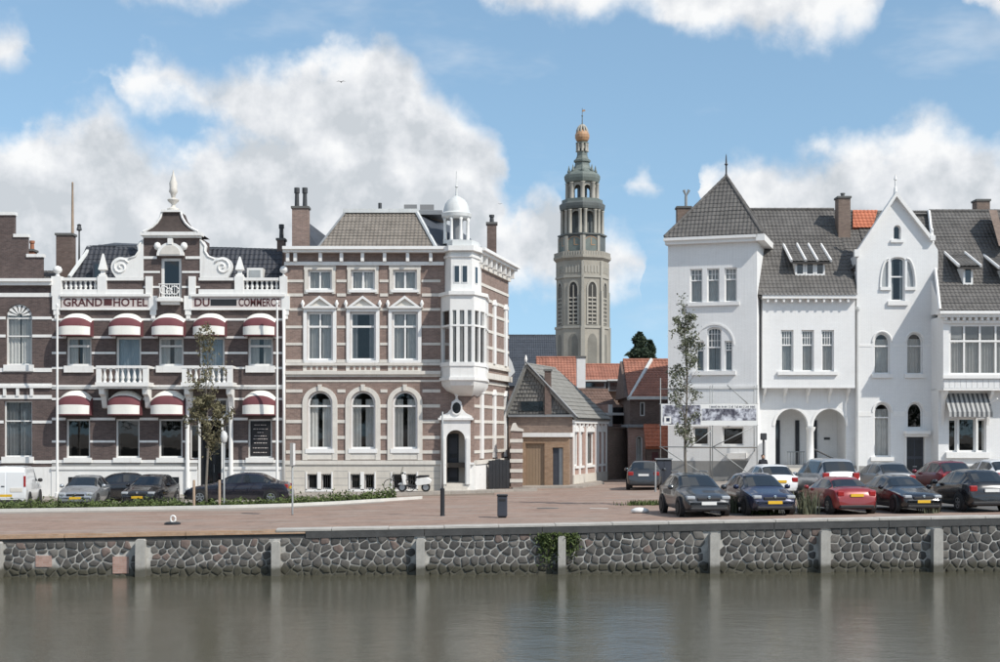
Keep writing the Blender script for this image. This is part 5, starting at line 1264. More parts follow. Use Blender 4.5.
# flat-roofed front addition with garage door and door
Fx = Fac(Hf.W(Hf.A(523.5), 0, 1.3).xy, Hf.W(W_ - .02, 0, 1.3).xy, 80.5); bx_ = Bld(Fx, rt, 'white_trim'); Wx = Fx.len; zt = Fx.B(437)
bx_.hole(525.5, 443.5, 544.5, 489); bx_.hole(552.5, 447.5, 563, 489)
MB().prism(Fx, [(0, zb), (Wx, zb), (Wx, zt), (0, zt)], -.25, 0, bx_.holes).build('annex_wall', 'brick_tan', rt)
MB().box(Fx, Wx - .25, Wx, zb, zt, -1.29, -.252).build('annex_side', 'brick_street', rt)
MB().box(Fx, -.1, Wx + .1, zt, zt + .24, -1.29, .12).build('annex_fascia', 'white_trim', rt)
gd = MB().rect(Fx, 525.5, 443.5, 544.5, 489, -.2, -.15).build('garage_door', 'garage_tan', rt)
for i in range(6): MB().rect(Fx, 526 + i * 3.1, 444, 528.8 + i * 3.1, 488.6, -.15, -.13).build('garage_board', 'garage_tan', gd)
dd = MB().rect(Fx, 552.5, 447.5, 563, 489, -.2, -.15).build('door', 'door_blue', rt); MB().rect(Fx, 558.8, 448.5, 562.5, 488, -.15, -.12).build('door_glass', 'curtain_grey', dd)
bs = Bld(Hs, rt, 'white_trim'); Ls = Hs.len; zs = Hf.B(419.5)
for i, a in enumerate((.10, .245, .50, .76, .90)):
    w_ = .045 if i != 2 else .10; bs.holes.append(outline(Ls * (a - w_), Ls * (a + w_), zb + 1.25, zs - .75))
MB().prism(Hs, [(0.001, zb), (Ls, zb), (Ls, zs), (.001, zs)], -.3, 0, bs.holes).build('side_front', 'brick_pink', rt)
MB().box(Hs, .3, Ls, zb, zs, -1.0, -.9).build('interior_wall', 'interior', rt)
for i, h in enumerate(bs.holes):
    a0, a1, b0, b1 = h[0][0], h[1][0], h[0][1], h[2][1]
    wf = MB().prism(Hs, outline(a0, a1, b0, b1), -.14, -.06, [outline(a0 + .09, a1 - .09, b0 + .09, b1 - .09)]).build('window', 'white_trim', rt)
    MB().quad(Hs.W(a0, b0, -.1), Hs.W(a1, b0, -.1), Hs.W(a1, b1, -.1), Hs.W(a0, b1, -.1)).build('pane', 'glass', wf); MB().box(Hs, a0, a1, b0, b1, -.24, -.22).build('curtain', 'curtain', wf)
    MB().box(Hs, a0 - .06, a1 + .06, b0 - .14, b0 - .002, -.05, .09).build('sill', 'white_trim', wf)
    MB().prism(Hs, [(a0 - .08, b1 + .02), (a1 + .08, b1 + .02), (a1 + .04, b1 + .25), ((a0 + a1) / 2, b1 + .42), (a0 - .04, b1 + .25)], -.02, .07).build('lintel', 'white_trim', wf)
for a in (.005, .17, .36, .64, .69, .83, .965): MB().box(Hs, Ls * a, Ls * a + .26, zb + .1, zs - .25, -.02, .06).build('pilaster', 'white_trim', rt)
MB().box(Hs, .002, Ls, zb, zb + .75, -.01, .075).build('plinth', 'plinth_stone', rt)
MB().box(Hs, .002, Ls, zs - .22, zs - .02, -.02, .16).build('cornice', 'white_trim', rt)
for i in range(9): MB().box(Hs, Ls * (i + .3) / 9, Ls * (i + .3) / 9 + .16, zs - .42, zs - .23, -.02, .13).build('eaves_block', 'white_trim', rt)
# 2: long red-roofed house behind
def simple(name, label, px0, px1, Y, ang, D, ywall, yridge, wall, roof, along='u', openings=(), group=None, over=.25):
    p0 = ((px0 - CX) * Y / F, Y); u = Vector((math.cos(R_(ang)), math.sin(R_(ang)))); f = Fac(p0, Vector(p0) + u * 1.0)
    W = f.A(px1); f = Fac(p0, Vector(p0) + u * W); zb = gz(p0[0]) - .2
    yr = Y + (math.sin(R_(ang)) * W / 2); f.yr = yr
    rt = thing(name, label, 'house', (*(f.W(W / 2, 0).xy), zb + .2), group); b = Bld(f, rt, 'white_trim')
    zw, zr = f.B(ywall), f.B(yridge)
    if along == 'u': zr = CZ - (yridge - HY) * (yr + D / 2) / F
    for op in openings: b.window(*op[:4], **(op[4] if len(op) > 4 else {}))
    finish_house(rt, f, b, zb, W, D, zw, zr, wall, roof, along, over)
    return rt, f, b
rt2, f2_, b2_ = simple('red_roof_house', 'house with weathered red tiled roof rising behind the slate gable house', 541, 582, 106, 0, 9, 404, 358.5, 'brick_street', 'tile_red', openings=[(552, 410, 560, 424), (566, 410, 574, 424)])
chimney(rt2, 577, 585.5, 356, 388, 104.5, 'white_render', 0, depth=.8)
rt3, f3_, b3_ = simple('long_red_roof_house', 'long low house with faded red tiled roof in front of the church tower', 583, 654, 112, 0, 9, 388, 365.5, 'brick_street', 'tile_red', openings=[(600, 393, 610, 406)])
for x0, x1, y0, y1 in ((584, 606, 381.5, 388), (608, 622, 381, 391)):
    dm = MB().prism(front(110.8), front(110.8).poly([(x0, y1), (x1, y1), (x1, y0), (x0, y0)]), -3.2, 0).build('dormer', 'lead', rt3)
    MB().rect(front(110.8), x0 - .5, y0 - 1.6, x1 + .5, y0, -3.4, .3).build('dormer_roof', 'zinc_white', dm); MB().rect(front(110.8), x0 + 2, y0 + 1.4, x1 - 2, y1 - 1.2, -.1, .05).build('pane', 'car_glass', dm)
rt4, f4_, b4_ = simple('brown_roof_house', 'small house with mottled brown roof and white window frames along the side street', 576, 626, 96, 20, 7, 427, 391, 'brick_street', 'tile_brown', along='u', openings=[(604, 433, 608, 447, dict(curtain=None)), (614, 440, 619, 470, dict(curtain=None))])
MB().rect(Fac(f4_.p0, f4_.W(f4_.len, 0).xy, 97.5), 600, 413, 626, 415.5, .3, .8).build('dormer_eave', 'white_trim', rt4)
dm = MB().prism(Fac(f4_.p0, f4_.W(f4_.len, 0).xy, 98), [(f4_.A(609), 3.6), (f4_.A(627), 3.6), (f4_.A(627), 5.1), (f4_.A(609), 5.1)], -2.6, .12).build('dormer', 'brick_pink', rt4)
for x in (609.5, 626): MB().box(f4_, f4_.A(x) - .14, f4_.A(x) + .14, 3.6, 5.1, .1, .2).build('dormer_post', 'white_trim', dm)
MB().box(f4_, f4_.A(611), f4_.A(624.5), 3.75, 4.9, .1, .15).build('pane', 'car_glass', dm)
rt5, f5_, b5_ = simple('orange_roof_house', 'dark brick house with bright orange tiled roof next to the white corner house', 630, 676, 92, 0, 8, 397.5, 361, 'brick_dark', 'tile_red', openings=[(640, 402, 645, 416, dict(curtain=None))], over=.1)
MB().rect(f5_, 628.5, 396.5, 677, 399.6, -.1, .35).build('gutter', 'zinc_white', rt5)
hp = [f5_.W(-.1, f5_.B(397.5) - .1, .12), f5_.W(f5_.A(658), CZ - (361 - HY) * 96 / F + .1, -4.1)]
MB().tube(hp, .13, 6).build('verge', 'zinc_white', rt5)
# lean-to with orange pantiles
le = thing('orange_lean_to', 'lean-to shed with steep orange pantile roof before the dark brick house', 'shed', (11, 89.5, gz(11)))
fl = front(89.0); q = lambda x, y, d: fl.W(fl.A(x), fl.B(y), d)
roof_plane(le, [q(645.5, 447.5, .2), q(676, 447.5, .2), q(676, 425, -1.2), q(645.5, 425, -1.2)], 'tile_orange', tw=.3)
MB().rect(fl, 647, 447, 676, 492, -1.0, 0).build('wall', 'brick_dark', le); MB().rect(fl, 652, 452, 658, 488, -.02, .05).build('door', 'maroon', le)
# brick-pink narrow house with tall white door
ws = thing('narrow_pink_house', 'narrow pinkish brick house front with tall white window by the lean-to', 'house', (9.2, 91.5, gz(9)))
fl2 = front(91.0); bw = Bld(fl2, ws, 'white_trim')
bw.window(636, 436, 642.5, 471, curtain='curtain', cover=.9, rise=3, sill=2)
bw.make_wall([(628, 490), (646, 490), (646, 427), (628, 427)], 'brick_pink'); bw.shell(628.1, 645.9, 427.5, 490, 5, 'brick_dark')
MB().rect(fl2, 627.5, 424.5, 646.5, 427.4, -5, .25).build('cornice', 'lead', ws)
# dark brick garden wall with a flat top between the low houses
gw2 = MB().rect(Fac((107 * 90 / F, 90.0), (129 * 93 / F, 93.0), 91), 607, 428.5, 628.5, 489, -.4, 0).rect(Fac((107 * 90 / F, 90.0), (129 * 93 / F, 93.0), 91), 606.5, 427, 629, 428.4, -.5, .1).build('yard_wall', 'brick_street', None)
rebase(gw2, (8, 91, gz(8))); tag(gw2, 'tall dark brick yard wall along the side street', 'wall')
# big dark slate roof far behind
rt6, f6_, b6_ = simple('slate_roof_hall', 'large hall with plain dark blue slate roof behind the low houses', 470, 556, 150, 0, 16, 385, 336, 'brick_dark', 'slate')
# white sloping gable wall seen beside the mansion
wg = MB().prism(front(96), front(96).poly([(503, 385), (515, 372), (512, 362), (505, 350), (503, 350)]), -6, 0).build('white_side_gable', 'white_render', None); rebase(wg, (.8, 97, 3)); 
tag(wg, 'white rendered gable end peeking out behind the mansion', 'gable')
MB()
# far ground tree
def conifer(px, Y, ytop, ybot, wpx, seed):
    r = random.Random(seed); k = Y / F; base = Vector(((px - CX) * k, Y, 0)); zt = CZ - (ytop - HY) * k; zl_ = CZ - (ybot - HY) * k; Rm = wpx * k / 2
    rt = thing('conifer_tree', 'dark green conifer with pointed top rising behind the red roofs' if seed == 5 else 'smaller pointed conifer leaning out beside the larger one behind the roofs', 'tree', base)
    MB().tube([base, base + Vector((.1, 0, zt * .55)), base + Vector((0, 0, zt - .3))], [.35, .22, .03], 7).build('trunk', 'bark', rt, smooth=True)
    pts = []
    for i in range(5200):
        t = r.random() ** .8; z = zl_ + (zt - zl_) * t; rr = Rm * (1 - t) ** .6 * (.85 + .35 * noise.noise(Vector((seed, z * .8, 0)))) * (1.0 + .4 * math.sin(z * 4.2 + seed))
        an = r.uniform(0, 6.28); q = rr * math.sqrt(r.uniform(.15, 1)) * (1 + .35 * noise.noise(Vector((math.cos(an) * 2, math.sin(an) * 2, z))))
        pts.append((base.x + q * math.cos(an), base.y + q * math.sin(an), z - .15 * q))
    leaf_mesh(pts, .34, .5, seed).build('crown', 'leaf_dark', rt, recalc=False)
conifer(639.5, 165, 334, 374, 30, 5); conifer(650, 168, 342, 374, 18, 9)
# ------------------------------------------------------------------ white corner house: tower, wing with arches
root = thing('white_corner_house', 'white rendered house with pyramid roofed tower and twin arched porch', 'house', (16, 83, gz(16)))
tp1 = Vector(((757 - CX) * 82.0 / F, 82.0)); tp0 = Vector(((668 - CX) * 83.6 / F, 83.6))
T = Fac(tp0, tp1, 82.6); B = Bld(T, root, 'white_trim')
for x in (690, 707, 724.5): B.window(x, 268, x + 12.5, 302, rows=(279.5,), grid=(279.5, 3, 2), curtain='curtain', cover=1.0, fw=.08, depth=.14)
B.part('sill', 'white_trim', (687.5, 302, 739.5, 305.5), d1=.14)
B.window(707, 327, 721.5, 371, rise=3, rows=(347,), grid=(347, 4, 3), curtain='curtain_grey', cover=.9, fw=.09)
B.window(696, 341, 704, 371, rows=(350,), grid=(350, 2, 3), curtain='curtain_grey', cover=.9, fw=.08); B.window(724.5, 341, 732.5, 371, rows=(350,), grid=(350, 2, 3), curtain='curtain_grey', cover=.9, fw=.08)
hood = [(T.A(714.2 + 20.5 * math.cos(math.pi * i / 16)), T.B(345 - 22 * math.sin(math.pi * i / 16))) for i in range(17)]; hoodi = [(T.A(714.2 + 19 * math.cos(math.pi * i / 16)), T.B(345 - 20.3 * math.sin(math.pi * i / 16))) for i in range(17)]
MB().prism(T, hood + list(reversed(hoodi)), -.02, .05).build('arch_moulding', 'white_trim', root)
B.part('sill', 'white_trim', (692.5, 371, 736, 375), d1=.16)
B.window(722, 427, 743.5, 445.5, curtain=None, fw=.09, glass='glass_dark', cols=1); B.window(693, 427, 708.5, 445.5, curtain=None, fw=.09, glass='glass_dark')
B.part('sill', 'white_trim', (728, 453, 747, 459), d1=.4); B.part('string_course', 'white_trim', (668, 386, 757, 388.5), d1=.06)
B.part('cornice', 'white_trim', (665, 236.5, 758.5, 239.5, -.3, .5), (666, 239.5, 757.5, 243, -.3, .34))
zb = gz(12) - .2
B.make_wall([(668, 490), (757, 490), (757, 238), (668, 238)], 'white_render')
B.part('plinth', 'plinth_grey', (667.5, 461, 757.4, 489), d0=-.01, d1=.05)
TD = 6.5; W_ = T.len
MB().box(T, W_ - .32, W_ + .001, T.B(490), T.B(238), -TD, -.321).build('side_wall', 'white_render', root); MB().box(T, 0, .32, T.B(490), T.B(238), -TD, -.321).build('side_wall', 'white_render', root)
MB().box(T, .33, W_ - .33, T.B(490), T.B(239), -TD, -TD + .3).build('rear_wall', 'white_render', root); MB().box(T, .33, W_ - .33, T.B(490), T.B(239), -2.2, -2.1).build('interior_wall', 'interior', root)
for y in (240, 312, 385, 461): MB().box(T, .33, W_ - .33, T.B(y) - .2, T.B(y), -2.1, -.33).build('floor_slab', 'interior', root)
MB().box(T, W_ + .001, W_ + .5, T.B(243), T.B(236.5), -TD, .5).build('cornice', 'white_trim', root)
MB().prism(Fac(T.W(W_ - .9, 0, .02).xy, T.W(W_ + .0, 0, .02).xy), [(0, T.B(476)), (1.5, T.B(476)), (1.5, T.B(441)), (1.1, T.B(444)), (.7, T.B(455))], 0, .7).build('buttress', 'white_render', root)
ez = T.B(236.4); ap = T.W(W_ * .585, T.B(177) + .4, -2.6)
cs = [T.W(-.15, ez, .3), T.W(W_ + .3, ez, .3), T.W(W_ + .3, ez, -5.6), T.W(-.15, ez, -5.6)]
for i in range(4): roof_plane(root, [cs[i], cs[(i + 1) % 4], ap], 'tile_grey', name='tower_roof')
for i in range(4): ridge(root, cs[i] + Vector((0, 0, .1)), ap + Vector((0, 0, .12)), 'tile_grey', .10)
MB().lathe(ap, [(.16, -.1), (.10, .15), (.05, .3), (.05, .75), (.11, .82), (.05, .92), (.03, 1.35), (.0, 1.5)], 8).build('roof_finial', 'iron_dark', root)
ch = chimney(root, 677.5, 691, 206, 240, 87.5, 'brick_street', 0, depth=.8)
MB().tube([P(686, 206, 88), P(686, 196, 88)], .09, 8).tube([P(684, 190, 88), P(686, 196, 88), P(689, 190, 88)], .10, 6).build('chimney_cowl', 'metal_grey', ch)
# wing
YW = 83.4; G = front(YW); B = Bld(G, root, 'white_trim'); kW = YW / F
PW = front(YW - .75); BW = Bld(PW, root, 'white_trim')       # projecting upper floor
for x in (781, 801.5, 821.5): BW.window(x, 330, x + 12.5, 371.5, rows=(345,), grid=(345, 4, 2), curtain='curtain', cover=.95, fw=.09, depth=.14)
BW.part('sill', 'white_trim', (777.5, 371.5, 837.5, 375), d1=.16)
BW.make_wall([(762.5, 386), (855, 386), (855, 297), (762.5, 297)], 'white_render', th=.3)
BW.part('soffit', 'white_render', (762.5, 386, 855, 388, -.76, .02))
BW.part('gutter', 'white_trim', (761, 294.5, 856, 299, -.2, .42)); 
for x in range(766, 854, 8): BW.part('eaves_bracket', 'white_trim', (x, 299.1, x + 1.8, 302.5, -.02, .36))
MB().box(PW, PW.A(762.5), PW.A(762.5) + .25, PW.B(386), PW.B(297), -.76, -.301).build('bay_cheek', 'white_render', root); MB().box(PW, PW.A(855) - .25, PW.A(855), PW.B(386), PW.B(297), -.76, -.301).build('bay_cheek', 'white_render', root)
for x in (766, 787, 810, 832, 850):
    mb = MB(); a = PW.A(x); zt = PW.B(388)
    for da in (-.07, .07):
        for d, z in ((-.76, -.9), (-.76, 0), (-.05, 0), (-.3, -.25), (-.62, -.45)): mb.v.append(tuple(PW.W(a + da, zt + z, d)))
    mb.f = [(0, 1, 2, 3, 4), (9, 8, 7, 6, 5)] + [(i, (i + 1) % 5, (i + 1) % 5 + 5, i + 5) for i in range(5)]; mb.build('bracket', 'white_trim', root)
B.hole(775.5, 409, 807.5, 465.5, 16.5); B.hole(813.5, 409, 846, 465.5, 16.5)
B.make_wall([(760, 490), (856, 490), (856, 300), (760, 300)], 'white_render')
for c in (791.5, 829.7):
    ho = [(G.A(c + 19 * math.cos(math.pi * i / 16)), G.B(426 - 19.5 * math.sin(math.pi * i / 16))) for i in range(17)]; hi = [(G.A(c + 16.4 * math.cos(math.pi * i / 16)), G.B(426 - 17.2 * math.sin(math.pi * i / 16))) for i in range(17)]
    MB().prism(G, ho + list(reversed(hi)), -.02, .04).build('arch_moulding', 'white_trim', root)
c = G.W(G.A(810.5), 0, .0); MB().lathe((c.x, c.y - .03, 0), [(.30, G.B(466)), (.30, G.B(463)), (.2, G.B(461)), (.18, G.B(432)), (.28, G.B(429)), (.3, G.B(427))], 12).build('porch_column', 'white_trim', root, smooth=True, auto=40)
B.part('plinth', 'plinth_grey', (760, 466, 856, 489, -.01, .05))
# porch inside
MB().rect(G, 771, 404, 850, 466, -2.3, -2.2).build('porch_back', 'white_render', root)
for a, b in ((771, 775.4), (846.1, 850)): MB().rect(G, a, 404, b, 466, -2.2, -.322).build('porch_side', 'white_render', root)
MB().rect(G, 771, 403, 850, 405, -2.2, -.322).build('porch_ceiling', 'white_render', root); MB().rect(G, 760.5, 465.6, 855.5, 468, -2.2, .3).build('porch_floor', 'plinth_grey', root)
for x0, x1 in ((776.5, 787), (816, 825)):
    dr = MB().rect(G, x0, 420, x1, 465.5, -2.19, -2.1).build('door', 'door_dark', root); MB().rect(G, x0 + 2, 424, x1 - 2, 440, -2.1, -2.08).build('door_glass', 'car_glass', dr)
MB().rect(G, 803, 420, 807, 465, -2.19, -2.12).build('porch_window', 'door_dark', root)
MB().tube([G.W(G.A(815), G.B(449), -.5), G.W(G.A(846), G.B(464), -.45)], .05, 6).build('handrail', 'iron_dark', root)
gr_ = MB()
for i in range(7): gr_.tube([G.W(G.A(790 + i * 2.6), G.B(465), -.6), G.W(G.A(790 + i * 2.6), G.B(452), -.6)], .02, 5)
gr_.tube([G.W(G.A(789), G.B(452), -.6), G.W(G.A(807), G.B(452), -.6)], .03, 5); gr_.build('porch_railing', 'metal_grey', root)
MB().rect(G, 832.5, 437.5, 838.5, 440, -2.2, -2.15).build('letter_box', 'iron_dark', root)
for i in range(4): MB().rect(G, 776, 468 + i * 3.6, 847, 472 + i * 3.6, -.3, .35 + .3 * (i + 1)).build('step', 'plinth_stone', root)
MB().rect(G, 760.5, 300.5, 855.5, 403, -2.6, -2.5).build('interior_wall', 'interior', root); MB().rect(G, 760.5, 384, 855.5, 387, -2.49, -.322).build('floor_slab', 'interior', root); MB().rect(G, 760.5, 300.2, 855.5, 303, -2.49, -.322).build('floor_slab', 'interior', root)
B.part('side_wall', 'white_render', (760, 301, 765, 489, -10, -.322)); B.part('side_wall', 'white_render', (851, 301, 856, 489, -10, -.322)); B.part('rear_wall', 'white_render', (765.1, 301, 850.9, 489, -10, -9.7))
# wing roof
def zY(y, Y): return CZ - (y - HY) * Y / F
YR = 88.0; zr = zY(211, YR); ze = PW.B(296.5); ye = PW.p0.y - .40
def rp(px, Y, z): return Vector(((px - CX) * Y / F, Y, z))
xl, xr = (758 - CX) * ye / F, (857 - CX) * ye / F
roof_plane(root, [(xl, ye, ze), (xr, ye, ze), (xr, YR, zr), (xl, YR, zr)], 'tile_grey'); roof_plane(root, [(xl, 2 * YR - ye, ze), (xr, 2 * YR - ye, ze), (xr, YR, zr), (xl, YR, zr)], 'tile_grey')
ridge(root, (xl, YR, zr + .1), (xr, YR, zr + .1))
zq = ze + (zr - ze) * (83.45 - ye) / (YR - ye); roof_plane(root, [(xr + .012, 83.45, zq), (xr + 1.5, 83.45, zq), (xr + 1.5, YR, zr), (xr + .012, YR, zr)], 'tile_grey', name='valley_roof')
def slope_y(z, z0=ze, y0=ye, z1=zr, y1=YR): return y0 + (y1 - y0) * (z - z0) / (z1 - z0)
def dormer(root, px0, px1, ytop, ymid, ybot, nwin, flare, sl, Yf, m='tile_grey'):
    """roof dormer: window box plus a sloping tiled roof running back into the main slope"""
    f = front(Yf); a0, a1 = f.A(px0), f.A(px1); zb, zm, zt = f.B(ybot), f.B(ymid), f.B(ytop)
    d = bpy.data.objects.new('dormer', None); C.objects.link(d); d.parent = root
    yb, ym, yt = sl(zb), sl(zm), sl(zt + .0)
    MB().box(f, a0, a1, zb, zm, -(ym - Yf) - .4, -.07).build('dormer_box', 'white_trim', d)
    n = nwin
    for i in range(n):
        q0, q1 = a0 + (a1 - a0) * i / n, a0 + (a1 - a0) * (i + 1) / n
        wf = MB().prism(f, outline(q0 + .01, q1 - .01, zb + .02, zm - .02), -.069, .02, [outline(q0 + .12, q1 - .12, zb + .16, zm - .12)]).build('window', 'white_trim', d)
        MB().box(f, q0 + .11, q1 - .11, zb + .15, zm - .11, -.068, -.03).build('pane', 'car_glass', wf)
    e = flare
    pts = [f.W(a0 - e, zm - .05, .35), f.W(a1 + e, zm - .05, .35), Vector((f.W(a1 + e * .9, 0).x, yt + .2, zt)), Vector((f.W(a0 - e * .9, 0).x, yt + .2, zt))]
    roof_plane(d, pts, m, name='dormer_roof', th=.1)
    for i, (p, q) in enumerate(((pts[0], pts[3]), (pts[1], pts[2]))): MB().tube([p + Vector((0, 0, .08)), q + Vector((0, 0, .08))], .09, 6).build('verge_board', 'white_trim', d)
    return d, pts
d, pts = dormer(root, 795, 825, 239, 262, 276.5, 3, .28, slope_y, slope_y(zY(276.5, 84.3)) - .1)
for t in (.36, .66): MB().tube([pts[0].lerp(pts[1], t) + Vector((0, 0, .1)), pts[3].lerp(pts[2], t) + Vector((0, 0, .1))], .09, 6).build('verge_board', 'white_trim', d)
chimney(root, 838.5, 850.5, 196, 243, 86.0, 'brick_street', 1, depth=.9, poth=.25, potm='chimney_cap')
# ------------------------------------------------------------------ white gable house
YG = 83.0; G = front(YG)
root = thing('white_gable_house', 'tall narrow white house with steep pointed gable and arched windows', 'house', (23.5, YG, gz(23.5)))
B = Bld(G, root, 'white_trim')
B.window(893.5, 225, 901, 239.5, rise=4, curtain=None, fw=.06, glass='glass_dark'); B.part('sill', 'white_trim', (890.5, 240, 903.5, 242.6), d1=.12)
B.window(890.5, 257, 905, 301, rise=3, rows=(276.5,), curtain='curtain_grey', cover=.5, fw=.09); B.part('sill', 'white_trim', (887.5, 301, 908, 305.5), d1=.14)
for sx in (-1, 1):
    X = lambda x: 897.8 + sx * (x - 897.8)
    poly = [(X(888.3), 286)] + [(X(888.3 - 6.4 * math.sin(t)), 286 - 25 * (1 - math.cos(t)) / 1.0 if False else 273 + 13 * math.cos(t)) for t in [math.pi * i / 10 for i in range(11)]]
    pts = [(X(888.3), 287), (X(888.3), 261)] + [(X(888.3 - 6.6 * math.sin(t)), 261 + 26 * (1 - math.cos(t)) / 2 if False else 287 - 26 * math.cos(t)) for t in [math.pi / 2 * i / 8 for i in range(1, 9)]]
    pg = G.poly(pts); B.holes.append(pg if sx < 0 else pg)
    wf = MB().prism(G, pg, -.14, -.10).build('side_light', 'curtain_grey', root)
    MB().prism(G, G.poly([(X(880), 287), (X(891), 287), (X(891), 290.2), (X(880), 290.2)]), -.02, .12).build('sill', 'white_trim', root)
    lab = [G.W(G.A(x), G.B(y), .03) for x, y in [(X(888.8), 258.5)] + [(X(888.3 - 8.2 * math.sin(t)), 287 - 28.5 * math.cos(t)) for t in [math.pi / 2 * i / 8 for i in range(1, 9)]]]
    MB().tube(lab, .045, 6).build('window_moulding', 'white_trim', root)
B.window(874, 333, 890, 374, rise=9, rows=(346,), curtain='curtain', cover=1.0, fw=.09)
B.window(907, 333, 922.5, 374, rise=9, rows=(346,), curtain='curtain', cover=1.0, fw=.07)
B.window(874, 403, 890.5, 457, rise=9, rows=(417.5,), curtain='curtain', cover=.95, fw=.09)
for a, b, y in ((871.5, 892.5, 374), (904.5, 925, 374), (870.5, 893.5, 457)): B.part('sill', 'white_trim', (a, y, b, y + 4), d1=.14)
B.window(907.5, 403, 922.5, 428, rise=9, curtain=None, fw=.07, glass='glass_dark')
B.hole(906.5, 437, 924, 482); B.bands(857, 937, [(345.5, 2.4), (414, 5)], h=2.4, d1=.02, m='white_trim', pad=.16)
dr = B.part('door', 'door_blue', (906.5, 437, 924, 482, -.22, -.16))
for a, b in ((908, 914.6), (915.8, 922.5)):
    for y0, y1 in ((440, 456), (459, 478)): MB().rect(G, a, y0, b, y1, -.16, -.14).build('door_panel', 'door_dark', dr)
MB().rect(G, 913.5, 466, 917.5, 467.2, -.14, -.11).build('letter_slot', 'metal_grey', dr)
B.part('door_hood', 'white_trim', (903.5, 431, 928, 434, -.02, .55), (904.5, 434, 927, 436.8, -.02, .35))
B.part('door_jamb', 'white_trim', (904.6, 437, 906.4, 482, -.1, .06), (924.1, 437, 925.9, 482, -.1, .06))
for (x0, y0, x1, y1, rs) in ((874, 333, 890, 374, 9), (907, 333, 922.5, 374, 9), (874, 403, 890.5, 457, 9), (907.5, 403, 922.5, 428, 9)):
    c, w_ = (x0 + x1) / 2, (x1 - x0) / 2
    MB().tube([G.W(G.A(c + (w_ + 1.6) * math.cos(math.pi * i / 12)), G.B(y0 + rs - (rs + 1.6) * math.sin(math.pi * i / 12)), .02) for i in range(13)], .05, 6).build('arch_moulding', 'white_trim', root)
gl = [(855.5, 253), (895.5, 194.5), (931.5, 238)]
B.make_wall([(856.5, 490), (938, 490), (938, 250), (931, 238.5), (895.5, 196), (857, 252)], 'white_render')
B.part('plinth', 'plinth_grey', (857, 466, 904.5, 489), d0=-.01, d1=.05); B.part('plinth', 'plinth_grey', (926, 466, 938, 489), d0=-.01, d1=.05)
for (x0, y0), (x1, y1) in (((895.5, 192), (854.5, 253.5)), ((895.5, 192), (932.5, 239))):
    dx, dy = x1 - x0, y1 - y0; l = math.hypot(dx, dy); nx, ny = -dy / l * 3.2, dx / l * 3.2
    if ny < 0: nx, ny = -nx, -ny
    MB().prism(G, G.poly([(x0, y0), (x1, y1), (x1 + nx, y1 + ny), (x0, y0 + 5)]), -.25, .28).build('barge_board', 'white_trim', root)
B.part('kneeler', 'white_trim', (853.5, 250, 858.5, 257), d1=.3); B.part('kneeler', 'white_trim', (929, 236, 934, 241), d1=.3); MB().lathe(G.W(G.A(931.5), G.B(236), .1), [(.12, 0), (.07, .2), (.1, .35), (.02, .5)], 8).build('kneeler_finial', 'white_trim', root)
MB().lathe(G.W(G.A(895.5), G.B(193), -.02), [(.13, -.1), (.09, .3), (.05, .4), (.05, .75), (.1, .8), (.02, 1.1)], 8).build('gable_finial', 'white_trim', root)
B.shell(857, 937.5, 255, 490, 9.5, 'white_render', floors=(322, 392), inset=2.0)
za = G.B(195) - .95; zl_, zr_ = G.B(253) - .95, G.B(238) - .95
def gp(px, z, d): return G.W(G.A(px), z, d)
roof_plane(root, [gp(855, zl_, -.33), gp(895.5, za, -.33), gp(895.5, za, -4.6), gp(855, zl_, -4.6)], 'tile_grey'); roof_plane(root, [gp(936, zr_ - .5, -.33), gp(895.5, za, -.33), gp(895.5, za, -4.6), gp(936, zr_ - .5, -4.6)], 'tile_grey')
# cross roof behind the gable, with a patch of new red tiles
zr = zY(211.5, 88); x0, x1 = (853 - CX) * 88 / F, (934 - CX) * 88 / F; zc = zY(262, 84)
roof_plane(root, [(x0, 84.2, zc), (x1, 84.2, zc), (x1, 88, zr), (x0, 88, zr)], 'tile_grey'); roof_plane(root, [(x0, 92, zc), (x1, 92, zc), (x1, 88, zr), (x0, 88, zr)], 'tile_grey')
def cs_(px, z): 
    Y = 84.2 + 3.8 * (z - zc) / (zr - zc); return Vector(((px - CX) * Y / F, Y - .07, z + .05))
roof_plane(root, [cs_(852.5, zr - 1.35), cs_(872, zr - 1.35), cs_(877, zr - .05), cs_(852.5, zr - .05)], 'tile_orange', name='red_tile_patch', th=.02, lift=.07)
MB().tube([gp(857.3, G.B(312), .12), gp(857.3, G.B(480), .12)], .055, 8).lathe(gp(857.3, G.B(312), .12), [(.06, 0), (.13, .15), (.13, .3)], 8).build('rain_pipe', 'zinc_white', root)
# ------------------------------------------------------------------ white house with bay at the right
root = thing('white_bay_house', 'white house with wide upper bay window, grey striped awning and dormered roof', 'house', (29, 81.6, gz(29)))
YL, YU = 81.6, 80.7; Lw = front(YL); U = front(YU); BL = Bld(Lw, root, 'white_trim'); BU = Bld(U, root, 'white_trim')
XL = 25.55
xu = CX + XL * F / YU; xl2 = CX + XL * F / YL
BL.window(948.5, 419, 957, 452, curtain=None, fw=.09, glass='glass_dark'); BL.window(958.5, 418, 976, 452, curtain='curtain_grey', cover=.2, fw=.10, glass='glass_dark'); BL.window(977.5, 419, 986.5, 452, curtain='curtain', cover=.6, fw=.09)
BL.part('sill', 'white_trim', (945.5, 452.2, 989.5, 458), d1=.2)
BL.window(1020, 419, 1060, 452, cols=2, curtain='curtain', cover=.5, fw=.1)
BL.make_wall([(xl2, 490), (1110, 490), (1110, 389), (xl2, 389)], 'white_render'); BL.part('plinth', 'plinth_grey', (xl2, 466, 1110, 489), d0=-.01, d1=.05)
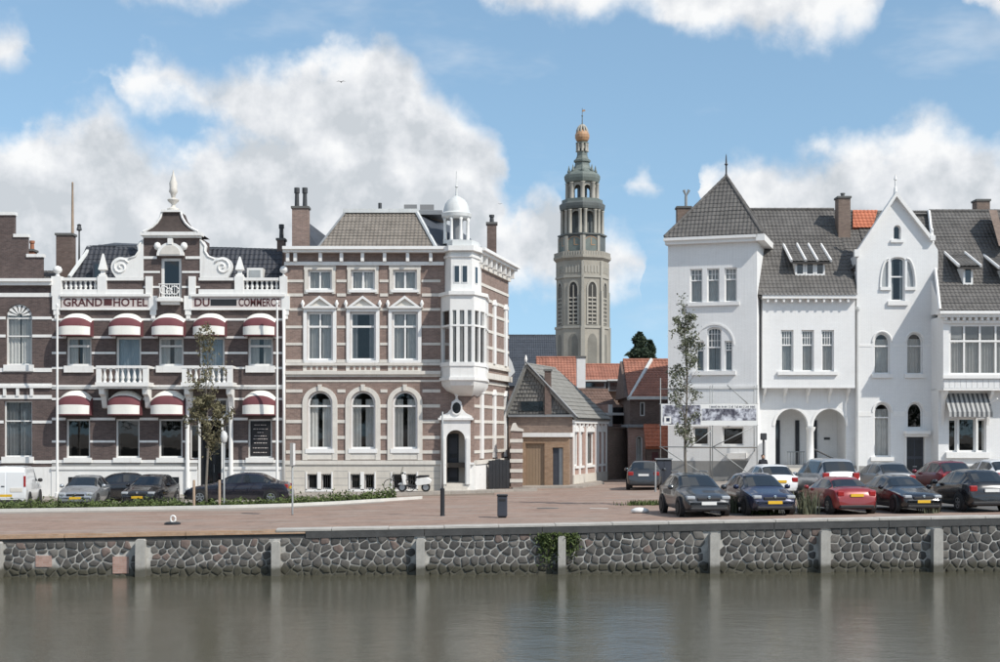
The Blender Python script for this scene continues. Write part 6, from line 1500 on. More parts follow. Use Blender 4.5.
for x0, x1, nl in ((949, 1012, 4), (1016, 1075, 4)):
    BU.window(x0, 324, x1, 375, cols=nl, rows=(341,), curtain='curtain', cover=1.0, fw=.13, depth=.1)
BU.part('top_panel', 'curtain_grey', *[(951 + i * 15.6, 326.5, 963 + i * 15.6, 338.5, -.18, -.16) for i in range(4)])
BU.part('sill', 'white_trim', (xu - 1, 375.2, 1110, 378.6), d1=.16)
BU.make_wall([(xu, 389), (1110, 389), (1110, 316), (xu, 316)], 'white_render', th=.25)
for i in range(28): BU.part('clad_board', 'white_render', (xu + .6 + i * 5.6, 379.2, xu + 5.6 + i * 5.6, 388.0), d0=-.01, d1=.03)
BU.part('soffit', 'white_trim', (xu, 388.5, 1110, 390.5, -.9, .06))
BU.part('eaves_cornice', 'white_trim', (xu - 6, 311.5, 1110, 314.5, -.3, .55), (xu - 4, 314.5, 1110, 317.5, -.3, .40), (xu - 1, 320.5, 1110, 323, -.02, .12))
for i in range(26): BU.part('eaves_block', 'white_trim', (xu + i * 6, 317.6, xu + 2.6 + i * 6, 320.4), d1=.3)
sd = Fac((XL, 91.0), (XL, YU))
MB().box(sd, 0, 91 - YU - .251, U.B(389), U.B(316), -.3, 0).build('side_wall', 'white_render', root); MB().box(sd, 0, 91 - YL - .33, Lw.B(490), Lw.B(389), -.3, 0).build('side_wall', 'white_render', root)
MB().wbox(XL + .31, 36, YL + 2, YL + 2.1, Lw.B(490), U.B(316)).build('interior_wall', 'interior', root); MB().wbox(XL + .31, 36, YU + .26, YL + 2, U.B(316) - .1, U.B(316) + .1).build('floor_slab', 'interior', root); MB().wbox(XL + .31, 36, YL + .33, YL + 2, U.B(392), U.B(389)).build('floor_slab', 'interior', root)
MB().wbox(XL + .31, 35.6, 90.7, 91, Lw.B(490), U.B(316)).build('rear_wall', 'white_render', root); MB().wbox(35.62, 35.9, YL + .33, 90.6, Lw.B(490), U.B(316)).build('side_wall', 'white_render', root)
for x in (942.5, 988):
    mb = MB(); a = Lw.A(x); zt = Lw.B(391)
    for da in (-.08, .08):
        for d, z in ((0, -2.0), (0, 0), (.85, 0), (.75, -.2), (.35, -.5), (.15, -1.2)): mb.v.append(tuple(Lw.W(a + da, zt + z, d)))
    mb.f = [tuple(range(6)), tuple(reversed(range(6, 12)))] + [(i, (i + 1) % 6, (i + 1) % 6 + 6, i + 6) for i in range(6)]; mb.build('curved_bracket', 'white_trim', root)
mat('awning_grey', (.10, .105, .11), .85, .15, 3); mat('awning_pale', (.42, .42, .41), .85, .1, 3)
aw = bpy.data.objects.new('awning', None); C.objects.link(aw); aw.parent = root
n = 18
for i in range(n):
    x0, x1 = 944 + 43 * i / n, 944 + 43 * (i + 1) / n; q = lambda x, y, d: Lw.W(Lw.A(x), Lw.B(y), d)
    MB().add([q(x0, 393.5, .1), q(x1, 393.5, .1), q(x1, 412, .95), q(x0, 412, .95), q(x1, 417, .96), q(x0, 417, .96)], [(0, 1, 2, 3), (3, 2, 4, 5)]).build('awning_stripe', 'awning_grey' if i % 2 else 'awning_pale', aw, recalc=False)
MB().tube([Lw.W(Lw.A(981), Lw.B(409), .1), Lw.W(Lw.A(992), Lw.B(399), .9)], .05, 6).build('awning_arm', 'white_trim', aw)
# roof
zr = zY(212.5, 87.5); ze = U.B(312); ye = YU - .5; xe = XL - .35; yr = 87.5
roof_plane(root, [(xe, ye, ze), (37, ye, ze), (37, yr, zr), ((929 - CX) * yr / F, yr, zr)], 'tile_grey'); roof_plane(root, [(xe, 94.5, ze), (37, 94.5, ze), (37, yr, zr), (xe, yr, zr)], 'tile_grey')
ridge(root, ((929 - CX) * yr / F, yr, zr + .1), (37, yr, zr + .1))
MB().tube([(xe, ye, ze + .1), ((929 - CX) * yr / F, yr, zr + .1)], .10, 6).build('verge_board', 'white_trim', root)
MB().add([(XL, YU + .2, ze), (XL, 91, ze), (XL, yr, zr - .15), (XL + .3, YU + .2, ze), (XL + .3, 91, ze), (XL + .3, yr, zr - .15)], [(0, 1, 2), (3, 5, 4), (0, 3, 4, 1), (1, 4, 5, 2), (2, 5, 3, 0)]).build('side_gable', 'white_render', root)
sl2 = lambda z: ye + (yr - ye) * (z - ze) / (zr - ze)
dormer(root, 963, 973, 247, 267, 285.5, 1, .35, sl2, sl2(zY(285.5, 82.5)) - .1); dormer(root, 1003, 1013, 250, 269, 287, 1, .35, sl2, sl2(zY(287, 82.5)) - .1)
chimney(root, 977, 990, 199, 216, 87.8, 'brick_street', 0, depth=.9)
MB().add([P(989, 210, 85.2), P(997, 210, 85.2), P(1006, 246, 83.2), P(999, 246, 83.2), P(989, 210, 86.5), P(997, 210, 86.5), P(1006, 246, 86.5), P(999, 246, 86.5)], [(0, 1, 2, 3), (4, 7, 6, 5), (0, 4, 5, 1), (1, 5, 6, 2), (2, 6, 7, 3), (3, 7, 4, 0)]).build('sloped_chimney', 'brick_street', root)
# ------------------------------------------------------------------ cars
KEYS = {   # x from the front, roof/bonnet height, belt height, half width at the top, half width at the belt
 'hatch': (4.0, .30, [(0, .50, .48, .56, .66), (.07, .66, .62, .64, .76), (.32, .76, .71, .70, .82), (.95, .90, .83, .74, .85), (1.12, .95, .87, .74, .855), (1.92, 1.37, .91, .58, .86), (2.4, 1.45, .92, .585, .86), (3.2, 1.42, .95, .57, .86), (3.78, 1.03, .96, .64, .83), (3.93, .92, .86, .66, .79), (4.0, .60, .56, .62, .72)], (1.14, 1.90), (3.24, 3.76), (1.5, 3.5), 2.42),
 'sedan': (4.85, .32, [(0, .50, .48, .58, .68), (.07, .66, .62, .66, .78), (.35, .77, .72, .72, .85), (1.2, .93, .86, .78, .90), (1.42, .97, .89, .78, .90), (2.25, 1.36, .93, .60, .91), (2.8, 1.44, .94, .60, .91), (3.5, 1.40, .96, .58, .91), (4.15, 1.05, .97, .70, .89), (4.6, 1.02, .95, .72, .86), (4.78, .93, .86, .70, .82), (4.85, .62, .58, .66, .74)], (1.44, 2.22), (3.55, 4.12), (1.95, 3.95), 2.75),
 'mpv': (4.2, .30, [(0, .55, .52, .56, .66), (.07, .74, .70, .64, .76), (.32, .84, .78, .70, .82), (.80, .98, .90, .74, .86), (.95, 1.02, .94, .74, .865), (1.75, 1.55, .98, .62, .87), (2.3, 1.66, .99, .63, .87), (3.6, 1.64, 1.02, .62, .87), (4.0, 1.10, 1.02, .68, .85), (4.12, .95, .9, .68, .81), (4.2, .62, .58, .64, .74)], (.97, 1.72), (3.63, 3.98), (1.3, 3.72), 2.35),
 'van': (4.3, .31, [(0, .58, .55, .60, .68), (.07, .80, .76, .66, .78), (.3, .92, .86, .72, .84), (.75, 1.08, 1.0, .76, .87), (.9, 1.12, 1.03, .76, .875), (1.55, 1.68, 1.06, .72, .88), (1.9, 1.82, 1.06, .76, .88), (3.0, 1.84, 1.06, .78, .88), (4.1, 1.83, 1.06, .78, .88), (4.25, 1.78, 1.05, .77, .87), (4.3, 1.62, 1.03, .75, .86)], (.92, 1.52), None, (1.2, 1.95), 9)}
paints = {}
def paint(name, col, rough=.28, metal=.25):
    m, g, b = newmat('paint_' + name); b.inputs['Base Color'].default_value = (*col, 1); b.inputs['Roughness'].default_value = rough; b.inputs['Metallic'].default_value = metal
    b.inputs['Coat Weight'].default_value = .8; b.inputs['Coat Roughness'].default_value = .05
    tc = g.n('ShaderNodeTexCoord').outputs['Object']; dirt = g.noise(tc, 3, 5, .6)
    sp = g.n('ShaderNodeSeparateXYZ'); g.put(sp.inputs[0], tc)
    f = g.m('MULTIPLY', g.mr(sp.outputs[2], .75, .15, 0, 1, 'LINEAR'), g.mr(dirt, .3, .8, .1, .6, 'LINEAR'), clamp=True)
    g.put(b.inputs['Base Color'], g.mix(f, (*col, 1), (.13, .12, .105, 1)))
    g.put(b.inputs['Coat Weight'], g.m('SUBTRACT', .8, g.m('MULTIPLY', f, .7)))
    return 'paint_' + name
mat('tyre', (.022, .022, .022), .9, .2, 6); mat('rim_silver', (.45, .46, .47), .35, .1, 4, metal=.8); mat('plastic_black', (.025, .025, .027), .6, .15, 5)
mat('lamp_clear', (.40, .42, .44), .12, .12, 9, spec=.8); mat('lamp_red', (.33, .02, .02), .15, .12, 9, spec=.8); mat('plate_yellow', (.72, .44, .03), .5, .05, 5); mat('plate_white', (.75, .75, .73), .5, .05, 5); mat('chrome', (.6, .61, .62), .15, .05, 5, metal=.9)
def smooth_keys(kind):
    L, rw, K, ws, rg, sg, bp = KEYS[kind]; N = 56; S_ = []
    for i in range(N + 1):
        x = L * i / N
        for p, q in zip(K, K[1:]):
            if p[0] <= x <= q[0] + 1e-9:
                t = (x - p[0]) / (q[0] - p[0]); S_.append([x] + [p[j] + (q[j] - p[j]) * t for j in range(1, 5)]); break
    for _ in range(2):
        T_ = [r[:] for r in S_]
        for i in range(1, N):
            for j in range(1, 5): T_[i][j] = .25 * S_[i - 1][j] + .5 * S_[i][j] + .25 * S_[i + 1][j]
        S_ = T_
    return L, S_
def build_car(kind, pm, label, pos, heading, plate='plate_yellow', group='parked cars', rack=False, name='parked_car', sc=1.0, cat='car'):
    L, S_ = smooth_keys(kind); L, rw, K, ws, rg, sg, bp = KEYS[kind]
    root = thing(name, label, cat, (0, 0, 0), group)
    def sec(r):
        x, zt, zb, wt, w_ = r; e = min(x, L - x); z0 = .20 + max(0, .25 - e) * .5; X = L / 2 - x
        p = [(0, z0), (w_ * .78, z0), (w_ * .93, z0 + .05), (w_ * .985, z0 + .18), (w_ * 1.01, z0 + (zb - z0) * .62), (w_ * .985, zb)]
        tp = (wt, max(zb + .004, zt - .055)); b_ = p[-1]
        p += [(b_[0] + (tp[0] - b_[0]) * t, b_[1] + (tp[1] - b_[1]) * t) for t in (.10, .90)] + [tp, (wt * .84, zt - .008), (wt * .45, zt + .010), (0, zt + .014)]
        return [Vector((X, y, z)) for y, z in p]
    secs = [sec(r) for r in S_]; n = len(secs[0])
    full = [s + [Vector((v.x, -v.y, v.z)) for v in reversed(s[1:-1])] for s in secs]; m = len(full[0])
    mb = MB()
    for s in full: mb.v += [tuple(v) for v in s]
    for i in range(len(full) - 1):
        for j in range(m): a = i * m + j; b = i * m + (j + 1) % m; mb.f.append((a, b, b + m, a + m))
    mb.f += [tuple(reversed(range(m))), tuple(range((len(full) - 1) * m, len(full) * m))]
    body = mb.build('body', pm, root, smooth=True, auto=38)
    def patch(name, i0, i1, js, off=.008, matn='car_glass', skipf=None):
        g = MB(); idx = {}
        for i in range(i0, i1):
            for j in js:
                q = [full[i][j % m], full[i][(j + 1) % m], full[i + 1][(j + 1) % m], full[i + 1][j % m]]
                nn = (q[1] - q[0]).cross(q[3] - q[0]); nn = nn.normalized() if nn.length > 1e-9 else Vector((0, 0, 1))
                ce = sum(q, Vector()) / 4; out = Vector((0, ce.y, ce.z - .6)); 
                if nn.dot(out) < 0: nn = -nn
                g.add([v + nn * off for v in q], [(0, 1, 2, 3)])
        return g.build(name, matn, root, recalc=False)
    st = lambda x: max(0, min(len(S_) - 1, int(round(x / L * (len(S_) - 1)))))
    top = list(range(8, 14)) if n == 12 else []
    top = [8, 9, 10, 11, 12, 13]
    patch('windscreen', st(ws[0]) + 1, st(ws[1]), top)
    if rg: patch('rear_window', st(rg[0]) + 1, st(rg[1]), top)
    segs = [(sg[0], min(bp, sg[1]) - .05)] + ([(bp + .05, sg[1])] if bp < sg[1] else [])
    for (x0, x1) in segs:
        if x1 - x0 < .2: continue
        patch('side_window', st(x0), st(x1), [6]); patch('side_window', st(x0), st(x1), [m - 7])
    if kind == 'van':
        for s in (-1, 1):
            MB().wbox(-L / 2 - .012, -L / 2 + .03, s * .42 - .40, s * .42 + .40, .42, 1.60).build('rear_door', pm, root, bevel=.02)
            MB().wbox(-L / 2 - .03, -L / 2 + .0, s * .80 - .045, s * .80 + .045, .95, 1.42).build('tail_light', 'lamp_red', root)
        MB().wbox(-L / 2 - .035, -L / 2, .06, .20, .95, .99).build('handle', 'plastic_black', root)
        MB().wbox(-L / 2 - .03, -L / 2, -.70, -.18, .72, .90).build('plate_recess', 'stone_trim', root)
    w0 = .72 if kind == 'van' else .66
    for s in (-1, 1):
        bxm = MB().wbox(L / 2 - .34, L / 2 - .055, s * (w0 - .05) - .15, s * (w0 - .05) + .15, .60 if kind in ('hatch', 'sedan') else .70, .725 if kind in ('hatch', 'sedan') else .86)
        bxm.build('headlight', 'lamp_clear', root, bevel=.04)
        if kind != 'van': MB().wbox(-L / 2 + .035, -L / 2 + .22, s * .64 - .13, s * .64 + .13, .72, .92 if kind != 'mpv' else 1.1).build('tail_light', 'lamp_red', root, bevel=.03)
        MB().lathe((L / 2 - (ws[0] + .42), s * (K[5][4] + .10), .98 if kind != 'van' else 1.15), [(.02, -.09), (.10, -.06), (.11, .03), (.06, .08)], 8).build('mirror', pm if kind != 'van' else 'plastic_black', root, smooth=True)
    zp = .52; MB().wbox(L / 2 - .04, L / 2 + .012, -.26, .26, .42, .53).build('number_plate', plate, root)
    MB().wbox(-L / 2 - .012, -L / 2 + .05, -.26, .26, .70 if kind != 'van' else .5, .81 if kind != 'van' else .61).build('number_plate', plate, root)
    MB().wbox(L / 2 - .12, L / 2 - .01, -.40, .40, .56, .66).build('grille', 'plastic_black', root, bevel=.02)
    MB().lathe((L / 2 - .005, 0, .62 + .06), [(.0, -.02), (.055, -.015), (.055, .015), (0, .02)], 10, axis='x').build('badge', 'chrome', root)
    MB().wbox(L / 2 - .20, L / 2 + .008, -.66, .66, .22, .36).build('front_bumper', 'plastic_black', root, bevel=.05); MB().wbox(-L / 2 - .01, -L / 2 + .2, -.70, .70, .24, .40).build('rear_bumper', 'plastic_black', root, bevel=.05)
    if rack:
        for s in (-1, 1): MB().tube([(L / 2 - 2.1, s * .52, 1.50), (L / 2 - 3.2, s * .52, 1.49)], .025, 6).build('roof_rail', 'metal_grey', root)
    wy = K[4][4]
    for x in (.80, L - .78):
        for s in (-1, 1):
            c = Vector((L / 2 - x, s * (wy - .12), rw))
            MB().lathe((c.x, s * (wy - .06), rw + .02), [(0, -.10), (rw + .065, -.10), (rw + .065, .075), (0, .075)], 20, axis='y').build('wheel_arch', 'plastic_black', root)
            we = bpy.data.objects.new('wheel', None); C.objects.link(we); we.parent = root
            MB().lathe((c.x, c.y + s * .06, c.z), [(rw * .62, -.10), (rw * .92, -.10), (rw, -.07), (rw, .07), (rw * .92, .10), (rw * .62, .10)], 22, axis='y', capb=False, capt=False).build('tyre', 'tyre', we, smooth=True, auto=50)
            y1 = c.y + s * .145; MB().lathe((c.x, y1, c.z), [(0, -.03), (rw * .63, -.03), (rw * .63, .01), (rw * .55, .012), (rw * .55, -.015), (0, -.015)], 20, axis='y').build('rim', 'plastic_black', we)
            sp = MB()
            for k in range(5):
                an = k * 1.2566 + .3; d = Vector((math.cos(an), 0, math.sin(an))); t = Vector((-d.z, 0, d.x)) * rw * .10; o_ = Vector((c.x, y1 + s * .008, c.z))
                sp.add([o_ - t * 1.4, o_ + t * 1.4, o_ + d * rw * .6 + t, o_ + d * rw * .6 - t], [(0, 1, 2, 3)])
            sp.lathe((c.x, y1, c.z), [(rw * .53, -.012), (rw * .64, -.012), (rw * .64, .014), (rw * .53, .014)], 20, axis='y', capb=False, capt=False); sp.build('spokes', 'rim_silver', we)
    root.location = pos; root.rotation_euler = (0, 0, R_(heading)); root.scale = (sc, sc, sc)
    return root
def car_at(px, Y, kind, pm, label, heading, **kw):
    X = (px - CX) * Y / F; return build_car(kind, pm, label, (X, Y, gz(X) + .008), heading, **kw)
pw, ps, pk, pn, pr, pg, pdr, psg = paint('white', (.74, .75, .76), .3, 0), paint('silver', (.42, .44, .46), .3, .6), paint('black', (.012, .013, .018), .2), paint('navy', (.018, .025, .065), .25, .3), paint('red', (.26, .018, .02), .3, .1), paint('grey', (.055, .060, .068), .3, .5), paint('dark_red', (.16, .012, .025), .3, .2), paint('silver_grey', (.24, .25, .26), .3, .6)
GL, GR = 'cars parked before the hotel', 'cars parked on the quay'
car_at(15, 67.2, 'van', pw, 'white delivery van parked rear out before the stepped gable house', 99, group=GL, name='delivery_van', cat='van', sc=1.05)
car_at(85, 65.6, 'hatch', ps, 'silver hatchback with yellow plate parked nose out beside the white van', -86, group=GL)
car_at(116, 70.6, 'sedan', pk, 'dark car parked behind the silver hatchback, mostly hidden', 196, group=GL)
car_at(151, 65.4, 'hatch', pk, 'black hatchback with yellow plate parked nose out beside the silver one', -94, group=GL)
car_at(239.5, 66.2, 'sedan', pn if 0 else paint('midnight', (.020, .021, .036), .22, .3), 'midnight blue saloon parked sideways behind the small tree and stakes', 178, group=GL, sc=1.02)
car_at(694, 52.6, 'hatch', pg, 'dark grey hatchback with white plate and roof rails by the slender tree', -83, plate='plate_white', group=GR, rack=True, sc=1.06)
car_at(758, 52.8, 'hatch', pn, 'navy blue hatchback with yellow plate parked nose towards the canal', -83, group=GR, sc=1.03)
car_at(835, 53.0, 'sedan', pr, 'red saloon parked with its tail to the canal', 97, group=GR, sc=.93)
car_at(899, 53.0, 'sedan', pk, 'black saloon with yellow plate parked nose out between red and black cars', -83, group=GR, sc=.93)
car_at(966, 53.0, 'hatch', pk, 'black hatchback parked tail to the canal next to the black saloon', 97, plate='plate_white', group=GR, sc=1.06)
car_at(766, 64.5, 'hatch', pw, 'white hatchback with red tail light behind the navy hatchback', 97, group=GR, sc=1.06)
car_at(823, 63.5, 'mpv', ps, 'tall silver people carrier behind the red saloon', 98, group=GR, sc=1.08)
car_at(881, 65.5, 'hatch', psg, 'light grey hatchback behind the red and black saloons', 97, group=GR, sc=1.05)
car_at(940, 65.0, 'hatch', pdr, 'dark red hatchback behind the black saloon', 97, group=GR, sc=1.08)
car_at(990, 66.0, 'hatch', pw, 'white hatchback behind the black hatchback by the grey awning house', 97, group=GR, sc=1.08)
car_at(645, 76.0, 'hatch', pg, 'dark grey hatchback waiting at the mouth of the side street', 82, plate='plate_white', group='cars in the side street', sc=1.06)
# ------------------------------------------------------------------ trees
def branchy(root, base, H, spread, seed, n=46, r0=.07, start=.28):
    r = random.Random(seed); mb = MB(); tips = []
    tr = [base + Vector((.05 * math.sin(i * 1.3 + seed), .05 * math.cos(i * 1.7), H * i / 8)) for i in range(9)]
    mb.tube(tr, [r0 * (1 - .88 * i / 8) for i in range(9)], 8)
    for k in range(n):
        t = start + (1 - start) * (k + r.random()) / n; p = tr[min(7, int(t * 8))].lerp(tr[min(8, int(t * 8) + 1)], t * 8 - int(t * 8)); an = r.uniform(0, 6.28)
        ln = spread * (1.05 - .62 * t) * r.uniform(.6, 1.15) * (.75 if t < start + .1 else 1); d = Vector((math.cos(an), math.sin(an), r.uniform(.9, 1.9))).normalized()
        q = [p + d * ln * s + Vector((0, 0, .14 * ln * s * s)) + Vector((r.uniform(-.04, .04), r.uniform(-.04, .04), 0)) * s * ln for s in (0, .35, .7, 1.0)]
        rr = r0 * .38 * (1.1 - t); mb.tube(q, [rr, rr * .7, rr * .45, rr * .15], 5); tips.append(q)
        for s in range(3):
            b0 = q[1].lerp(q[3], r.uniform(0, .9)); d2 = (d + Vector((r.gauss(0, .6), r.gauss(0, .6), r.gauss(0, .4)))).normalized(); e = ln * r.uniform(.25, .5)
            mb.tube([b0, b0 + d2 * e * .5, b0 + d2 * e + Vector((0, 0, .05))], [rr * .4, rr * .3, rr * .1], 4); tips.append([b0, b0 + d2 * e * .5, b0 + d2 * e])
    mb.build('trunk', 'bark', root, smooth=True)
    return tips
def street_tree(label, px, Y, ytop, spread, seed, nl, size, lm, dens=1.0, clump=None):
    base = P(px, 0, Y); base.z = gz(base.x); H = CZ - (ytop - HY) * Y / F - base.z
    rt = thing('street_tree', label, 'tree', base, 'young trees along the quay'); tips = branchy(rt, base, H, spread, seed); r = random.Random(seed); pts = []
    for i in range(nl):
        q = r.choice(tips); t = r.random() ** .7 * (len(q) - 1); k = min(len(q) - 2, int(t)); p = q[k].lerp(q[k + 1], t - k) + Vector((r.gauss(0, .09), r.gauss(0, .09), r.gauss(0, .09)))
        if noise.noise(p * 1.6) < -.12: continue
        if clump and not (clump[0] < (p.z - base.z) / H < clump[1]) and r.random() < .72: continue
        pts.append(p)
    leaf_mesh(pts, size, .45, seed).build('crown', lm, rt, recalc=False)
street_tree('slim young tree with sparse olive leaves between stakes before the hotel entrance', 207, 62.6, 338, 1.7, 4, 8500, .075, 'leaf_olive', clump=(.24, .66))
street_tree('slender young tree with thin grey green leaves before the white tower house', 686, 58.5, 306, 1.35, 8, 5200, .062, 'leaf_grey', clump=(.18, .95))
def post(name, label, cat, px, Y, ytop, r, m, extra=None, group=None, cap=True):
    b = P(px, 0, Y); b.z = gz(b.x); zt = CZ - (ytop - HY) * Y / F
    mb = MB().lathe(b, [(r * 1.15, 0), (r, .06), (r * .95, zt - b.z - .04), (r * .6, zt - b.z)], 8); o = mb.build(name, m, None, smooth=True, auto=40); rebase(o, b); tag(o, label, cat, group); return o
for px, lb in ((194, 'short pale tree stake standing before the nose of the midnight blue saloon'), (219.5, 'short pale tree stake standing right beside the entrance lamp pole')): post('tree_stake', lb, 'stake', px, 62.4, 480, .06, 'wood_tan', group='tree stakes')
# lamp-like sign pole at the hotel entrance
rt = thing('entrance_lamp', 'grey pole with small white lamp head beside the hotel entrance', 'lamp post', (P(224, 0, 62.5).x, 62.5, gz(-12)))
b = P(224, 0, 62.5); b.z = gz(b.x); MB().lathe(b, [(.06, 0), (.045, .3), (.04, 2.9)], 8).build('pole', 'metal_grey', rt, smooth=True); MB().lathe(b + Vector((0, 0, 2.88)), [(.05, 0), (.13, .08), (.17, .30), (.13, .46), (.03, .56)], 10).build('lamp_head', 'zinc_white', rt, smooth=True)
# sign post by the kerb, seen edge on
g0 = onground(292.5, 515); rt = thing('sign_post', 'thin grey post with narrow dark sign seen edge on by the white kerb', 'sign', g0)
zt = CZ - (443 - HY) * g0.y / F; MB().lathe(g0, [(.045, 0), (.038, .05), (.038, zt - g0.z)], 8).build('pole', 'metal_grey', rt, smooth=True)
MB().wbox(g0.x - .06, g0.x + .06, g0.y - .28, g0.y + .28, CZ - (466 - HY) * g0.y / F, zt).build('sign_panel', 'plinth_grey', rt); MB().wbox(g0.x + .061, g0.x + .075, g0.y - .25, g0.y + .25, CZ - (465 - HY) * g0.y / F, zt - .03).build('sign_face', 'white_trim', rt)
g0 = onground(442.5, 516); rt = thing('traffic_post', 'tall thin grey post with thick black foot before the mansion entrance', 'post', g0)
zt = CZ - (412 - HY) * g0.y / F; zm = CZ - (488 - HY) * g0.y / F
MB().lathe(g0, [(.10, 0), (.085, .06), (.085, zm - g0.z - .03), (.05, zm - g0.z)], 10).build('black_foot', 'metal_black', rt, smooth=True, auto=40); MB().lathe((g0.x, g0.y, 0), [(.036, zm - .02), (.034, zt), (.0, zt + .02)], 8).build('pole', 'metal_grey', rt, smooth=True)
g0 = onground(502.3, 518); rt = thing('litter_bin', 'dark blue grey street litter bin standing alone on the red paving', 'litter bin', g0); k = g0.y / F
MB().wbox(g0.x - 5 * k, g0.x + 5 * k, g0.y, g0.y + .42, g0.z + .05, g0.z + .80).build('bin_body', 'door_blue', rt, bevel=.03); MB().wbox(g0.x - 5.5 * k, g0.x + 5.5 * k, g0.y - .03, g0.y + .45, g0.z + .801, g0.z + .87).build('bin_lid', 'metal_black', rt, bevel=.02); MB().wbox(g0.x - 3.2 * k, g0.x + 3.2 * k, g0.y - .012, g0.y + .02, g0.z + .62, g0.z + .72).build('bin_slot', 'plastic_black', rt); MB().wbox(g0.x - .15, g0.x + .15, g0.y + .05, g0.y + .37, g0.z, g0.z + .05).build('bin_foot', 'metal_black', rt)
# mooring ring and stone on the quay
g0 = onground(172.5, 524.5); rt = thing('mooring_ring', 'white mooring ring on a dark base plate near the quay edge', 'mooring ring', g0)
MB().lathe(g0, [(.30, 0), (.30, .05), (.22, .09), (.0, .10)], 14).build('base_plate', 'metal_black', rt); MB().tube([g0 + Vector((.09 * math.cos(t * .45) + .02, 0, .20 + .12 * math.sin(t * .45))) for t in range(15)], .035, 8).build('ring', 'white_paint', rt, smooth=True)
g0 = onground(640, 513); mb = MB(); r = random.Random(5)
mb.lathe(g0, [(.20, 0), (.27, .06), (.24, .14), (.13, .20), (.0, .22)], 12); mb.v = [(x + .35 * (x - g0.x), y, z) for x, y, z in mb.v]
o = mb.build('mooring_stone', 'white_paint', None, smooth=True); rebase(o, g0); tag(o, 'rounded white painted stone on the quay edge beside the grass patch', 'stone')
def tuft(label, name, px, py, w_, h, n, seed, m='leaf_green', cat='plant', blades=True, group=None):
    c = onground(px, py); r = random.Random(seed); mb = MB()
    for i in range(n):
        x = c.x + r.gauss(0, w_ * .45); y = c.y + r.gauss(0, .22); z = gz(x); hh = h * r.uniform(.4, 1.1); an = r.uniform(0, 6.28); d = Vector((math.cos(an), math.sin(an), 0)) * hh * r.uniform(.1, .5); t = Vector((-d.y, d.x, 0)); t = (t.normalized() if t.length > 0 else Vector((1, 0, 0))) * r.uniform(.012, .03)
        b0 = Vector((x, y, z)); mb.add([b0 - t, b0 + t, b0 + d * .4 + Vector((0, 0, hh * .6)) + t * .8, b0 + d * .4 + Vector((0, 0, hh * .6)) - t * .8, b0 + d + Vector((0, 0, hh))], [(0, 1, 2, 3), (3, 2, 4)])
    o = mb.build(name, m, None, recalc=False); rebase(o, c); tag(o, label, cat, group)
    if cat == 'grass': o['kind'] = 'stuff'
    return o
tuft('patch of low grass on the paving beside the dark grey hatchback', 'grass_patch', 648, 505, 1.0, .22, 500, 1, cat='grass')
tuft('tall weeds growing at the nose of the navy hatchback', 'weeds', 733, 513, .45, .75, 90, 2, 'leaf_grey', group='weeds along the quay edge')
tuft('leafy weeds low in front of the number plate of the navy hatchback', 'weeds', 768, 514, .8, .28, 150, 3, group='weeds along the quay edge')
tuft('bushy tall weeds hiding the side of the red saloon', 'weeds', 806, 514, .42, .95, 150, 4, 'leaf_grey', group='weeds along the quay edge')
tuft('thin weeds beside the wheel of the black hatchback', 'weeds', 928, 513, .4, .4, 60, 6, 'leaf_grey', group='weeds along the quay edge')
# ivy on the quay wall
r = random.Random(4); iv = thing('ivy_plant', 'green ivy clump hanging over the stone quay wall around a post', 'ivy', Q.W(Q.A(550), gz(2) - .3, .1)); pts = []
for i in range(2600):
    px = r.gauss(551, 6.5) if r.random() < .72 else r.gauss(571, 4); py = 535 + abs(r.gauss(0, 12)); 
    if noise.noise(Vector((px * .22, py * .22, 1))) < -.25: continue
    pts.append(Q.W(Q.A(px), Q.B(py), abs(r.gauss(.10, .10))))
leaf_mesh(pts, .055, .5, 3).build('leaves', 'leaf_green', iv, recalc=False)
MB().tube([Q.W(Q.A(553), Q.B(534), .08), Q.W(Q.A(550), Q.B(548), .12), Q.W(Q.A(546), Q.B(562), .12)], [.03, .02, .008], 6).build('stem', 'bark', iv)
# green algae fringe at the waterline
# ------------------------------------------------------------------ scaffold with banner before the white tower house
sc_ = thing('scaffold', 'light steel tube scaffold standing before the white tower house', 'scaffold', (P(709, 0, 80).x, 80, gz(12)))
fs = front(80.6); za = gz(12)
def st_(a, b, r=.028, name='scaffold_tube'): return MB().tube([a, b], r, 6).build(name, 'metal_grey', sc_, smooth=True)
for x in (660.5, 712.5, 757):
    for d in (0, -.9):
        if x < 665 and d < 0: continue
        yt = 385 if x != 660.5 else 378
        st_(fs.W(fs.A(x), za, d), fs.W(fs.A(x), fs.B(yt), d))
for y in (389, 404, 425, 447): st_(fs.W(fs.A(659), fs.B(y), .0), fs.W(fs.A(758), fs.B(y), .0))
for (x0, y0, x1, y1) in ((660.5, 447, 712.5, 480), (712.5, 447, 757, 425), (712.5, 447, 757, 480), (727, 385, 748, 404), (690, 447, 712, 430)): st_(fs.W(fs.A(x0), fs.B(y0), .04), fs.W(fs.A(x1), fs.B(y1), .04))
for y in (447,):
    for i in range(3): MB().box(fs, fs.A(690), fs.A(757), fs.B(y) - .06, fs.B(y) - .01, -.28 - i * .25, -.05 - i * .25).build('scaffold_board', 'wood_tan', sc_)
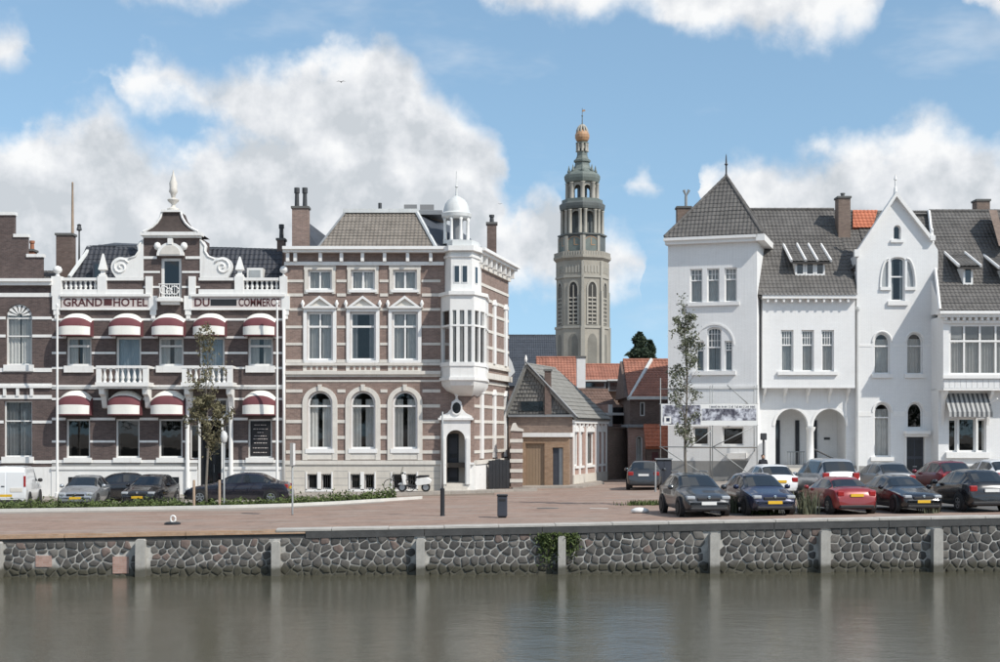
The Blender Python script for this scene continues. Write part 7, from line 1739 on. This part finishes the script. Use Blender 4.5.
# banner
m, g, b = newmat('banner_print'); tc = g.n('ShaderNodeTexCoord').outputs['Object']
n1 = g.noise(tc, 1.9, 5, .6); n2_ = g.noise(g.vm('ADD', tc, (7, 3, 1)), 3.2, 4, .6)
c = g.ramp(n1, [(.36, (.035, .035, .055)), (.46, (.12, .12, .15)), (.54, (.40, .41, .46)), (.64, (.70, .71, .76))], 'EASE'); c = g.mix(g.mr(n2_, .5, .62, 0, .5), c, (.62, .64, .70, 1)); g.put(b.inputs['Base Color'], c); b.inputs['Roughness'].default_value = .6
bn = thing('banner', 'long printed banner in grey and white hanging on the scaffold', 'banner', fs.W(fs.A(709), fs.B(425), .1))
MB().rect(fs, 661, 404, 757, 425.5, .05, .07).build('sheet', 'plate_white', bn)
MB().rect(fs, 701.5, 408.6, 756, 420.5, .071, .075).build('picture', 'banner_print', bn); MB().rect(fs, 662.5, 405, 700.5, 424.5, .071, .076).build('picture', 'banner_print', bn)
mb = MB(); x = 709.5; r = random.Random(9)                                   # the line of lettering, too small to read in the photograph
while x < 755:
    if r.random() < .14: x += 1.0; continue
    w_ = r.uniform(.75, 1.25); k = r.random(); y0 = 405.3 if k < .25 else 406.0
    mb.rect(fs, x, y0, x + .38, 407.9, .071, .073)
    if k > .3: mb.rect(fs, x + w_ - .38, 406.0, x + w_, 407.9 if k < .9 else 408.5, .071, .073)
    mb.rect(fs, x + .38, 406.0 if k > .5 else 407.4, x + w_ - .38, 406.5 if k > .5 else 407.9, .071, .073); x += w_ + .45
mb.build('lettering', 'paint_navy', bn, kind='stuff'); MB().rect(fs, 664, 416.5, 671, 423.5, .077, .079).build('logo_square', 'plate_white', bn); MB().rect(fs, 666, 418, 669.5, 421.5, .080, .082).build('logo_mark', 'paint_navy', bn)
# post lamp near the porch, person behind the white car
rt = thing('porch_lamp_post', 'dark lamp post with box head beside the arched porch', 'lamp post', (P(763.5, 0, 78).x, 78, gz(14.7)))
b0 = P(763.5, 0, 78); b0.z = gz(b0.x) + .1; zt = CZ - (440 - HY) * 78 / F; MB().lathe(b0, [(.09, 0), (.06, .2), (.055, zt - b0.z)], 8).build('pole', 'iron_dark', rt, smooth=True); MB().wbox(b0.x - .16, b0.x + .16, 77.85, 78.15, zt, zt + .38).build('lamp_box', 'iron_dark', rt, bevel=.03)
def person(label, X, Y, H, face):
    rt = thing('person', label, 'person', (X, Y, gz(X) + .12)); z = gz(X) + .12
    me = bpy.data.meshes.new('body'); bm = bmesh.new(); sk = {}
    J = dict(pel=(0, 0, .53), wst=(0, 0, .60), ch=(0, 0, .74), nk=(0, 0, .83), nk2=(0, .005, .86), hd=(0, -.012, .925), tp=(0, 0, .975), lh=(-.055, 0, .51), lk=(-.06, -.01, .28), la=(-.06, .015, .04), lt=(-.065, -.08, .015), rh=(.055, 0, .51), rk=(.06, -.02, .28), ra=(.06, .01, .04), rt_=(.065, -.085, .015), ls=(-.105, 0, .80), le=(-.135, .01, .63), lw=(-.12, -.05, .49), lf=(-.115, -.07, .43), rs=(.105, 0, .80), re=(.14, .01, .63), rw=(.12, -.06, .50), rf=(.11, -.085, .44))
    Rd = dict(pel=.085, wst=.078, ch=.095, nk=.04, nk2=.034, hd=.052, tp=.03, lh=.055, lk=.036, la=.024, lt=.02, rh=.055, rk=.036, ra=.024, rt_=.02, ls=.042, le=.030, lw=.02, lf=.016, rs=.042, re=.03, rw=.02, rf=.016)
    vs = {k: bm.verts.new(Vector(v) * H) for k, v in J.items()}
    for a_, b_ in (('pel', 'wst'), ('wst', 'ch'), ('ch', 'nk'), ('nk', 'nk2'), ('nk2', 'hd'), ('hd', 'tp'), ('pel', 'lh'), ('lh', 'lk'), ('lk', 'la'), ('la', 'lt'), ('pel', 'rh'), ('rh', 'rk'), ('rk', 'ra'), ('ra', 'rt_'), ('ch', 'ls'), ('ls', 'le'), ('le', 'lw'), ('lw', 'lf'), ('ch', 'rs'), ('rs', 're'), ('re', 'rw'), ('rw', 'rf')): bm.edges.new((vs[a_], vs[b_]))
    keys = list(J); bm.verts.index_update(); bm.to_mesh(me); bm.free()
    o = bpy.data.objects.new('body', me); C.objects.link(o); o.parent = rt; me.materials.append(M['cloth_dark'])
    sm = o.modifiers.new('skin', 'SKIN'); 
    for i, k in enumerate(keys): d = me.skin_vertices[0].data[i]; d.radius = (Rd[k] * H, Rd[k] * H * (.75 if k in ('pel', 'wst', 'ch') else 1)); d.use_root = k == 'pel'
    o.modifiers.new('sub', 'SUBSURF').levels = 2; o.modifiers['sub'].render_levels = 2
    sm.use_smooth_shade = True
    MB().lathe((X, Y - .012 * H, z + .915 * H), [(.012, -.055 * H), (.040 * H, -.045 * H), (.050 * H, -.01 * H), (.052 * H, .03 * H), (.035 * H, .062 * H), (0, .07 * H)], 14).build('head', 'skin', rt, smooth=True)
    MB().lathe((X, Y + .004 * H, z + .93 * H), [(.053 * H, -.02 * H), (.060 * H, .01 * H), (.056 * H, .04 * H), (.035 * H, .064 * H), (0, .072 * H)], 14).build('hair', 'hair_dark', rt, smooth=True)
    return rt
mat('cloth_dark', (.03, .032, .04), .9, .25, 4); mat('skin', (.45, .28, .2), .6, .05, 4); mat('hair_dark', (.03, .022, .018), .7, .2, 8)
person('person in dark clothes standing behind the white hatchback by the porch', P(763, 0, 74.5).x, 74.5, 1.68, 0)
# utility cabinet and thin post at the side street mouth
Xc = P(663.5, 0, 77).x; rt = thing('utility_cabinet', 'dark green grey street cabinet at the corner of the white house', 'cabinet', (Xc, 77, gz(Xc))); z = gz(Xc)
MB().wbox(Xc - .42, Xc + .42, 76.7, 77.2, z + .02, z + 1.55).build('cabinet_body', 'metal_black', rt, bevel=.02); MB().wbox(Xc - .38, Xc - .01, 76.68, 76.7, z + .12, z + 1.45).build('cabinet_door', 'door_blue', rt); MB().wbox(Xc + .01, Xc + .38, 76.68, 76.7, z + .12, z + 1.45).build('cabinet_door', 'door_blue', rt); MB().wbox(Xc - .46, Xc + .46, 76.65, 77.25, z + 1.551, z + 1.62).build('cabinet_roof', 'lead', rt)
post('thin_post', 'thin grey post in front of the dark street cabinet', 'post', 655.5, 72, 463, .05, 'metal_grey')
# scooter and bicycle against the mansion
def ring_(c, R, r, seg=18):
    return [c + Vector((R * math.cos(2 * math.pi * i / seg), 0, R * math.sin(2 * math.pi * i / seg))) for i in range(seg + 1)]
c0 = P(414, 0, 73.6); c0.z = gz(c0.x) + .12
rt = thing('motor_scooter', 'white and black motor scooter parked against the mansion plinth', 'scooter', c0)
for dx in (-.62, .62): 
    we = bpy.data.objects.new('wheel', None); C.objects.link(we); we.parent = rt
    MB().tube(ring_(c0 + Vector((dx, 0, .24)), .19, .05), .055, 8).build('tyre', 'tyre', we, smooth=True); MB().lathe(c0 + Vector((dx, 0, .24)), [(0, -.03), (.15, -.03), (.15, .03), (0, .03)], 14, axis='y').build('rim', 'rim_silver', we)
fs2 = Fac((c0.x, c0.y), (c0.x + 1, c0.y))
q = lambda pts, d0, d1: MB().prism(fs2, [(a, c0.z + b) for a, b in pts], d0, d1)
q([(.12, .32), (.85, .42), (.95, .62), (.72, .78), (.2, .70), (.05, .5)], -.15, .15).build('rear_body', 'white_paint', rt, bevel=.05); q([(-.45, .28), (.15, .28), (.15, .36), (-.40, .38)], -.14, .14).build('floor_board', 'plastic_black', rt, bevel=.02)
q([(-.55, .36), (-.40, .36), (-.52, .95), (-.66, .92)], -.20, .20).build('leg_shield', 'white_paint', rt, bevel=.04); q([(.1, .71), (.8, .79), (.82, .88), (.3, .88), (.08, .80)], -.13, .13).build('seat', 'plastic_black', rt, bevel=.04)
q([(-.85, .38), (-.45, .36), (-.5, .48), (-.75, .48)], -.07, .07).build('front_mudguard', 'white_paint', rt, bevel=.03); MB().tube([c0 + Vector((-.60, -.32, 1.02)), c0 + Vector((-.58, 0, 1.0)), c0 + Vector((-.60, .32, 1.02))], .025, 6).tube([c0 + Vector((-.62, 0, .24)), c0 + Vector((-.57, 0, 1.0))], .03, 6).build('handlebar', 'metal_black', rt); q([(-.72, .95), (-.62, .95), (-.55, 1.35), (-.60, 1.36)], -.18, .18).build('wind_shield', 'glass', rt)
c0 = P(399.5, 0, 73.9); c0.z = gz(c0.x) + .12; rt = thing('bicycle', 'dark bicycle leaning by the plinth next to the motor scooter', 'bicycle', c0)
for dx in (-.52, .52):
    we = bpy.data.objects.new('wheel', None); C.objects.link(we); we.parent = rt; MB().tube(ring_(c0 + Vector((dx, 0, .34)), .32, .02, 24), .02, 6).build('tyre', 'tyre', we); sp = MB()
    for k in range(10): sp.tube([c0 + Vector((dx, 0, .34)), c0 + Vector((dx + .31 * math.cos(k * .628), 0, .34 + .31 * math.sin(k * .628)))], .004, 3)
    sp.build('spokes', 'metal_grey', we)
fr = MB(); V_ = lambda x, z: c0 + Vector((x, 0, z))
for p_, q_ in (((-.52, .34), (-.36, .92)), ((-.38, .82), (.18, .80)), ((-.37, .72), (.02, .34)), ((.02, .34), (.20, .92)), ((.02, .34), (.52, .34)), ((.52, .34), (.17, .76))): fr.tube([V_(*p_), V_(*q_)], .018, 6)
fr.build('frame', 'metal_black', rt); MB().wbox(c0.x + .08, c0.x + .34, c0.y - .09, c0.y + .09, c0.z + .92, c0.z + .98).build('saddle', 'plastic_black', rt, bevel=.02); MB().tube([c0 + Vector((-.25, -.28, 1.02)), c0 + Vector((-.36, -.1, 1.0)), c0 + Vector((-.36, .1, 1.0)), c0 + Vector((-.25, .28, 1.02))], .014, 6).build('handlebar', 'metal_grey', rt)
# birds
for px, py, Y, s_, lb in ((341, 82, 90, .62, 'small dark bird gliding high before the big white cloud'), (500, 204, 82, .30, 'tiny dark bird flying close to the mansion chimney')):
    c = P(px, py, Y); mb = MB(); mb.tube([c + Vector((-.05, -.25, 0)) * s_, c + Vector((0, -.1, .02)) * s_, c + Vector((0, .12, .01)) * s_, c + Vector((.03, .3, 0)) * s_], [.01 * s_, .055 * s_, .05 * s_, .01 * s_], 6)
    rt = thing('bird', lb, 'bird', c, 'birds in flight'); mb.build('body', 'iron_dark', rt, smooth=True)
    for sx in (-1, 1): MB().add([c + Vector((0, -.08, .02)) * s_, c + Vector((sx * .22, -.10, .12)) * s_, c + Vector((sx * .50, .04, .05)) * s_, c + Vector((sx * .22, .06, .10)) * s_, c + Vector((0, .1, .02)) * s_, c + Vector((sx * .22, -.02, .09)) * s_], [(0, 1, 3, 4), (1, 2, 3), (0, 4, 3, 5), (5, 3, 2, 1)]).build('wing', 'iron_dark', rt)
